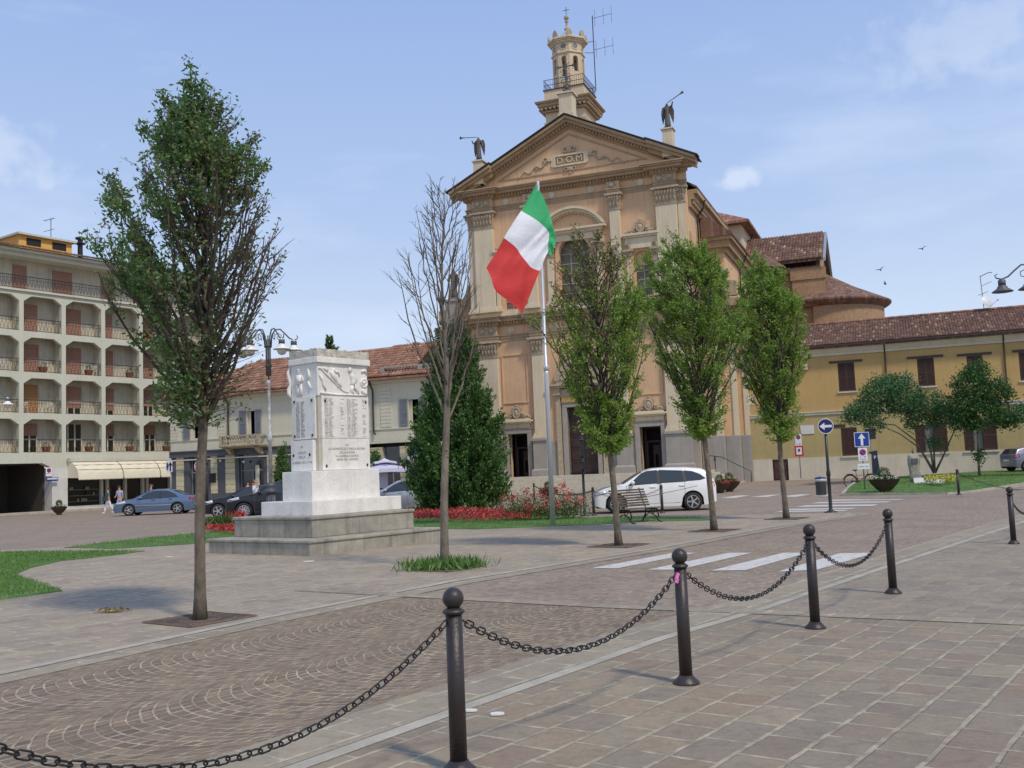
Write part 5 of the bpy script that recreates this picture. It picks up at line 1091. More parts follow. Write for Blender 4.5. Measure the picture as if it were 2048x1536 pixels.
b.tube([(1.43, 2.24, 3.64), (1.42, 2.3, 3.75), (1.44, 2.31, 3.85), (1.44, 2.25, 3.97), (1.44, 2.3, 4.12), (1.43, 2.32, 4.25), (1.44, 2.25, 4.4)], [.03, .055, .06, .035, .055, .05, .03], 8)
o = b.build('carved_figures', m_m1, fr, True)
b = MB(); b.box(1.38, 3.10, 1.2, 2.26, 4.41, 4.55); b.build('cornice_band', m_m1, t, bev=.01)
b = MB(); n_ = 26
vs = []
for j in range(15):
    for i in range(n_):
        x = 1.40+1.68*i/(n_-1); y = 1.22+1.02*j/14; vs.append((x, y, 4.76+rr_.uniform(-.035, .012)))
fs = [(j*n_+i, j*n_+i+1, (j+1)*n_+i+1, (j+1)*n_+i) for j in range(14) for i in range(n_-1)]
b.add(vs, fs); per = [(i) for i in range(n_)] + [j*n_+n_-1 for j in range(1, 15)] + [14*n_+i for i in range(n_-2, -1, -1)] + [j*n_ for j in range(13, 0, -1)]
lo = [(vs[k][0], vs[k][1], 4.55) for k in per]; base_ = len(vs); b.v += lo; K = len(per)
b.f += [(per[k], per[(k+1) % K], base_+(k+1) % K, base_+k) for k in range(K)]; b.mi += [0]*K
b.build('rough_top', m_m3, t)
# ---------------- flagpole and flag ----------------
m_pole = mat('flagpole_paint', srgb(200,202,204), .35, .06, 3, metal=.3)
fp = Pt(1106, 1050, 29.8)
t = thing('flagpole', 'tall pale metal flagpole standing in the lawn in front of the church', 'flagpole', (fp.x, fp.y, 0))
b = MB(); b.lathe(0, 0, [(.075, 0), (.07, 4.5), (.07, 4.62)], 12); b.build('lower_tube', m_pole, t, True); b = MB(); b.lathe(0, 0, [(.083, 4.6), (.083, 4.74), (.05, 4.78), (.04, 9.9), (.045, 10.1), (.045, 10.36), (.03, 10.4)], 12); b.build('upper_tube', m_pole, t, True)
b = MB(); b.tube([(-.055, -.02, 10.3), (-.06, -.03, 7.4), (-.08, -.05, 1.6)], .006, 4); b.tube([(-.09, 0, 7.55), (.09, 0, 7.55)], .015, 5); b.build('halyard', m_pole, t)
ctl = [ # hoist -> fly, each row from the upper edge to the lower edge of the cloth
 [(1071,369),(1086,392),(1099,428),(1110,467),(1110,492),(1101,512)],
 [(1042,421),(1074,441),(1090,455),(1098,467),(1097,485),(1094,507)],
 [(1008,476),(1031,494),(1040,508),(1053,524),(1064,536),(1080,542)],
 [(970,534),(983,556),(994,583),(1015,601),(1037,620),(1044,633)]]
dep = [[0,0,.05,.15,.22,.1],[-.25,-.2,-.1,.0,.1,.0],[-.45,-.42,-.35,-.25,-.2,-.05],[-.6,-.65,-.5,-.55,-.35,-.3]]
def cat(p, t):
    n = len(p)-1; k = min(int(t*n), n-1); u = t*n-k; g = lambda i: p[max(0, min(n, i))]
    a, b_, c, d = g(k-1), g(k), g(k+1), g(k+2); return .5*((2*b_)+(-a+c)*u+(2*a-5*b_+4*c-d)*u*u+(-a+3*b_-3*c+d)*u**3)
net = np.array([[(*Pt(px, py, fp.y-.08+dep[i][j]*.55),) for j, (px, py) in enumerate(row)] for i, row in enumerate(ctl)])
NU, NV = 60, 50; vs = []; fs = []
for i in range(NU+1):
    u = i/NU; row = [cat(net[:, j], u) for j in range(6)]
    for j in range(NV+1):
        v = j/NV; p = np.array(cat(np.array(row), v))
        w = math.sin(v*21+u*2.2)*.055*max(0, 1-u*1.1) + math.sin(v*9-u*6+1)*.085*u + math.sin(u*9+v*7)*.07*u*(1-v*.6) + math.sin(v*36+u*1.5)*.022*max(0, 1-u*1.2) + .02*math.sin(u*26+v*11)*u
        vs.append((p[0]+w*.25, p[1]+w, p[2]))
fl_ = MB(); fl_.v = vs
for i in range(NU):
    for j in range(NV):
        fl_.f.append((i*(NV+1)+j, (i+1)*(NV+1)+j, (i+1)*(NV+1)+j+1, i*(NV+1)+j+1)); fl_.mi.append(0 if i < 20 else 1 if i < 40 else 2)
def cloth(name, c):
    m, nt, b_ = newmat(name); b_.inputs['Base Color'].default_value = (*c, 1); b_.inputs['Roughness'].default_value = .7; b_.inputs['Sheen Weight'].default_value = .2
    tr = nt.nodes.new('ShaderNodeBsdfTranslucent'); tr.inputs[0].default_value = (*c, 1); ms = nt.nodes.new('ShaderNodeMixShader'); ms.inputs[0].default_value = .22
    bump(nt, b_, noise(nt, coords(nt), 5, 6, .6, .8), .04, .5)
    nt.links.new(b_.outputs[0], ms.inputs[1]); nt.links.new(tr.outputs[0], ms.inputs[2]); nt.links.new(ms.outputs[0], nt.nodes['Material Output'].inputs[0]); return m
o = fl_.build('national_flag', [cloth('flag_green', srgb(60,182,114)), cloth('flag_white', srgb(246,246,248)), cloth('flag_red', srgb(222,62,58))], smooth=True)
tag(o, 'large green, white and red tricolour flag hanging from the flagpole', 'flag')
# ---------------- bollards and chains ----------------
m_bol = mat('bollard_paint', srgb(58,52,50), .42, .12, 4, .003, 50, metal=.25, streak=.4, scol=srgb(84,62,48))
BH = 1.015
def bollard(label, loc, grp, sc=1, ball=True):
    t = thing('bollard', label, 'bollard', loc, 0, grp)
    b = MB(); b.lathe(0, 0, [(.049, .02), (.047, .86)], 20); b.build('post', m_bol, t, True)
    b = MB(); b.lathe(0, 0, [(.102, 0), (.098, .02), (.07, .045), (.052, .07)], 22); b.build('foot', m_bol, t, True)
    b = MB(); b.lathe(0, 0, [(.047, .862), (.064, .876), (.062, .884), (.04, .90)], 20); b.build('collar', m_bol, t, True)
    b = MB(); b.ball((0, 0, .952 if ball else .93), .060 if ball else .05, 20, 14); b.build('ball', m_bol, t, True); t.scale = (sc,)*3; return t
bp = [(-2.25, 3.70), (-.38, 5.70), (1.22, 7.70), (2.86, 9.93), (4.47, 12.19)]
g = 'ball topped iron bollards along the front kerb'
B0 = bollard('ball topped iron bollard just outside the picture at lower left', (*bp[0], 0), g)
for p, lb in zip(bp[1:], ('nearest ball topped iron bollard, cut off by the bottom picture edge', 'iron bollard with a scrap of pink tape on its chain, second from the nearest', 'third iron bollard from the nearest, in front of the zebra crossing', 'fourth iron bollard from the nearest, where the row of chains ends')):
    dup(B0, (*p, 0), random.uniform(0, 6), lb)
dup(B0, (8.77, 17.93, 0), 0, 'iron bollard at the right picture edge with a chain going off to the right')
dup(B0, (10.4, 20.1, 0), 0, 'ball topped iron bollard just outside the right picture edge')
def link_verts(mb, M, Lk=.072, Wk=.040, r_=.0052):
    pts = []
    for i in range(13):
        a = 2*math.pi*i/12; s = Lk/2-Wk/2; x = (s if math.cos(a) > 0 else -s)+Wk/2*math.cos(a); pts.append(M @ Vector((x, Wk/2*math.sin(a), 0)))
    mb.tube(pts, r_, 5, False)
def chain(label, a, b_, sag, pitch=.056, grp='iron chains between the bollards', nm='chain', r_=.0050, sk=1):
    a = Vector(a); b_ = Vector(b_); n = 240; pts = [a.lerp(b_, i/n) - Vector((0, 0, sag*4*(i/n)*(1-i/n))) for i in range(n+1)]
    mb = MB(); d = 0; k = 0; nxt = pitch*.5
    for i in range(n):
        seg = (pts[i+1]-pts[i]); l = seg.length
        while nxt < d+l:
            p = pts[i]+seg*((nxt-d)/l); M = Matrix.Translation(p) @ seg.to_track_quat('X', 'Z').to_matrix().to_4x4() @ Matrix.Rotation(R(90)*(k % 2)+R(20), 4, 'X')
            link_verts(mb, M, pitch*1.29, pitch*.71, r_); k += 1; nxt += pitch
        d += l
    return tag(mb.build(nm, m_iron, smooth=True), label, 'chain', grp)
lbs = ('thick iron chain sagging across the lower left corner to the nearest bollard', 'iron chain between the nearest and the second bollard', 'iron chain between the second and the third bollard', 'iron chain between the third and the fourth bollard, in front of the zebra crossing')
for i in range(4):
    A_ = Vector((*bp[i], .83)); B_ = Vector((*bp[i+1], .83)); d = (B_-A_).normalized()*.055; chain(lbs[i], A_+d, B_-d, .35 if i else .43)
A_ = Vector((8.77, 17.93, .8)); B_ = Vector((10.4, 20.1, .8)); chain('iron chain leaving the bollard at the right picture edge', A_, B_, .34)
b = MB(); b.box(-.012, .012, -.008, .008, -.03, .02); b.box(-.01, .022, -.004, .012, -.055, -.02); o = b.build('pink_tape', mat('pink_tape', srgb(228,120,190), .5)); o.location = (1.18, 7.60, .82); o.rotation_euler = (0, .4, .3)
tag(o, 'scrap of pink tape tied to the chain at the second bollard', 'tape')
m_grey = mat('grey_bollard', srgb(86,84,82), .5, .1, 4)
far = []
for (px, py, lb) in ((1188, 1031, 'slim grey bollard beside the front of the white car, left of the bench'), (1325, 1026, 'slim grey bollard behind the bench, against the side of the white car'), (1069, 1003, 'slim dark bollard among the roses left of the flagpole')):
    p = G(px, py); far.append(p); t = bollard(lb, (p.x, p.y, 0), 'slim bollards behind the monument lawn', 1.0, False)
chain('thin chain from the roses to the bollard by the white car', far[2]+Vector((0, 0, .85)), far[0]+Vector((0, 0, .85)), .3, .08); chain('thin chain behind the bench between two slim bollards', far[0]+Vector((0, 0, .85)), far[1]+Vector((0, 0, .85)), .3, .08)
p = G(1918, 990); p2 = G(2100, 988, -.2, .01); q0 = bollard('slim dark bollard in front of the right lawn', (p.x, p.y, 0), 'bollards by the right lawn'); chain('long thin chain drooping over the right lawn', p+Vector((0, 0, .85)), Pt(2160, 960, 44), .55, .08)
# ---------------- litter on the paving ----------------
for i, (px, py, w) in enumerate(((943,1425,.05), (995,1432,.06), (338,1115,.09), (618,1124,.14), (880,1077,.0), (955,1080,.05))):
    if w:
        p = G(px, py); b = MB(); b.prism([(w*math.cos(a)*random.uniform(.7, 1), w*.6*math.sin(a)*random.uniform(.7, 1)) for a in np.linspace(0, 2*math.pi, 9)[:-1]], .0, .012, 'z'); o = b.build('paper_scrap', m_plas); o.location = (p.x, p.y, .009)
        tag(o, ('white scrap by the kerb line behind the nearest bollard', 'white scrap on the slabs right of the nearest bollard', 'white scrap on the plaza beside the left tree', 'crumpled white paper in front of the memorial corner', '', 'small white scrap on the plaza near the bare tree')[i], 'litter', 'white scraps of litter')
p = G(225, 1225); P = rng.normal(size=(140, 3))*np.array([.12, .05, .015]); P[:, 2] = np.abs(P[:, 2])+.02; D = rng.normal(size=(140, 3)); D[:, 2] *= .3
o = leafmesh('dry_leaves', P+np.array([p.x, p.y, .005]), D, .07, .025, leafmat('dry_leaf', [(0, srgb(120,104,70)), (1, srgb(176,160,116))], .1)); tag(o, 'small heap of dry leaves on the slabs left of the big tree', 'dry leaves')
# ---------------- trees ----------------
def bark(name, c1, c2):
    m, nt, b_ = newmat(name); v = coords(nt, (1, 1, .35)); f = noise(nt, v, 9, 6, .7)
    nt.links.new(mixc(nt, ramp(nt, f, [(.3, 0), (.7, 1)]), c1, c2), b_.inputs['Base Color']); b_.inputs['Roughness'].default_value = .9; bump(nt, b_, noise(nt, coords(nt, (1, 1, .25)), 26, 5, .7), .02); return m
m_bark = bark('hornbeam_bark', srgb(74,66,56), srgb(134,122,104)); m_barkg = bark('grey_bark', srgb(92,84,74), srgb(142,132,116)); m_dkbark = bark('dark_branch_bark', srgb(48,42,38), srgb(92,82,72)); m_twig = mat('twig_bark', srgb(88,76,68), .9, .2, 6)
lf1 = leafmat('dark_hornbeam_leaves', [(0, (.055, .125, .045)), (.45, (.085, .185, .06)), (.85, (.13, .25, .075)), (1, (.19, .20, .07))], .42)
lf2 = leafmat('fresh_hornbeam_leaves', [(0, (.12, .21, .032)), (.45, (.18, .31, .048)), (.85, (.26, .40, .075)), (1, (.30, .35, .09))], .45)
lfb = leafmat('yellowing_leaves', [(0, (.07, .10, .03)), (.5, (.14, .13, .04)), (1, (.20, .12, .05))], .2)
def tree(name, label, loc, Ht, r0, z0, env, nb, dens, nl, lm, seed, lsz=.065, bare=False, lean=(0, 0), grp=None, zmin=None, bark_=None, tw=5, sub=None, trunkname='trunk', skirt=None, thin=1.0):
    """env(z, az) -> crown radius; dens(x, y, z) -> leaf probability (0..1) and 2 for yellow"""
    r = random.Random(seed); t = thing(name, label, 'tree', loc, r.uniform(0, .01), grp); bk = bark_ or m_bark
    ph = [r.uniform(0, 6) for _ in range(4)]
    def tp(z): f = z/Ht; return Vector((lean[0]*f + .05*math.sin(z*1.3+ph[0])*min(1, f*2), lean[1]*f + .05*math.sin(z*1.1+ph[1])*min(1, f*2), z))
    zt = Ht*.93; zs = [zt*i/22 for i in range(23)]; m = MB()
    rad = [r0*(1.35 if i == 0 else 1.08 if i == 1 else 1)*(1 - .18*(z/z0) if z < z0 else .82*max(.06, 1-(z-z0)/(zt-z0))**1.15) for i, z in enumerate(zs)]
    m.tube([tp(z) for z in zs], rad, 12)
    for _ in range(10): z = r.uniform(.4, z0); a = r.uniform(0, 6.28); q = tp(z); m.ball((q.x+r0*.75*math.cos(a), q.y+r0*.75*math.sin(a), z), r0*.32, 7, 5, (1, 1, 1.3))
    m.build(trunkname, bk, t, True)
    br = MB(); twg = MB(); tips = []
    for k in range(nb):
        u = (k+r.random())/nb; zb = z0 + (Ht*.86-z0)*u**1.15; az = k*2.399+r.uniform(-.3, .3)
        rise = (Ht-zb)*r.uniform(.28, .62)+.25; zt_ = min(Ht*.985, zb+rise); Rm = env(zt_, az)*r.uniform(.72, 1.02); p0 = tp(zb)
        end = tp(zt_)+Vector((math.cos(az)*Rm, math.sin(az)*Rm, 0)); out = min(Rm*.9, env(zb+rise*.35, az))
        mid = p0.lerp(end, .5)+Vector((math.cos(az), math.sin(az), -.25))*(.22*Rm); n = 9; pts = []
        for i in range(n+1):
            s = i/n; q = p0*(1-s)**2+mid*2*s*(1-s)+end*s*s; pts.append(q+Vector((r.uniform(-1, 1), r.uniform(-1, 1), r.uniform(-.5, .5)))*.02*(i > 0))
        rb = r0*.30*thin*(1-.55*u); br.tube(pts, [rb*(1-i/n)**.8+.005 for i in range(n+1)], 6)
        for j in range(tw):
            s = r.uniform(.22, 1.0); i = min(n-1, int(s*n)); q = pts[i].lerp(pts[i+1], s*n-i); a2 = az+r.uniform(-1.5, 1.5); l = r.uniform(.25, .6)*(.6+Rm*.5)*(1.15-s*.4)
            d = Vector((math.cos(a2)*.62, math.sin(a2)*.62, r.uniform(.45, 1.1))).normalized(); tp_ = [q, q+d*l*.5+Vector((0, 0, -.02)), q+d*l]
            twg.tube(tp_, [.008*thin, .006*thin, .003*thin], 4, False)
            for w in range(4 if bare else 3):
                s3 = r.uniform(.25, 1); q3 = tp_[0].lerp(tp_[2], s3); d3 = (d+Vector((r.uniform(-1, 1), r.uniform(-1, 1), r.uniform(-.3, .7)))*.8).normalized(); l3 = l*r.uniform(.25, .55)
                twg.tube([q3, q3+d3*l3], [.005*thin, .002*thin], 3, False); tips.append((q3, q3+d3*l3))
            tips.append((tp_[0], tp_[2]))
    if skirt:
        k0_, k1_, kr, kn = skirt
        for k in range(kn):
            z = r.uniform(k0_, k1_); az = r.uniform(0, 6.283); f = (z-k0_)/(k1_-k0_); R_ = kr*(.55+.45*math.sin(math.pi*min(1, f*.8+.15)))*r.uniform(.6, 1.1); q = tp(z-.15); d = Vector((math.cos(az), math.sin(az), r.uniform(.1, .7))).normalized()
            twg.tube([q, q+d*R_], [.007, .002], 3, False); tips += [(q+d*R_*.25, q+d*R_*1.05)]*3
    br.build('branches', bk if bare else m_dkbark, t, True, norm=False); twg.build('twigs', m_twig, t, norm=False)
    if nl:
        T = np.array([[*a, *b_] for a, b_ in tips]); idx = rng.integers(0, len(T), nl*3); s = rng.uniform(0, 1.0, nl*3)[:, None]
        P = T[idx, :3]*(1-s)+T[idx, 3:]*s+rng.normal(size=(nl*3, 3))*.042; D = (T[idx, 3:]-T[idx, :3]); D /= np.linalg.norm(D, axis=1, keepdims=True); D = D*.5+rng.normal(size=D.shape)*.75; D[:, 2] *= .8
        pr = np.array([dens(*p) for p in P]); u = rng.uniform(0, 1, len(P)); g_ = (pr < 2) & (u < pr); y_ = (pr >= 2) & (u < pr-2)
        gi = np.where(g_)[0][:nl]; yi = np.where(y_)[0][:nl//3]
        leafmesh('crown', P[gi], D[gi], rng.uniform(.75, 1.25, len(gi))*lsz, rng.uniform(.75, 1.2, len(gi))*lsz*.48, lm, t, flat=.5)
        if len(yi): leafmesh('yellowing_foliage', P[yi], D[yi], rng.uniform(.6, 1.1, len(yi))*lsz, lsz*.45, lfb, t)
    return t
def noise3(x, y, z, s=1.0): return math.sin(x*2.7*s+1.3*z)+math.sin(y*3.1*s-1.7*z+2)+math.sin(z*2.3*s+x*1.9+.7)
def LR(lf, rt):
    def f(z, az):
        a = float(np.interp(z, [p[0] for p in lf], [p[1] for p in lf])); b_ = float(np.interp(z, [p[0] for p in rt], [p[1] for p in rt])); k = .5+.5*math.cos(az)
        return max(.06, (a*(1-k)+b_*k)*(1+.13*math.sin(3*az+z*2.1)+.08*math.sin(7*az-z*5)))
    return f
E1 = LR([(2.4,.3),(2.8,.6),(3.1,.8),(3.6,1.28),(4.3,1.48),(4.9,1.3),(5.5,1.0),(6.1,.5),(6.5,.2),(6.75,.06)], [(2.4,.3),(3.1,.6),(3.6,.85),(4.3,1.0),(4.9,.98),(5.5,.75),(6.1,.5),(6.35,.2),(6.75,.06)])
def D1(x, y, z):
    if x > .42+.10*(z-4) and z < 5.35: return .03 if random.random() > .4 else 2.10
    if x > .10 and z < 5.0: return .16 if random.random() > .35 else 2.25
    if z > 5.0: return (.6 if noise3(x, y, z, 2.4) > -.4 else .14) if random.random() > .12 else 2.3
    return .9 if noise3(x, y, z, 2.8) > -.35 else .14
tree('hornbeam_tree', 'nearest street tree at left, dark leafy left half, half bare right side', (-3.91, 12.36, 0), 6.8, .07, 2.35, E1, 80, D1, 22000, lf1, 11, .068, lean=(.16, 0), tw=8, skirt=(2.5, 3.5, .85, 120))
def E2(z, az): f = max(0, min(1, (z-2.5)/4.6)); return max(.06, 1.12*math.sin(math.pi*min(1, f*.72+.26))**.8*(1-.35*f)*(1.5 if math.cos(az) < 0 and z < 5.5 else 1.15 if math.cos(az) < 0 else 1))
tree('bare_tree', 'leafless grey street tree with upright twigs, in front of the dark yew', (-1.3, 17.62, 0), 7.25, .074, 2.5, E2, 30, None, 0, None, 21, bare=True, lean=(.25, 0), bark_=m_barkg, tw=7, thin=.8)
E3 = LR([(2,.35),(2.5,.6),(3,.55),(3.3,.5),(3.7,.95),(4.1,1.25),(4.6,1.2),(5.15,.95),(5.7,.85),(6.2,.6),(6.75,.15)], [(2,.3),(2.5,.4),(3.2,.5),(3.6,.95),(4.1,.9),(4.6,1.05),(5.15,1.05),(5.7,.85),(6.2,.45),(6.75,.15)])
def D3(x, y, z):
    if z > 5.3 and x < .35: return .10 if random.random() > .5 else 2.25
    if z > 4.3 and x < .1: return .38 if random.random() > .3 else 2.3
    if z < 3.0: return 1.0
    return .9 if noise3(x, y, z, 2.2) > -.7 else .22
tree('hornbeam_tree', 'street tree with a thin see-through top, just right of the flag', (2.09, 21.11, 0), 6.75, .072, 1.9, E3, 66, D3, 23000, lf2, 31, .07, lean=(-.32, 0), tw=6, skirt=(2.05, 3.25, .62, 130))
E4 = LR([(2,.3),(2.45,.6),(3.2,.6),(3.9,.7),(4.2,1.0),(4.6,1.2),(5.1,1.3),(5.9,1.2),(6.6,1.0),(7.1,.6),(7.45,.2)], [(2,.3),(2.45,.5),(3.2,.5),(3.9,.7),(4.6,1.1),(5.1,1.25),(5.9,1.0),(6.6,.8),(7.2,.4),(7.45,.15)])
def D4(x, y, z):
    if x > .25 and z < 4.6 and z > 3.4: return .22
    return .95 if noise3(x, y, z, 2.2) > -.7 else .25
tree('hornbeam_tree', 'full leafy street tree standing before the right end of the church front', (4.76, 24.52, 0), 7.5, .078, 2.2, E4, 84, D4, 34000, lf2, 41, .076, lean=(-.28, 0), tw=6, skirt=(2.3, 4.0, .68, 120))
E5 = LR([(2,.3),(2.6,.6),(3.3,.65),(4,.8),(4.7,1.35),(5.4,1.4),(6.1,1.05),(6.85,.75),(7.4,.25)], [(2,.3),(2.6,.5),(3.3,.65),(4,.95),(4.7,1.15),(5.4,1.15),(6.1,.8),(6.85,.4),(7.4,.15)])
tree('hornbeam_tree', 'leafy street tree farthest right in the row, before the church corner and ochre house', (7.52, 28.23, 0), 7.45, .08, 2.2, E5, 84, lambda x, y, z: .95 if noise3(x, y, z, 2.3) > -.6 else .22, 36000, lf2, 51, .08, lean=(-.15, 0), tw=6, skirt=(2.25, 4.0, .66, 120))
# tree grates
m_grate = mat('rusty_grate', srgb(104,88,76), .8, .25, 8, .006, 40)
for (x, y), lb in zip(((-3.91, 12.36), (-1.3, 17.62), (2.09, 21.11), (4.76, 24.52), (7.52, 28.23)), ('iron tree grate round the nearest tree at left', 'iron tree grate overgrown by weeds under the bare tree', 'iron tree grate under the tree right of the flag', 'iron tree grate under the leafy tree by the bench', 'iron tree grate under the last tree of the row')):
    b = MB(); hs = .47
    for i in range(44):
        a = 2*math.pi*i/44; c, s = math.cos(a), math.sin(a); k = hs/max(abs(c), abs(s)); r1 = .23; w = .022
        px_, py_ = -s*w, c*w; b.add([(c*r1-px_*.5, s*r1-py_*.5, .012), (c*r1+px_*.5, s*r1+py_*.5, .012), (c*k+px_, s*k+py_, .012), (c*k-px_, s*k-py_, .012)], [(0, 1, 2, 3)])
    b.ring((0, 0, .012), .23, .012, 32, 4, axis='z'); b.ring((0, 0, .012), .42, .008, 32, 4, axis='z'); b.tube([(-hs, -hs, .012), (hs, -hs, .012), (hs, hs, .012), (-hs, hs, .012), (-hs, -hs, .012)], .014, 4)
    t = thing('tree_grate', lb, 'tree grate', (x, y, 0), R(53.5), 'tree grates'); b.build('grate', m_grate, t)
    b = MB(); b.box(-.485, .485, -.485, .485, -.05, .0095); b.build('soil', m_soil, t)
def tuft(name, label, c, rx_, ry_, n, h, m, grp=None, w=.016, cat_='weeds', up=1.0):
    P = rng.normal(size=(n, 3))*np.array([rx_, ry_, 0])*.5; D = rng.normal(size=(n, 3))*.55; D[:, 2] = up; Lh = rng.uniform(.4, 1.2, n)*h; P[:, 2] = Lh*.38
    o = leafmesh(name, P+np.array(c), D, Lh, w, m); return tag(o, label, cat_, grp)
tuft('weed_tuft', 'clump of green weeds growing round the foot of the bare tree', (-1.3, 17.6, .01), .62, .42, 900, .26, leafmat('weed_leaves', [(0, (.07, .15, .03)), (1, (.16, .28, .07))]), w=.03)
# yew / cypress clump
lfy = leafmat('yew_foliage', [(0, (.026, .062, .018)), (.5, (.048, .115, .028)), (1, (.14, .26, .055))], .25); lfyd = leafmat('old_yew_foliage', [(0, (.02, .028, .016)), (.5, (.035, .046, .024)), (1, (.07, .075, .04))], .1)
def conifer(label, loc, Ht, Rm, n, lm, seed, zb=.35, rfun=None, sprays=900, sz=.13, topm=None, name='yew_tree'):
    r = random.Random(seed); t = thing(name, label, 'tree', loc); rf = rfun or (lambda z: Rm*(math.sin(math.pi*min(1, ((z/Ht)*.86+.14)))**.75)*(1-.35*z/Ht)); m = MB(); P = []; D = []
    for i in range(7): a = i*.9; m.tube([(0+.1*math.cos(a), .1*math.sin(a), 0), (.25*Rm*math.cos(a), .25*Rm*math.sin(a), Ht*.3), (.3*Rm*math.cos(a), .3*Rm*math.sin(a), Ht*.7)], [.07, .05, .02], 6)
    m.build('trunk', m_bark, t, True); per = n//sprays; tw = MB()
    for k in range(sprays):
        z = zb+(Ht-zb)*(1-math.sqrt(1-r.random()*.985)); az = r.uniform(0, 6.283); R_ = rf(z)*(1+.16*math.sin(az*5+z*2.3)+.12*math.sin(az*11-z*4)); rr = R_*r.uniform(.30, 1.0)**.5
        c = Vector((rr*math.cos(az), rr*math.sin(az), z)); d = Vector((math.cos(az)*.6, math.sin(az)*.6, r.uniform(.5, 1.2))).normalized(); l = r.uniform(.3, .7)*min(1, .35+Ht*.08)
        if k % 3 == 0: tw.tube([c-d*l*.7, c+d*l*.45], [.008, .003], 3, False)
        s = rng.uniform(-.5, .55, per); q = np.array(c)+s[:, None]*l*np.array(d)+rng.normal(size=(per, 3))*.07*(1-s[:, None]); P.append(q); D.append(np.array(d)+rng.normal(size=(per, 3))*.6)
    tw.build('twigs', m_twig, t, norm=False); P = np.concatenate(P); D = np.concatenate(D)
    if topm:
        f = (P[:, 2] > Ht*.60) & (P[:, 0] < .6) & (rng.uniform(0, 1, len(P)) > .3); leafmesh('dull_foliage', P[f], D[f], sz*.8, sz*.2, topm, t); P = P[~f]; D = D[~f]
    leafmesh('crown', P, D, rng.uniform(.7, 1.3, len(P))*sz, sz*.36, lm, t); return t
yp = G(925, 1026)
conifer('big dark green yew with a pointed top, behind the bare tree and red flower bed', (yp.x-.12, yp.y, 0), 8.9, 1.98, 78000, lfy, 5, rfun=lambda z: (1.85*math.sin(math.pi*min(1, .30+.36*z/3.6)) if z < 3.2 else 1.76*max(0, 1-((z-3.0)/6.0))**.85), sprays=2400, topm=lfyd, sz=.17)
p = Pt(567, 985, 62); conifer('narrow columnar cypress in front of the shops, left of the memorial', (p.x, p.y, 0), 4.3, .55, 5000, lfy, 8, sprays=260, sz=.16, name='cypress_tree', zb=.8)
p = Pt(752, 985, 60); conifer('small cypress behind the memorial, left of the cafe parasol', (p.x, p.y, 0), 3.6, .5, 4000, lfy, 9, sprays=220, sz=.16, name='cypress_tree')
p = Pt(668, 985, 95); conifer('tip of a distant fir showing above the top of the memorial', (p.x, p.y, 0), 1.65+(958-655)/2000*95+.0, 2.2, 9000, lfy, 10, sprays=420, sz=.42, name='fir_tree', zb=8, rfun=lambda z: 2.4*max(0, 1-z/16.1)+.1)
# maples on the right lawn
lfm = leafmat('maple_leaves', [(0, (.03, .085, .03)), (.5, (.06, .15, .05)), (1, (.12, .22, .10))]); lfm2 = leafmat('dark_maple_leaves', [(0, (.022, .066, .016)), (.5, (.04, .11, .025)), (1, (.08, .16, .035))])
def cloudtree(name, label, loc, stems, blobs, n, lm, seed, sz=.13, rs=.07):
    r = random.Random(seed); t = thing(name, label, 'tree', loc); m = MB()
    for s in stems: m.tube(s, [rs*(1-.75*i/(len(s)-1)) for i in range(len(s))], 8)
    m.build('trunk', m_bark, t, True); P = []; D = []; tw = MB(); tot = sum(b_[3]*b_[4] for b_ in blobs)
    for (x, y, z, rx_, rz_) in blobs:
        k = int(n*rx_*rz_/tot); ns = max(12, k//26)
        for i in range(ns):
            q = np.random.default_rng(r.randrange(10**6)).normal(size=3); q /= np.linalg.norm(q); q *= r.uniform(.35, 1)**.5; c = np.array([x+q[0]*rx_, y+q[1]*rx_, z+q[2]*rz_])
            if q[2] < -.55: continue
            P.append(c+rng.normal(size=(26, 3))*.17); D.append(rng.normal(size=(26, 3))*.7+np.array([q[0], q[1], .1]))
            if i % 4 == 0: tw.tube([(x, y, z-rz_*.5), tuple(c)], [.02, .006], 4, False)
    tw.build('branches', m_bark, t, norm=False); P = np.concatenate(P); D = np.concatenate(D); leafmesh('crown', P, D, rng.uniform(.7, 1.3, len(P))*sz, sz*.6, lm, t, flat=.6); return t
# ground level on the right lawn
mp_ = G(1868, 946, za, zb_); Y1 = 57.0; bx = Pt(1868, 946, Y1); k_ = Y1/2000
def LT(px, py, dy=0): q = Pt(px, py, Y1+dy); return (q.x-bx.x, dy, q.z-bx.z)
cloudtree('maple_tree', 'wide low maple with several dark stems on the right lawn', (bx.x, Y1, bx.z),
   [[(0, 0, 0), LT(1852, 918), LT(1838, 895), LT(1800, 868), LT(1760, 850)], [(0, 0, 0), LT(1862, 905), LT(1850, 870), LT(1840, 820)], [(.05, 0, 0), LT(1868, 905), LT(1866, 870), LT(1880, 820)], [(.1, .1, 0), LT(1885, 915), LT(1905, 870), LT(1915, 845)], [(0, 0, .1), LT(1845, 905), LT(1830, 880), LT(1790, 850), LT(1740, 845)]],
   [(*LT(1725, 825), .95, .75), (*LT(1765, 790), 1.25, 1.0), (*LT(1810, 805), 1.25, 1.0), (*LT(1790, 770, .3), 1.0, .65), (*LT(1850, 815), 1.2, .9), (*LT(1700, 835), .5, .4), (*LT(1890, 835, .5), 1.0, .7), (*LT(1745, 850), .6, .35), (*LT(1835, 845), .7, .4), (*LT(1870, 885, -.4), .35, .25)], 15000, lfm, 3, .14)
Y1 = 55.0; bx = Pt(1959, 951, Y1)
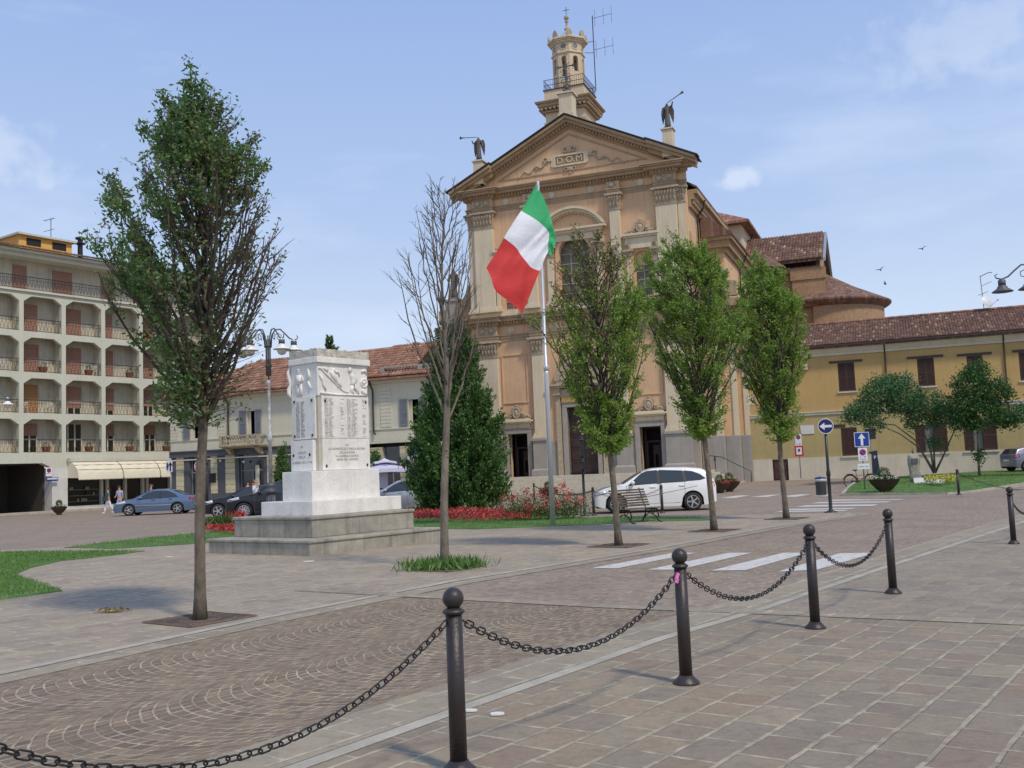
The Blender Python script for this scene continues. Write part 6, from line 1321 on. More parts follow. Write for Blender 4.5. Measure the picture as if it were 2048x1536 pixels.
cloudtree('maple_tree', 'small round crowned tree with a thin straight trunk on the right lawn', (bx.x, Y1, bx.z), [[(0, 0, 0), LT(1957, 920), LT(1955, 870), LT(1952, 800)]],
   [(*LT(1940, 775), 1.0, .9), (*LT(1985, 790), 1.0, .95), (*LT(1925, 815), .95, .8), (*LT(1975, 835), 1.25, .85), (*LT(1955, 745), .7, .5), (*LT(2010, 840), .65, .5), (*LT(1930, 850), .8, .5), (*LT(1958, 915), .2, .35)], 15000, lfm2, 4, .14, .08)
q = Pt(2080, 950, 54); Y1 = 54.0; bx = q
cloudtree('maple_tree', 'tree mostly outside the right picture edge, one bough reaching in', (q.x, 54, q.z), [[(0, 0, 0), LT(2082, 900), LT(2075, 840)], [LT(2082, 880), LT(2050, 845), LT(2034, 825)]], [(*LT(2100, 820), 1.2, 1.0), (*LT(2046, 822), .35, .22), (*LT(2035, 838), .25, .12)], 3500, lfm, 6, .14)
# ---------------- flower beds ----------------
fr_ = leafmat('red_begonias', [(0, srgb(150,34,40)), (.5, srgb(196,52,60)), (.9, srgb(214,84,88)), (1, (.05, .1, .03))], .2); fr2 = leafmat('orange_red_flowers', [(0, srgb(176,60,50)), (1, srgb(214,104,92))], .2)
hg = leafmat('bedding_foliage', [(0, (.05, .10, .02)), (1, (.12, .17, .05))])
def bed(name, label, poly, n, h, m, sz=.07, cat_='flower bed'):
    poly = [xy(p) for p in poly]; xs = [p[0] for p in poly]; ys = [p[1] for p in poly]; P = []
    while len(P) < n:
        x = random.uniform(min(xs), max(xs)); y = random.uniform(min(ys), max(ys))
        if pip((x, y), poly): P.append((x, y, random.uniform(.25, 1)**.6*h*(1+.15*math.sin(x*5+y*3))))
    P = np.array(P); D = rng.normal(size=(n, 3)); return tag(leafmesh(name, P, D, sz, sz*.8, m), label, cat_, kind='stuff')
bed('red_flowers', 'dense bed of low red flowers in front of the yew', [G(828, 1032), G(828, 1045), G(900, 1047), G(1000, 1047), G(1062, 1043), G(1055, 1036), G(990, 1030), G(900, 1028)], 5200, .28, fr_, .075)
bed('red_flowers', 'small patch of red flowers left of the memorial', [G(405, 1064), G(470, 1072), G(520, 1066), G(470, 1056), G(425, 1058)], 1500, .2, fr_, .08)
tuft('low_shrub', 'small bright green shrub behind the red flowers left of the memorial', G(438, 1058)+Vector((0, .3, 0)), .55, .4, 1600, .55, hg, w=.06, cat_='shrub', up=.8)
tuft('low_shrub', 'low green shrubs behind the red flowers between memorial and yew', G(850, 1030)+Vector((0, .6, 0)), 1.6, .3, 1400, .4, hg, w=.06, cat_='shrub', up=.8)
tuft('flower_clump', 'tall red flowers behind the left corner of the memorial', G(470, 1050)+Vector((0, .3, .1)), .3, .25, 110, .55, fr_, w=.08, cat_='flowers', up=.9)
for (px, py, w, n, lb) in ((1040, 1040, .8, 1500, 'rose bush with pink-red blooms left of the flagpole'), (1085, 1040, .7, 1300, 'rose bush with pink-red blooms directly behind the flagpole'), (1140, 1038, .75, 1300, 'rose bush with pink-red blooms right of the flagpole')):
    p = G(px, py); t = thing('rose_bush', lb, 'rose bush', (p.x, p.y, 0), 0, 'rose bushes by the flagpole'); P = rng.normal(size=(n, 3))*np.array([w*.45, .3, .28]); P[:, 2] = np.abs(P[:, 2])+.12
    leafmesh('foliage', P, rng.normal(size=(n, 3)), .07, .04, hg, t); m = MB()
    for i in range(9): a = random.uniform(-1, 1); m.tube([(a*.2, 0, 0), (a*w*.7, random.uniform(-.2, .2), random.uniform(.5, 1.0))], [.01, .004], 4)
    m.build('stems', m_twig, t); Q = []
    for i in range(9 if px != 1140 else 7):
        c = np.array([random.uniform(-w, w)*.75, random.uniform(-.3, .3), random.uniform(.35, 1.0 if px < 1100 else .7)]); Q.append(c+rng.normal(size=(34, 3))*.075)
    leafmesh('blooms', np.concatenate(Q), rng.normal(size=(34*len(Q), 3)), .07, .055, fr2 if px > 1100 else fr_, t)
p = Pt(1128, 980, 36.5); Q = np.concatenate([np.array((*p,))+np.array([dx, 0, dz])+rng.normal(size=(30, 3))*.08 for dx, dz in ((-.25, -.05), (-.05, .08), (.1, -.12), (.22, -.2), (0, .2))])
t = thing('rose_spray', 'spray of pink-red roses on long stems above the rose bushes right of the flagpole', 'roses', (0, 0, 0)); leafmesh('blooms', Q, rng.normal(size=(150, 3)), .075, .06, fr2, t); m = MB(); m.tube([(p.x-.1, p.y, 0), (p.x, p.y, p.z)], .012, 4); m.tube([(p.x, p.y, .3), (p.x-.25, p.y, p.z-.05)], .01, 4); m.build('stems', m_twig, t)
yl = leafmat('yellow_flowers', [(0, srgb(196,182,60)), (.7, srgb(220,206,96)), (1, (.08, .13, .03))], .2); wh = leafmat('white_flowers', [(0, srgb(220,216,204)), (.7, srgb(236,232,220)), (1, (.1, .15, .05))], .2)
def bedz(name, label, poly, n, h, m, sz):
    o = bed(name, label, [G(*p, za, zb_) for p in poly], n, h, m, sz); y = G(*poly[0], za, zb_).y; o.location.z = zl(0, y); return o
bedz('yellow_flowers', 'patch of yellow flowers beside the standing stone', [(1848, 967), (1860, 971), (1905, 970), (1918, 966), (1900, 960), (1868, 959)], 1300, .3, yl, .11)
bedz('white_flowers', 'edging of white flowers beside the standing stone', [(1851, 969), (1868, 973), (1890, 973), (1888, 969), (1865, 968)], 420, .22, wh, .11)
# ---------------- cars ----------------
def paint(name, c, metal=.0, rough=.28, coat=1.0):
    m, nt, b_ = newmat(name); v = coords(nt); b_.inputs['Base Color'].default_value = (*c, 1); b_.inputs['Metallic'].default_value = metal; b_.inputs['Roughness'].default_value = rough; b_.inputs['Coat Weight'].default_value = coat; b_.inputs['Coat Roughness'].default_value = .05
    f = noise(nt, v, 2.5, 5); nt.links.new(mixc(nt, ramp(nt, f, [(.45, 0), (.75, .10 if sum(c) > .3 else .015)]), c, (.32, .29, .25)), b_.inputs['Base Color']); return m
m_tyre = mat('tyre_rubber', (.022, .021, .02), .85, .2, 20); m_rim = mat('alloy_rim', srgb(196,196,198), .3, .05, 8, metal=.85); m_cglass = glassmat('car_glass', (.035, .042, .045), .04); m_trim = mat('black_trim', (.02, .02, .02), .5, .1, 5)
m_head = mat('headlight_glass', srgb(214,218,222), .12, .1, 20, metal=.4); m_tail = mat('tail_light_red', srgb(176,22,28), .2, .1, 10); m_plate = mat('number_plate', srgb(220,222,220), .4, .04, 5); m_under = mat('underbody', (.012, .012, .012), .9)
def car(label, grp, L, Wd, top, belt, wheels, wr, wins, pt, ws, rw, loc, rz, spokes=5, mirror=None, handles=(), strip=None, seam=(), tail=None, head=None, crease=None, nm='parked_car'):
    """x runs to the front; top = outline (x, z) from rear to front; belt = (rear z, front z)"""
    hw = Wd/2; t = thing(nm, label, 'car', loc, rz, grp); tx = [p[0] for p in top]; tz = [p[1] for p in top]
    xs = np.arange(-L/2, L/2+.001, L/150); zt = np.interp(xs, tx, tz)
    for _ in range(3): k = zt.copy(); zt[1:-1] = (k[:-2]+2*k[1:-1]+k[2:])/4
    def Z(x): return float(np.interp(x, xs, zt))
    def Wx(x): u = abs(x)/(L/2); return hw*(1-.10*u**3-.16*max(0, (u-.9)/.1)**2.2)
    def zb(x): return belt[0]+(belt[1]-belt[0])*(x+L/2)/L
    def bot(x):
        z = .19+.12*max(0, (abs(x)-(L/2-.45))/.45)**1.5
        for w in wheels:
            d = abs(x-w); ra = wr+.065
            if d < ra: z = max(z, wr+math.sqrt(ra*ra-d*d)*1.0)
        return z
    TUM = .44
    def side(x, z):
        w = Wx(x); b0 = zb(x)
        if z <= b0: f = (z-.2)/(b0-.2); return w*(.955+.045*math.sin(max(0, min(1, f*1.15))*math.pi*.62)) - .02*max(0, (f-.8)/.2)
        return w*1.0 - .02 - (z-b0)*TUM
    vs = []; ns = 0
    for x in xs:
        b0 = bot(x); z1 = Z(x); zs_ = min(zb(x), z1-.05); zs_ = max(zs_, b0+.02); ze = max(zs_+.005, z1-.055); row = []
        for k in range(6): z = b0+(zs_-b0)*k/5; row.append((x, side(x, z), z))
        for k in range(1, 5): z = zs_+(ze-zs_)*k/4; row.append((x, side(x, z), z))
        ye_ = row[-1][1]
        for k in range(1, 7): a = math.pi/2*k/6; row.append((x, ye_*math.cos(a)**.8 if k < 6 else 0, ze+(z1-ze)*math.sin(a)))
        full = row+[(p[0], -p[1], p[2]) for p in row[-2::-1]]; ns = len(full); vs += full
    fs = [(i*ns+j, (i+1)*ns+j, (i+1)*ns+j+1, i*ns+j+1) for i in range(len(xs)-1) for j in range(ns-1)]
    fs += [tuple(range(ns)), tuple(range((len(xs)-1)*ns, len(xs)*ns))]
    b = MB(); b.add(vs, fs); body = b.build('body', pt, t, True)
    b = MB(); b.box(-L/2+.12, L/2-.12, -hw*.80, hw*.80, .2, .62)
    for w in wheels: b.box(w-wr-.05, w+wr+.05, -hw*.84, hw*.84, .3, wr*2+.06)
    b.build('underbody', m_under, t)
    def patch(poly, s, off, mb):
        n = len(poly); dense = []
        for i in range(n):
            a, c = poly[i], poly[(i+1) % n]; m = max(1, int(math.hypot(c[0]-a[0], c[1]-a[1])/.08))
            for j in range(m): dense.append((a[0]+(c[0]-a[0])*j/m, a[1]+(c[1]-a[1])*j/m))
        tr = tessellate_polygon([[Vector((p[0], p[1], 0)) for p in dense]]); k = len(dense)
        mb.add([(p[0], s*(side(*p)+off), p[1]) for p in dense]+[(p[0], s*(side(*p)-.01), p[1]) for p in dense], [tuple(q) for q in tr]+[(i, (i+1) % k, (i+1) % k+k, i+k) for i in range(k)])
    for s in (-1, 1):
        b = MB()
        for k_, w_ in enumerate(wins):
            cx = sum(p[0] for p in w_)/len(w_); cz = sum(p[1] for p in w_)/len(w_); patch([(cx+(p[0]-cx)*1.05, cz+(p[1]-cz)*1.09) for p in w_], s, .010, b)
            if k_: x0_ = max(p[0] for p in wins[k_-1])-.03; x1_ = min(p[0] for p in w_)+.03; zt1 = max(p[1] for p in w_ if p[0] < x1_+.05); zb1 = min(p[1] for p in w_); patch([(x0_, zb1), (x1_, zb1), (x1_, zt1), (x0_, zt1-.02)], s, .013, b)
        b.build('window_surround', m_trim, t)
        for w_ in wins: b = MB(); patch(w_, s, .022, b); b.build('side_window', m_cglass, t)
    def topstrip(x0, x1, f0, name, m, z_off=.012):
        b = MB(); n = 12; vs = []
        for i in range(n+1):
            x = x0+(x1-x0)*i/n; z1 = Z(x); ye_ = side(x, max(zb(x), z1-.055)) if z1-.055 > zb(x) else Wx(x)*.95
            f = f0
            for j in range(-6, 7): a = j/6; yy = ye_*f*a; k = (abs(yy)/max(ye_, .01))**(1/.8); vs.append((x+z_off*.6*(1 if x0+x1 > 0 else -1), yy, z1-.055+.055*math.sqrt(max(0, 1-k*k))+z_off))
        b.add(vs, [(i*13+j, (i+1)*13+j, (i+1)*13+j+1, i*13+j+1) for i in range(n) for j in range(12)]); return b.build(name, m, t, True)
    topstrip(ws[0], ws[1], .93, 'windscreen', m_cglass); topstrip(rw[0], rw[1], .88, 'rear_window', m_cglass)
    for w in wheels:
        for s in (-1, 1):
            y0 = hw*.955; q = MB(); q.lathe(0, 0, [(wr*.66, -.0), (wr*.93, -.005), (wr, .03), (wr, .17), (wr*.93, .2), (wr*.6, .2)], 32); q.xf(Matrix.Translation((w, s*y0, wr)) @ Matrix.Rotation(R(90)*s, 4, 'X')); wh_ = q.build('wheel', m_tyre, t, True)
            r_ = MB(); r_.lathe(0, 0, [(wr*.68, .0), (wr*.62, .0), (wr*.60, .04)], 28, cap=False)
            for k in range(spokes):
                a = 2*math.pi*k/spokes
                k0 = len(r_.v); r_.frus((.03, wr*.64, -wr*.13, wr*.13, .035), (.03, wr*.64, -wr*.07, wr*.07, .0)); r_.xf(Matrix.Rotation(a, 4, 'Z'), k0)
            r_.lathe(0, 0, [(.001, -.004), (wr*.16, -.004), (wr*.2, .02)], 14); r_.xf(Matrix.Translation((w, s*(y0+.003), wr)) @ Matrix.Rotation(R(90)*s, 4, 'X')); r_.build('rim', m_rim, wh_)
            d_ = MB(); d_.lathe(0, 0, [(.001, .05), (wr*.66, .05)], 24, cap=False); d_.xf(Matrix.Translation((w, s*y0, wr)) @ Matrix.Rotation(R(90)*s, 4, 'X')); d_.build('wheel_well', m_under, wh_)
    for s in (-1, 1):
        b = MB(); mx_, mz_ = mirror; b.ball((mx_, s*(hw+.09), mz_), .1, 12, 8, (.75, 1.1, .72)); b.tube([(mx_-.0, s*(hw-.04), mz_-.07), (mx_, s*(hw+.06), mz_-.03)], .022, 6); b.build('door_mirror', pt, t, True)
        for hx, hz in handles: b = MB(); y = side(hx, hz); b.box(hx-.1, hx+.1, *sorted((s*(y-.01), s*(y+.035))), hz-.015, hz+.02); b.build('door_handle', pt if not strip else m_trim, t, bev=.008)
        if strip:
            b = MB(); patch([(strip[0], strip[2]), (strip[1], strip[2]+.03), (strip[1], strip[2]+.07), (strip[0], strip[2]+.04)], s, .02, b); b.build('chrome_strip', m_rim, t)
        b = MB()
        for x in seam: patch([(x-.006, .3), (x+.006, .3), (x+.006, zb(x)), (x-.006, zb(x))], s, .004, b)
        patch([(wheels[0]+wr+.1, .30), (wheels[1]-wr-.1, .30), (wheels[1]-wr-.1, .312), (wheels[0]+wr+.1, .312)], s, .004, b)
        if crease: patch([(crease[0][0], crease[0][1]), (crease[1][0], crease[1][1]), (crease[1][0], crease[1][1]+.014), (crease[0][0], crease[0][1]+.014)], s, .004, b)
        b.build('door_seams', mat_seam, t)
        b = MB(); patch(head, s, .014, b); b.build('headlight', m_head, t, True); b = MB(); patch(tail, s, .014, b); b.build('tail_light', m_tail, t, True)
    b = MB(); xf = L/2
    for k in range(3): b.box(xf-.02, xf+.015, -hw*.5, hw*.5, .52+k*.07, .56+k*.07)
    b.box(xf-.03, xf+.012, -hw*.62, hw*.62, .26, .36); b.build('grille', m_trim, t); b = MB(); b.box(xf, xf+.03, -.26, .26, .38, .49); b.box(-xf-.03, -xf, -.26, .26, .62, .73); b.build('number_plate', m_plate, t, bev=.004)
    return t
mat_seam = mat('panel_gap', (.10, .10, .10), .6)
# white compact MPV in front of the church, nose to the left
top_w = [(-2.18, .5), (-2.19, .85), (-2.13, 1.04), (-2.03, 1.2), (-1.88, 1.40), (-1.72, 1.49), (-1.2, 1.55), (-.4, 1.575), (.05, 1.555), (.45, 1.44), (1.08, 1.06), (1.35, 1.0), (1.8, .90), (2.05, .78), (2.17, .6), (2.18, .4)]
wp = G(1312, 1024.5); wins_w = [[(-1.80, 1.13), (-1.60, 1.08), (-1.12, 1.06), (-1.08, 1.41), (-1.35, 1.38), (-1.6, 1.28)], [(-1.04, 1.05), (-.2, 1.03), (-.2, 1.46), (-1.0, 1.41)], [(-.1, 1.03), (.92, .99), (.45, 1.37), (.25, 1.44), (-.1, 1.46)]]
car('white compact family car in front of the church steps, side on, nose to the left', None, 4.36, 1.79, top_w, (1.0, .95), (-1.32, 1.38), .325, wins_w, paint('white_car_paint', srgb(238,238,234), 0, .25), (.42, 1.12), (-2.02, -1.86), (wp.x+.05, wp.y+.95, 0), R(180-2), mirror=(.78, 1.06), handles=((-.95, .90), (.08, .88)), seam=(-.15, 1.0, -1.05), head=[(1.62, .74), (2.0, .66), (2.1, .62), (2.08, .74), (1.75, .86)], tail=[(-2.13, .82), (-1.85, .84), (-1.9, 1.02), (-2.08, 1.0)], crease=((1.0, .42), (-1.5, .86)))
# blue-grey saloon, nose to the left
top_s = [(-2.34, .6), (-2.33, .9), (-2.2, 1.03), (-1.75, 1.08), (-1.1, 1.36), (-.5, 1.45), (.05, 1.445), (.45, 1.33), (1.15, .98), (1.6, .90), (2.05, .78), (2.3, .6), (2.34, .4)]
sp_ = G(305, 1030); wins_s = [[(-1.35, .98), (-.42, .96), (-.42, 1.33), (-.8, 1.31), (-1.18, 1.14)], [(-.34, .96), (.92, .92), (.35, 1.25), (.05, 1.33), (-.34, 1.34)]]
car('blue-grey saloon car parked at left in front of the cream awnings', None, 4.68, 1.8, top_s, (.97, .90), (-1.33, 1.39), .32, wins_s, paint('blue_grey_car_paint', srgb(98,120,150), .5, .3), (.32, 1.2), (-1.78, -1.08), (sp_.x, sp_.y+.9, 0), R(180+3), mirror=(.72, 1.0), handles=((-.95, .86), (.0, .84)), seam=(-.38, .95), strip=(-1.0, 1.0, .52), head=[(1.55, .72), (2.1, .62), (2.2, .66), (2.1, .74), (1.6, .86)], tail=[(-2.28, .78), (-2.0, .8), (-2.0, .96), (-2.25, .96)])
# black cars
blk = paint('black_car_paint', (.008, .008, .012), .0, .35, .35)
top_h = [(-2.1, .6), (-2.09, .95), (-1.9, 1.15), (-1.7, 1.38), (-1.1, 1.47), (-.3, 1.48), (.2, 1.38), (.85, 1.02), (1.5, .92), (1.95, .78), (2.1, .55), (2.11, .4)]; wins_h = [[(-1.5, 1.0), (-.45, .98), (-.45, 1.36), (-1.3, 1.34)], [(-.37, .98), (.72, .94), (.2, 1.25), (-.05, 1.36), (-.37, 1.37)]]
hd = [(1.5, .72), (1.95, .62), (2.02, .68), (1.9, .78), (1.55, .86)]; tl = [(-2.05, .8), (-1.8, .82), (-1.8, 1.0), (-2.0, 1.0)]
p = G(440, 1036); car('low black car just right of the left tree, half hidden by a taller black car', 'black cars behind the memorial', 4.22, 1.76, top_h, (.97, .9), (-1.25, 1.28), .33, wins_h, blk, (.2, .9), (-1.95, -1.7), (p.x+1.15, p.y+.9, 0), R(180+2), mirror=(.55, 1.0), seam=(-.4, .8), head=hd, tail=tl)
top_x = [(-2.3, .7), (-2.29, 1.1), (-2.1, 1.35), (-1.9, 1.58), (-1.2, 1.66), (-.3, 1.67), (.2, 1.58), (.95, 1.15), (1.5, 1.06), (2.05, .92), (2.3, .7), (2.31, .45)]; wins_x = [[(-1.9, 1.16), (-1.05, 1.14), (-1.05, 1.5), (-1.65, 1.48)], [(-.97, 1.14), (-.3, 1.13), (-.3, 1.54), (-.97, 1.52)], [(-.2, 1.12), (.8, 1.09), (.3, 1.42), (.05, 1.53), (-.2, 1.54)]]
p = G(490, 1038); car('tall black car behind the walking man and the lamp post', 'black cars behind the memorial', 4.62, 1.88, top_x, (1.12, 1.05), (-1.4, 1.42), .37, wins_x, blk, (.2, 1.0), (-2.18, -1.95), (p.x+1.45, p.y+.55, 0), R(180+2), mirror=(.7, 1.16), seam=(-.25, .95), spokes=10, head=[(1.6, .88), (2.1, .78), (2.18, .84), (2.05, .92), (1.65, 1.0)], tail=[(-2.25, .95), (-1.95, .97), (-1.95, 1.15), (-2.2, 1.15)])
p = G(600, 1040); car('white car hidden behind the memorial, only its bonnet edge showing', None, 4.1, 1.7, top_h, (.97, .9), (-1.25, 1.28), .31, wins_h, paint('second_white_paint', srgb(232,232,228)), (.2, .9), (-1.95, -1.7), (p.x+.7, p.y+3.8, 0), R(184), mirror=(.55, 1.0), head=hd, tail=tl)
# silver hatchback beyond the memorial
top_v = [(-2.1, .6), (-2.09, .95), (-1.95, 1.1), (-1.65, 1.32), (-1.0, 1.47), (-.3, 1.5), (.2, 1.42), (.9, 1.05), (1.45, .93), (1.95, .78), (2.1, .55), (2.11, .4)]; wins_v = [[(-1.45, 1.02), (-.35, .97), (-.35, 1.37), (-1.1, 1.35)], [(-.3, .97), (.85, .91), (.3, 1.24), (.0, 1.36), (-.3, 1.38)]]
p = G(857, 1020); car('silver hatchback between the memorial and the yew', None, 4.3, 1.8, top_v, (1.0, .9), (-1.3, 1.33), .335, wins_v, paint('silver_car_paint', srgb(186,188,194), .55, .3), (.25, .92), (-2.0, -1.7), (p.x-1.25, p.y+.9, 0), R(180-3), mirror=(.68, .99), handles=((-.9, .88), (.0, .84)), seam=(-.35, .9), spokes=9, head=hd, tail=tl)
# grey hatch at the right edge
p = Pt(2024, 936, 60.2); car('small grey hatchback cut off by the right picture edge, beyond the lawn', None, 3.9, 1.7, [(-1.95, .6), (-1.94, .95), (-1.8, 1.1), (-1.6, 1.38), (-1.0, 1.5), (-.2, 1.5), (.3, 1.38), (.95, 1.0), (1.4, .9), (1.8, .78), (1.95, .5)], (1.0, .93), (-1.2, 1.22), .30, [[(-1.3, 1.02), (-.35, 1.0), (-.35, 1.38), (-1.15, 1.36)], [(-.28, 1.0), (.75, .96), (.25, 1.25), (-.28, 1.39)]], paint('grey_car_paint', srgb(120,122,140), .4), (.3, .95), (-1.82, -1.6), (p.x+1.9, 61.0, zl(0, 61)), R(8), mirror=(.6, 1.03), head=[(1.45, .7), (1.85, .62), (1.8, .74), (1.5, .82)], tail=[(-1.92, .82), (-1.6, .84), (-1.62, 1.06), (-1.85, 1.06)])
# ---------------- people ----------------
m_skin = mat('skin', srgb(196,146,116), .6, .06, 6); m_hair = mat('dark_hair', srgb(52,40,32), .8, .2, 20)
def clothm(n, c): return mat(n, c, .85, .10, 7, .004, 40)
def person(label, loc, rz, ht, top, trou, hair=m_hair, stride=.0, arms=((-.02, 0), (.02, 0)), skirt=None, short=False, bald=False, bent=None, long_sleeve=False, hairlen=0, slim=1.0):
    """faces local -y; arms = forward swing of (left, right) forearm"""
    t = thing('person', label, 'person', loc, rz); s = ht/1.75; w = slim
    hipz, shz, nk, hd_ = .92, 1.42, 1.50, 1.63; L_ = {}
    st = stride; P = [(0, 0, .98), (0, 0, 1.18), (0, 0, 1.36), (0, -.01, nk), (0, -.02, hd_-.05), (0, -.03, hd_+.05)]; Rr = [(.135*w, .10), (.12*w, .09), (.15*w, .095), (.052, .052), (.072, .085), (.070, .085)]
    E_ = [(0, 1), (1, 2), (2, 3), (3, 4), (4, 5)]
    def limb(start, pts, rad):
        k = start
        for p, r_ in zip(pts, rad): P.append(p); Rr.append((r_, r_)); E_.append((k, len(P)-1)); k = len(P)-1
    for sd_, f in ((-1, st), (1, -st)):
        limb(0, [(sd_*.09, -f*.12, .86), (sd_*.09, -f*.55-(.05 if f > 0 else 0), .50), (sd_*.09, -f*1.0+(.12 if f < 0 else 0)*1, .09+(.05 if f < 0 else 0)), (sd_*.10, -f*1.0-.14+(.12 if f < 0 else 0), .04+(.0 if f >= 0 else .02))], [.085*w, .058, .042, .036])
    hands = []
    for sd_, (fw, inn) in ((-1, arms[0]), (1, arms[1])):
        e = (sd_*.24*w, .03-fw*.35, 1.13); h = (sd_*(.25*w-inn), -.04-fw, .90+abs(fw)*.55+inn*.3); limb(2, [(sd_*.18*w, 0, shz-.02), e, h], [.052, .038, .028]); hands.append((sd_, e, h))
    P2 = [(x*s, y*s, z*s) for x, y, z in P]; skin('body', m_skin, t, P2, E_, [(a*s, b_*s) for a, b_ in Rr], 1)
    fb = MB()
    for sd_, e, h in hands:
        hv = (Vector(h)-Vector(e)).normalized(); sidev = Vector((0, 1, 0)); base = Vector(h)
        fb.ball(tuple(base+hv*.03), .036, 8, 6, (.6, 1.0, 1.1))
        for k in range(4): o_ = sidev*(-.024+.016*k); l = (.062, .072, .068, .052)[k]; fb.tube([base+o_+hv*.05, base+o_+hv*(.05+l*.6), base+o_*.9+hv*(.05+l)+Vector((-sd_*.012, 0, 0))], [.009, .0085, .006], 5)
        fb.tube([base+sidev*-.03+hv*.02, base+sidev*-.05+hv*.05, base+sidev*-.045+hv*.08], [.011, .009, .007], 5)
    fb.ball((0, -.115, 1.625), .016, 6, 5, (.8, 1, 1.4)); fb.ball((-.078, -.02, 1.63), .02, 6, 5, (.4, 1, 1.4)); fb.ball((.078, -.02, 1.63), .02, 6, 5, (.4, 1, 1.4))
    fb.xf(Matrix.Scale(s, 4)); fb.build('hands', m_skin, t, True)
    fe = MB()
    for q in (-1, 1): fe.ball((q*.03, -.102, 1.65), .009, 6, 4)
    fe.box(-.025, .025, -.108, -.1, 1.575, 1.582); fe.xf(Matrix.Scale(s, 4)); fe.build('eyes', m_dark, t)
    # clothes: shirt with sleeves, trousers
    sp2 = [(0, 0, .93), (0, 0, 1.18), (0, 0, 1.37), (0, 0, 1.47)]; sr = [(.165*w, .125), (.145*w, .115), (.17*w, .115), (.075, .07)]; se = [(0, 1), (1, 2), (2, 3)]
    for sd_, e, h in hands:
        k = len(sp2); sp2.append((sd_*.185*w, 0, 1.41)); sr.append((.068, .068)); se.append((2, k)); sp2.append(tuple(Vector((sd_*.185*w, 0, 1.41)).lerp(Vector(e), .75))); sr.append((.062, .062)); se.append((k, k+1))
        if long_sleeve: sp2 += [e, tuple(Vector(e).lerp(Vector(h), .9))]; sr += [(.05, .05), (.042, .042)]; se += [(k+1, k+2), (k+2, k+3)]
    skin('shirt', top, t, [(x*s, y*s, z*s) for x, y, z in sp2], se, [(a*s, b_*s) for a, b_ in sr], 1)
    tp_ = [(0, 0, .98), (0, 0, .90)]; tr_ = [(.15*w, .12), (.15*w, .12)]; te = [(0, 1)]
    for sd_, f in ((-1, st), (1, -st)):
        k = len(tp_); kn = (sd_*.09, -f*.55-(.05 if f > 0 else 0), .50); an = (sd_*.09, -f*1.0+(.12 if f < 0 else 0), .10+(.05 if f < 0 else 0)); tp_ += [(sd_*.092, -f*.12, .84), kn]; tr_ += [(.105*w, .105), (.078, .078)]; te += [(1, k), (k, k+1)]
        if not short: tp_ += [an]; tr_ += [(.066, .066)]; te += [(k+1, k+2)]
    skin('trousers' if not short else 'shorts', trou, t, [(x*s, y*s, z*s) for x, y, z in tp_], te, [(a*s, b_*s) for a, b_ in tr_], 1)
    sh = MB()
    for sd_, f in ((-1, st), (1, -st)): y = -f*1.0+(.12 if f < 0 else 0); sh.ball((sd_*.095*s, (y-.06)*s, (.045+(.04 if f < 0 else 0))*s), .05, 8, 6, (1, 2.3, .9))
    sh.build('shoes', m_trim if 'dark' in label or bald else m_plas, t, True)
    hb = MB()
    if bald: hb.ball((0, .012*s, 1.66*s), .083*s, 12, 8, (.98, 1.0, .75))
    else:
        hb.ball((0, .012*s, 1.685*s), .094*s, 12, 8, (.95, 1.08, .92))
        if hairlen: hb.tube([(0, .05*s, 1.66*s), (0, .075*s, 1.55*s), (0, .07*s, (1.5-hairlen)*s)], [.085*s, .08*s, .05*s], 10)
    hb.build('hair', mat('grey_stubble', srgb(150,120,100), .8) if bald else hair, t, True); return t
p = Pt(512, 1036, 45.7); p.z = 0; wm = person('man in white polo shirt and dark trousers walking right past the black cars', (p.x, p.y, 0), R(80), 1.76, clothm('white_polo', srgb(216,220,232)), clothm('navy_trousers', srgb(44,46,60)), bald=True, stride=.26, arms=((.12, 0), (-.06, 0)))
p = G(228, 1026); person('man in pale blue shirt and jeans walking beside a woman, left of the blue-grey car', (p.x+.25, p.y+.3, 0), R(-20), 1.72, clothm('pale_blue_shirt', srgb(168,176,210)), clothm('pale_jeans', srgb(150,160,190)), stride=.1, arms=((.2, .1), (.02, 0)))
p = G(217, 1027); t = person('woman in white trousers and teal top walking left of the blue-grey car', (p.x, p.y, 0), R(-60), 1.62, clothm('teal_top', srgb(60,110,124)), clothm('white_trousers', srgb(222,222,226)), stride=.24, arms=((.18, 0), (.1, .05)), hairlen=.08, slim=.9)
tb_ = MB(); tb_.box(-.16, .16, -.06, .06, 0, .26); tb_.ring((0, 0, .28), .09, .012, 14, 5, a0=0, a1=math.pi); o = tb_.build('handbag', mat('dark_teal_bag', srgb(44,62,66), .5), None, bev=.02); o.location = (p.x-.12, p.y-.28, .82); tag(o, 'dark teal handbag held in front by the woman in white trousers', 'handbag')
p = AP(8.3, -1.6, .12); person('person in white shorts looking into the shop window under the first awning', tuple(p), R(180-35), 1.66, clothm('dark_top', srgb(50,48,56)), clothm('white_shorts', srgb(206,204,196)), short=True, arms=((.1, 0), (.1, 0)), hairlen=.05, slim=.92)
p = AP(11.0, -1.8, .12); person('woman in a lilac top seen behind the roof of the blue-grey car', tuple(p), R(100), 1.66, clothm('lilac_top', srgb(160,146,196)), clothm('grey_trousers', srgb(110,108,112)), mat('auburn_hair', srgb(110,70,56), .8), arms=((.02, 0), (.02, 0)), hairlen=.1, slim=.9)
p = G(461, 1023); person('woman in white top and blue jeans with folded arms by the grey shopfront', (p.x, p.y+5.0, 0), R(10), 1.66, clothm('white_top', srgb(226,222,220)), clothm('blue_jeans', srgb(54,62,110)), arms=((.22, .2), (.22, .2)), long_sleeve=True, hairlen=.06)
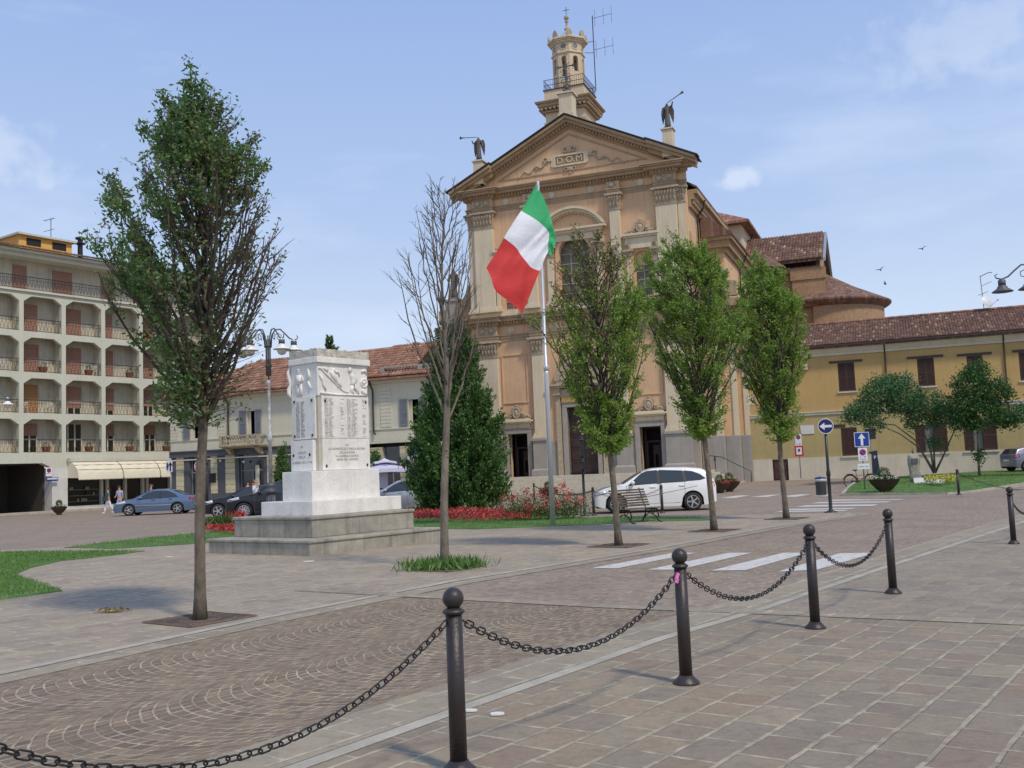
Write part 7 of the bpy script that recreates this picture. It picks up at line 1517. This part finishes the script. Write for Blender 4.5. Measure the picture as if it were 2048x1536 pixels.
p = G(450, 1023); person('woman in dark sleeveless dress holding a white carrier bag, by the grey shopfront', (p.x-.1, p.y+5.4, 0), R(30), 1.68, clothm('dark_dress', srgb(60,48,44)), clothm('dark_leggings', srgb(48,42,40)), arms=((.1, 0), (.02, 0)), hairlen=.16, slim=.95)
o = MB().box(-.2, .2, -.05, .05, 0, .5).build('carrier_bag', m_plas, None, bev=.01); o.location = (p.x-.1, p.y+4.95, .32); tag(o, 'white carrier bag held beside the grey shopfront', 'bag')
# ---------------- street lamps ----------------
m_lp = mat('peeling_lamp_paint', srgb(176,176,172), .55, .35, 7, .004, 40, streak=.8, scol=srgb(84,78,72)); m_lpd = mat('dark_lamp_iron', srgb(84,84,90), .5, .2, 6); m_shade = mat('lamp_shade_enamel', srgb(226,226,220), .4, .06, 3); m_opal = mat('opal_lamp_glass', srgb(214,210,196), .3, .04, 3)
def lamp(label, loc, rz, arms, shade_m, s=1.0, pm=None, dark=False):
    t = thing('street_lamp', label, 'street lamp', loc, rz, 'ornate street lamps'); pm = pm or m_lp
    b = MB(); b.lathe(0, 0, [(.26, 0), (.26, .12), (.21, .2), (.19, .55)], 16)
    for i in range(12): a = 2*math.pi*i/12; b.tube([(.19*math.cos(a), .19*math.sin(a), .2), (.14*math.cos(a), .14*math.sin(a), 1.15)], .03, 6)
    b.lathe(0, 0, [(.18, .5), (.14, 1.15), (.24, 1.2), (.25, 1.27), (.15, 1.36), (.2, 1.44), (.2, 1.5), (.1, 1.6)], 16); b.build('base', m_lpd, t, True)
    b = MB(); b.lathe(0, 0, [(.08, 1.5), (.07, 3.2), (.11, 3.25), (.12, 3.33), (.09, 3.42), (.08, 3.6), (.062, 3.62), (.058, 5.5), (.09, 5.55), (.09, 5.63), (.045, 5.7)], 14); b.build('post', pm, t, True)
    b = MB()
    for q in range(4): a = R(45+90*q); b.tube([(.10*math.cos(a), .10*math.sin(a), 5.85), (.10*math.cos(a), .10*math.sin(a), 7.35)], .022, 5)
    for z in (6.25, 7.05): b.lathe(0, 0, [(.14, z), (.14, z+.05)], 12)
    b.tube([(0, 0, 5.6), (0, 0, 7.5)], .03, 5)
    for a, r_ in arms:
        c, s_ = math.cos(a), math.sin(a); pts = []
        for (u, z) in ((.13, 7.0), (.16, 7.45), (.3, 7.72), (.52, 7.74), (.72, 7.55), (.9, 7.36), (1.08, 7.28), (1.22, 7.32), (1.26, 7.42), (1.18, 7.46)): pts.append((u*c*r_, u*s_*r_, z))
        b.tube(pts, [.03]*6+[.026, .024, .02, .015], 7)
        b.tube([(u*c*r_, u*s_*r_, z) for u, z in ((.28, 7.3), (.3, 7.5), (.42, 7.58), (.56, 7.5), (.55, 7.36), (.44, 7.32), (.38, 7.4), (.44, 7.46))], .016, 5)
    b.build('bracket', m_lpd, t, True)
    for a, r_ in arms:
        x, y = 1.08*math.cos(a)*r_, 1.08*math.sin(a)*r_; z = 7.24; b = MB(); b.lathe(x, y, [(.03, z+.06), (.12, z), (.12, z-.18), (.17, z-.23), (.17, z-.26), (.34, z-.37), (.35, z-.39), (.31, z-.385), (.14, z-.28)], 18, cap=False); sh = b.build('lamp_shade', shade_m, t, True)
        b = MB(); b.lathe(x, y, [(.123, z+.005), (.124, z-.17)], 16); b.build('shade_cap', m_lpd, sh, True)
        if not dark: b = MB(); b.lathe(x, y, [(.20, z-.36), (.19, z-.48), (.13, z-.58), (.03, z-.62)], 14); b.build('glass_bowl', m_opal, sh, True)
    return t
p = Pt(543, 1045, 40); lamp('ornate street lamp with peeling white post, left of the memorial', (p.x, p.y, 0), 0, ((R(5), .95), (R(-35), .75), (R(175), .95), (R(215), .7)), m_shade)
p = Pt(2122, 1000, 34); lamp('street lamp with dark shades reaching in from the right picture edge', (p.x, p.y, 0), 0, ((R(178), 1.25), (R(208), .66), (R(0), 1.3)), m_lpd, dark=True, pm=m_lpd).scale = (1, 1, 1.035)
p = Pt(-22, 1030, 60); lamp('street lamp at the left picture edge, only two white shades in view', (p.x, p.y, 0), 0, ((R(-8), 1.1), (R(-40), .75), (R(175), 1.1)), m_shade)
# ---------------- signs ----------------
m_blue = mat('sign_blue', srgb(22,56,150), .4, .04, 3); m_dblue = mat('sign_dark_blue', srgb(26,34,98), .4, .04, 3); m_sw = mat('sign_white', srgb(224,226,226), .4, .04, 3); m_red = mat('sign_red', srgb(196,40,48), .4, .04, 3); m_galv = mat('galvanised_post', srgb(150,152,152), .5, .1, 4, metal=.4); m_bpole = mat('black_sign_post', (.02, .02, .022), .4, .1, 5)
def disc(mb, x, z, r, y0, y1, n=28): mb.prism([(x+r*math.cos(2*math.pi*i/n), z+r*math.sin(2*math.pi*i/n)) for i in range(n)], y0, y1)
def arrow(mb, x, z, s, ang, y):
    pts = [(-.1, -.5), (.1, -.5), (.1, .08), (.3, .08), (0, .5), (-.3, .08), (-.1, .08)]; c, s_ = math.cos(ang), math.sin(ang); mb.prism([(x+s*(a*c-b_*s_), z+s*(a*s_+b_*c)) for a, b_ in pts], y-.004, y)
p = G(1662, 1025); t = thing('arrow_sign', 'round blue sign with a white arrow pointing left on a black post', 'road sign', (p.x, p.y, 0), R(-8))
b = MB(); b.lathe(0, 0, [(.2, 0), (.2, .02), (.08, .06), (.055, .1), (.05, 1.1), (.065, 1.12), (.065, 1.2), (.045, 1.3), (.04, 2.75)], 12); b.build('post', m_bpole, t, True)
b = MB(); disc(b, 0, 2.62, .225, -.07, -.05); pl = b.build('sign_face', m_dblue, t); b = MB(); b.ring((0, -.066, 2.62), .225, .012, 32, 6); b.build('rim', m_sw, pl, True); b = MB(); arrow(b, 0, 2.62, .37, R(90), -.072); b.build('arrow', m_sw, pl)
bs = Pt(1773, 992, 44); p = G(1773, 985, za, zb_)
p = Pt(1730, 980, 47); t = thing('one_way_sign', 'square blue sign with white up arrow above a no parking plate', 'road sign', (p.x, p.y, zl(0, p.y)), R(-6)); zz = zl(0, p.y)
def zat(py, px=1724): return Pt(px, py, p.y).z-zz
b = MB(); b.tube([(0, 0, 0), (0, 0, zat(866))], .035, 10); b.build('post', m_galv, t, True); z1 = zat(879); h_ = .34
b = MB(); b.box(-h_, h_, -.07, -.05, z1-h_, z1+h_); pl = b.build('sign_face', m_blue, t, bev=.01); b = MB(); b.holed(rect(-h_, h_, z1-h_, z1+h_), [rect(-h_+.022, h_-.022, z1-h_+.022, z1+h_-.022)], -.076, -.071); b.build('border', m_sw, pl); b = MB(); arrow(b, 0, z1, .56, 0, -.074); b.build('arrow', m_sw, pl)
def nopark(par, z, w, h, txt):
    b = MB(); b.box(-w, w, -.066, -.052, z-h, z+h); pl = b.build('no_parking_plate', m_sw, par, bev=.006); rr2 = w*.72; zc_ = z+h-w*.95
    b = MB(); disc(b, 0, zc_, rr2, -.070, -.066); b.build('red_disc', m_red, pl); b = MB(); disc(b, 0, zc_, rr2*.72, -.074, -.070); b.build('blue_disc', m_blue, pl); b = MB(); c45 = .70710678
    b.prism([(-.5*rr2-.06*rr2, zc_+.5*rr2-.06*rr2), (-.5*rr2+.1*rr2, zc_+.5*rr2+.1*rr2), (.5*rr2+.06*rr2, zc_-.5*rr2+.06*rr2), (.5*rr2-.1*rr2, zc_-.5*rr2-.1*rr2)], -.077, -.074); b.build('bar', m_red, pl)
    b = MB()
    for i, s_ in enumerate(txt): b.text(s_, w*.55, Matrix.Translation((0, -.068, z-h+w*.9-i*w*.5)) @ RX, .001)
    b.build('lettering', m_trim, pl, norm=False)
nopark(t, zat(909), .21, .30, ('0 - 24', 'rimoz.')); zz2 = zat(933, 1727); b = MB(); b.box(-.27, .27, -.066, -.052, zz2-.13, zz2+.13); pl = b.build('plate', m_sw, t, bev=.006); b = MB(); b.text('ambo i lati', .1, Matrix.Translation((0, -.068, zz2)) @ RX, .001); b.build('lettering', m_trim, pl, norm=False)
p = Pt(1602, 957, 65); t = thing('no_parking_sign', 'small no parking sign over a red framed notice by the ochre wall', 'road sign', (p.x, p.y, p.z), AF); z0_ = p.z
def zat2(py): return Pt(1597, py, p.y).z-z0_
b = MB(); b.tube([(0, 0, 0), (0, 0, zat2(868))], .03, 8); b.build('post', m_galv, t, True); nopark(t, zat2(881), .20, .40, ('8 - 20', '0 - 8')); z_ = zat2(902); b = MB(); b.box(-.27, .27, -.07, -.05, z_-.34, z_+.34); pl = b.build('notice_frame', m_red, t, bev=.01); b = MB(); b.box(-.17, .17, -.076, -.07, z_-.23, z_+.23); b.build('notice', m_sw, pl); b = MB(); b.box(-.07, .07, -.08, -.076, z_-.05, z_+.14); b.build('emblem', m_slate, pl)
p = G(1170, 1032); t = thing('signal_post', 'thin black post with slim signal housings, seen edge on, right of the rose bushes', 'signal post', (p.x, p.y, 0))
b = MB(); b.lathe(0, 0, [(.17, 0), (.17, .02), (.05, .05), (.045, 1.4), (.05, 1.42), (.05, 2.75)], 10); b.build('post', m_bpole, t, True); b = MB()
for z in (1.55, 1.85, 2.02, 2.6): b.lathe(0, 0, [(.07, z), (.085, z+.02), (.07, z+.04)], 10)
b.box(-.06, .07, -.1, .1, 1.6, 1.84); b.box(-.06, .06, -.09, .09, 2.06, 2.58); b.build('housing', m_bpole, t)
p = Pt(340, 1010, 66); t = thing('direction_sign', 'white sign with two dark arrows at the corner of the apartment block', 'road sign', (p.x, p.y, 0), AF); z_ = Pt(336, 933, 66).z
b = MB(); b.tube([(.1, 0, 0), (.1, 0, z_-.3)], .035, 8); b.build('post', m_galv, t, True); b = MB(); b.box(-.26, .26, -.06, -.03, z_-.38, z_+.38); pl = b.build('sign_face', m_sw, t, bev=.01); b = MB(); arrow(b, .12, z_, .62, 0, -.062); b.build('arrow', m_trim, pl); b = MB(); arrow(b, -.12, z_+.1, .34, 0, -.062); arrow(b, -.12, z_-.1, .34, R(180), -.063); disc(b, -.12, z_, .1, -.066, -.062, 16); b.build('arrow', m_dblue, pl)
p = Pt(400, 1015, 63); t = thing('stop_sign', 'red stop sign partly hidden by the trunk of the left tree', 'road sign', (p.x, p.y, 0), R(-15)); z_ = Pt(398, 933, 63).z
b = MB(); b.tube([(0, 0, 0), (0, 0, z_+.1)], .035, 8); b.build('post', m_galv, t, True); b = MB(); b.prism([(.36*math.cos(R(22.5+45*i)), z_+.36*math.sin(R(22.5+45*i))) for i in range(8)], -.06, -.04); pl = b.build('sign_border', m_sw, t); b = MB(); b.prism([(.33*math.cos(R(22.5+45*i)), z_+.33*math.sin(R(22.5+45*i))) for i in range(8)], -.066, -.06); b.build('sign_face', m_red, pl); b = MB(); b.text('STOP', .27, Matrix.Translation((0, -.068, z_)) @ RX, .002); b.build('lettering', m_sw, pl, norm=False)
p = Pt(92, 1012, 75); t = thing('no_parking_sign', 'no parking plate hanging in the mouth of the dark passage at far left', 'road sign', tuple(AP(3.4, -.15, 0)), AA); nopark(t, 3.0, .24, .33, ('sempre',)); 
b = MB(); b.tube([(0, 0, 2.6), (0, 0, 3.45)], .02, 6); b.build('bracket', m_galv, t)
t = thing('street_name_sign', 'small blue and white street name plate projecting beside the dark passage', 'sign', tuple(AP(3.7, -.3, 2.3)), AA); b = MB(); b.box(-.55, .35, -.02, .02, 0, .26); pl = b.build('sign_face', m_blue, t); b = MB(); b.box(-.5, .3, -.026, -.02, .13, .22); b.build('panel', m_sw, pl)
# ---------------- bench ----------------
m_slat = mat('weathered_bench_wood', srgb(96,82,70), .8, .25, 6, .006, 30); p = Pt(1274, 1040, 29.4); t = thing('park_bench', 'slatted wooden park bench with curly iron legs in front of the white car', 'bench', (p.x, p.y, 0), R(38))
# local x = length, -y = the sitting side
for i in range(7): b = MB(); z = .47+.075*i; y = .17+.035*i; b.box(-.72, .72, y-.012, y+.014, z, z+.052); b.build('back_slat', m_slat, t, bev=.006)
for i in range(5): b = MB(); y = -.30+.095*i; b.box(-.75, .75, y, y+.065, .41-.004*i, .44-.004*i); b.build('seat_slat', m_slat, t, bev=.006)
for x in (-.55, .55):
    b = MB(); b.tube([(x, .42, 1.0), (x, .22, .5), (x, .14, .38), (x, -.3, .38), (x, -.36, .33)], .02, 6); b.tube([(x, -.28, .38), (x, -.35, .2), (x, -.28, .08), (x, -.42, 0)], .024, 6); b.tube([(x, .16, .4), (x, .2, .2), (x, .3, .06), (x, .36, 0)], .024, 6)
    b.tube([(x, -.3, .12), (x, -.1, .24), (x, .05, .26), (x, .22, .14)], .016, 6); b.ring((x, -.12, .32), .07, .012, 14, 5, axis='x'); b.ball((x, -.44, .015), .04, 8, 5, (1, 1.6, .5)); b.ball((x, .37, .015), .04, 8, 5, (1, 1.6, .5)); b.build('leg_frame', m_iron, t, True)
# ---------------- planters ----------------
m_bowl = mat('rusty_bowl', srgb(72,54,46), .75, .25, 5, .006, 30, streak=.3)
def planter(label, px, py, Y, r=.62, h=.55, zg=0, fl='mix'):
    q = Pt(px, py, Y); t = thing('bowl_planter', label, 'planter', (q.x, q.y, zg), 0, 'iron bowl planters'); b = MB(); b.lathe(0, 0, [(.22*r, .0), (.34*r, .02), (.34*r, .05), (.30*r, .08), (.55*r, h*.35), (.85*r, h*.7), (1.0*r, h), (1.04*r, h+.02), (.97*r, h+.02), (.9*r, h-.06), (.02, h-.05)], 28); b.build('bowl', m_bowl, t, True)
    plant_leaves('greenery', (0, 0, h+.05), r*.75, 700, t, hg, .08, (1, 1, .35)); plant_leaves('topiary_ball', (0, 0, h+.28), r*.42, 900, t, lfm2, .05)
    Q = np.concatenate([rng.normal(size=(16, 3))*.045+np.array([r*.8*math.cos(a), r*.8*math.sin(a), h+.1]) for a in np.linspace(0, 6.28, 13)[:-1]]); leafmesh('flowers', Q, rng.normal(size=Q.shape), .07, .055, {'mix': wh, 'red': fr2}[fl], t); return t
planter('brown bowl planter with white and orange flowers by the right lawn', 1770, 984, 44.0, .66, .62, 0); q0 = G(1770, 985)
planter('right one of two bowl planters with clipped balls behind the white car', 1459, 980, 56, .62, .55, 0, 'red'); planter('left one of two bowl planters with clipped balls behind the white car', 1440, 985, 54.5, .58, .5, 0, 'red')
planter('bowl planter in front of the church steps, between flagpole and yew', 1097, 995, 56, .55, .5, 0, 'red'); planter('bowl planter beside the marble pier of the apartment passage', 118, 1029, 66, .5, .5, 0)
# ---------------- bin, meter, bicycle, standing stone ----------------
q = Pt(1643, 992, 44.3); t = thing('litter_bin', 'dark grey cylindrical litter bin left of the round arrow sign post', 'litter bin', (q.x, q.y, 0)); m_bin = mat('bin_grey', srgb(66,66,70), .55, .15, 4)
b = MB(); b.lathe(0, 0, [(.20, .04), (.22, .06), (.23, .68), (.235, .70)], 20); b.build('body', m_bin, t, True); b = MB(); b.lathe(0, 0, [(.235, .64), (.25, .66), (.255, .75), (.22, .76), (.2, .70)], 20); b.build('bin_liner', mat('clear_liner', srgb(190,192,196), .3), t, True); b = MB(); b.lathe(0, 0, [(.25, .74), (.25, .80), (.1, .84), (.01, .85)], 20); b.build('lid', m_dblue, t, True); b = MB(); b.tube([(.22, 0, .4), (.42, 0, .42)], .02, 6); b.tube([(.42, 0, 0), (.42, 0, .9)], .02, 6); b.build('bracket', m_bpole, t)
q = Pt(1752, 955, 56); z0 = zl(0, 56); t = thing('parking_meter', 'dark blue slanted parking meter with a white P beside the bicycle', 'parking meter', (q.x, 56, z0), R(-10))
b = MB(); b.prism([(-.2, 0), (.24, 0), (.20, .8), (.14, 1.35), (.16, 1.68), (-.28, 1.60), (-.30, 1.53), (-.12, 1.48), (-.14, 1.1), (-.16, .5)], -.14, .14); b.build('housing', mat('meter_blue', srgb(34,38,64), .4, .1, 3), t, bev=.03); b = MB(); b.text('P', .26, Matrix.Translation((.0, -.143, 1.28)) @ RX, .003); b.build('lettering', m_sw, t, norm=False)
t = thing('sign_back', 'grey back of a square road sign behind the blue arrow sign', 'road sign', (Pt(1746, 950, 57).x, 57, zl(0, 57)), R(-6)); zz3 = Pt(1742, 868, 57).z-zl(0, 57); b = MB(); b.tube([(0, 0, 0), (0, 0, zz3+.2)], .03, 8); b.build('post', m_galv, t); b = MB(); b.box(-.3, .3, -.05, -.03, zz3-.3, zz3+.3); b.build('plate', m_bin, t, bev=.01)
q = Pt(1722, 970, 54.5); t = thing('bicycle', 'old brown city bicycle leaning beside the sign poles and the parking meter', 'bicycle', (q.x, 54.5, .0), R(-4)); m_rust = mat('rust_brown', srgb(86,58,46), .6, .2, 6)
for x in (-.55, .55):
    b = MB(); b.ring((x, 0, .34), .335, .02, 36, 6); wq = b.build('wheel', m_tyre, t, True); b = MB(); b.ring((x, 0, .34), .31, .009, 32, 4)
    for k in range(14): a = 2*math.pi*k/14; b.tube([(x, 0, .34), (x+.31*math.cos(a), 0, .34+.31*math.sin(a))], .003, 3, False)
    b.build('rim', m_rim, wq)
b = MB(); b.tube([(-.55, 0, .34), (-.12, 0, .30), (.38, 0, .66), (.40, 0, .82)], .02, 6); b.tube([(-.12, 0, .3), (-.24, 0, .88)], .02, 6); b.tube([(-.55, 0, .34), (-.22, 0, .74)], .012, 5); b.tube([(-.18, 0, .62), (.38, 0, .70)], .016, 6); b.tube([(.55, 0, .34), (.40, 0, .80), (.38, 0, 1.0)], .016, 6); b.build('frame', m_rust, t, True)
b = MB(); b.ball((-.26, 0, .93), .1, 10, 6, (1.4, .8, .45)); b.build('saddle', m_trim, t, True); b = MB(); b.tube([(.30, -.26, .98), (.42, -.18, 1.04), (.40, 0, 1.0), (.42, .18, 1.04), (.30, .26, .98)], .014, 6); b.build('handlebar', m_rim, t, True)
b = MB(); b.ring((-.55, 0, .34), .37, .03, 18, 4, a0=R(10), a1=R(165)); b.ring((.55, 0, .34), .37, .025, 16, 4, a0=R(40), a1=R(160)); b.box(-.75, -.35, -.06, .06, .73, .75); b.build('mudguard', m_rust, t); b = MB(); b.prism([(-.5, .28), (-.08, .22), (-.08, .38), (-.5, .38)], -.04, -.02); b.build('chain_guard', m_trim, t)
zs = zl(0, 52); q = Pt(1832, 968, 52); t = thing('standing_stone', 'rough upright memorial stone with a small plaque on the right lawn', 'memorial stone', (q.x, 52, zs)); m_rock = mat('mottled_rock', srgb(150,146,132), .9, .35, 4, .04, 9, streak=.3)
b = MB(); prof = [(.30, 0), (.31, .3), (.27, .6), (.30, .9), (.33, 1.15), (.28, 1.35), (.18, 1.45), (.05, 1.48)]; b.lathe(0, 0, prof, 18, sy=.55)
for i, v in enumerate(b.v): k = 1+.10*math.sin(v[2]*7+math.atan2(v[1], v[0])*3)+.05*math.sin(v[2]*17+v[0]*20); b.v[i] = (v[0]*k-.04*v[2], v[1]*k, v[2])
b.build('stone', m_rock, t, True); b = MB(); b.box(-.20, .10, -.215, -.16, .95, 1.22); b.build('plaque', m_slate, t); b = MB(); b.lathe(-.05, 0, [(.04, 1.45), (.06, 1.55), (.03, 1.65), (.01, 1.8)], 8); b.build('finial', m_bronze, t, True)
t = thing('inscribed_slab', 'white sloping slab lying at the foot of the standing stone', 'plaque', (q.x-.15, 50.9, zl(0, 50.9)), R(-5)); b = MB(); b.add([(-.45, -.3, .04), (.35, -.3, .04), (.48, .3, .26), (-.3, .3, .26), (-.45, -.3, -.05), (.35, -.3, -.05), (.48, .3, -.05), (-.3, .3, -.05)], [(0,1,2,3), (0,4,5,1), (1,5,6,2), (2,6,7,3), (3,7,4,0)]); pl = b.build('slab', m_marb, t)
# ---------------- cafe parasol ----------------
q = Pt(785, 990, 57); t = thing('cafe_parasol', 'pale lilac two tier cafe parasol behind the right side of the memorial', 'parasol', (q.x-.4, 57, 0), R(15)); m_can = mat('parasol_canvas', srgb(196,194,210), .85, .05, 2)
zt_ = Pt(775, 918, 57).z
def pyr(z0, z1, hw_, nm, hv=.0):
    b = MB(); n = 8; vs = [(0, 0, z1)]
    ring_ = []
    for k in range(4):
        a0_, a1_ = [(-1,-1),(1,-1),(1,1),(-1,1)][k], [(1,-1),(1,1),(-1,1),(-1,-1)][k]
        for i in range(n): f = i/n; sag = -.06*math.sin(f*math.pi); ring_.append((hw_*(a0_[0]*(1-f)+a1_[0]*f), hw_*(a0_[1]*(1-f)+a1_[1]*f), z0-sag*.0+.08*math.sin(f*math.pi)))
    m_ = len(ring_); mid_ = [(x*.5, y*.5, (z+z1)/2-.05) for x, y, z in ring_]; vs += mid_+ring_+([(x*1.0, y*1.0, z-hv) for x, y, z in ring_] if hv else [])
    fs = [(0, 1+i, 1+(i+1) % m_) for i in range(m_)]+[(1+i, 1+m_+i, 1+m_+(i+1) % m_, 1+(i+1) % m_) for i in range(m_)]
    if hv: fs += [(1+m_+i, 1+2*m_+i, 1+2*m_+(i+1) % m_, 1+m_+(i+1) % m_) for i in range(m_)]
    b.add(vs, fs); return b.build(nm, m_can, t, norm=False)
pyr(zt_-.62, zt_-.18, 1.5, 'canopy', .2); pyr(zt_-.22, zt_+.06, .62, 'vent_top', .06); b = MB(); b.tube([(0, 0, 0), (0, 0, zt_-.1)], .035, 8)
for a in (45, 135, 225, 315): b.tube([(0, 0, zt_-.9), (1.2*math.cos(R(a)), 1.2*math.sin(R(a)), zt_-.62)], .015, 4)
b.build('pole', m_bpole, t)
q = Pt(769, 1000, 56.5); o = MB().box(-.27, .27, -.03, .03, 1.0, 2.3).build('menu_panel', mat('lilac_panel', srgb(186,180,206), .6, .06, 3)); o.location = (q.x, 56.3, 0); o.rotation_euler = (0, 0, AF); tag(o, 'upright lilac menu panel under the cafe parasol', 'menu board')
# ---------------- birds ----------------
m_bird = mat('bird_dark', (.03, .03, .035), .8)
for px, py, lb, s in ((1845, 498, 'highest bird in the sky above the ochre building roof', .16), (1761, 540, 'middle of three small birds right of the church roofs', .2), (1770, 568, 'lowest of three small birds right of the church roofs', .2)):
    q = Pt(px, py, 62); t = thing('bird', lb, 'bird', tuple(q), R(random.uniform(-40, 40)), 'birds flying right of the church'); b = MB(); b.ball((0, 0, 0), .05, 8, 6, (2.2, .8, .8)); b.build('body', m_bird, t, True)
    b = MB(); b.add([(-.05, 0, .02), (.05, 0, .02), (.0, .14, .12), (-.06, .14, .11), (-.1, .30, .04), (-.05, 0, 0), (.05, 0, 0), (0, .14, .1), (-.06, .14, .09), (-.1, .3, .03)], [(0,1,2,3), (3,2,4), (5,8,7,6), (8,9,7), (0,5,6,1), (1,6,7,2), (2,7,9,4)]); k0 = len(b.v); b.add([(x, -y, z) for x, y, z in b.v], list(b.f)); b.build('wing', m_bird, t); t.rotation_euler = (R(random.uniform(-50, 50)), R(20), R(random.uniform(0, 90)))
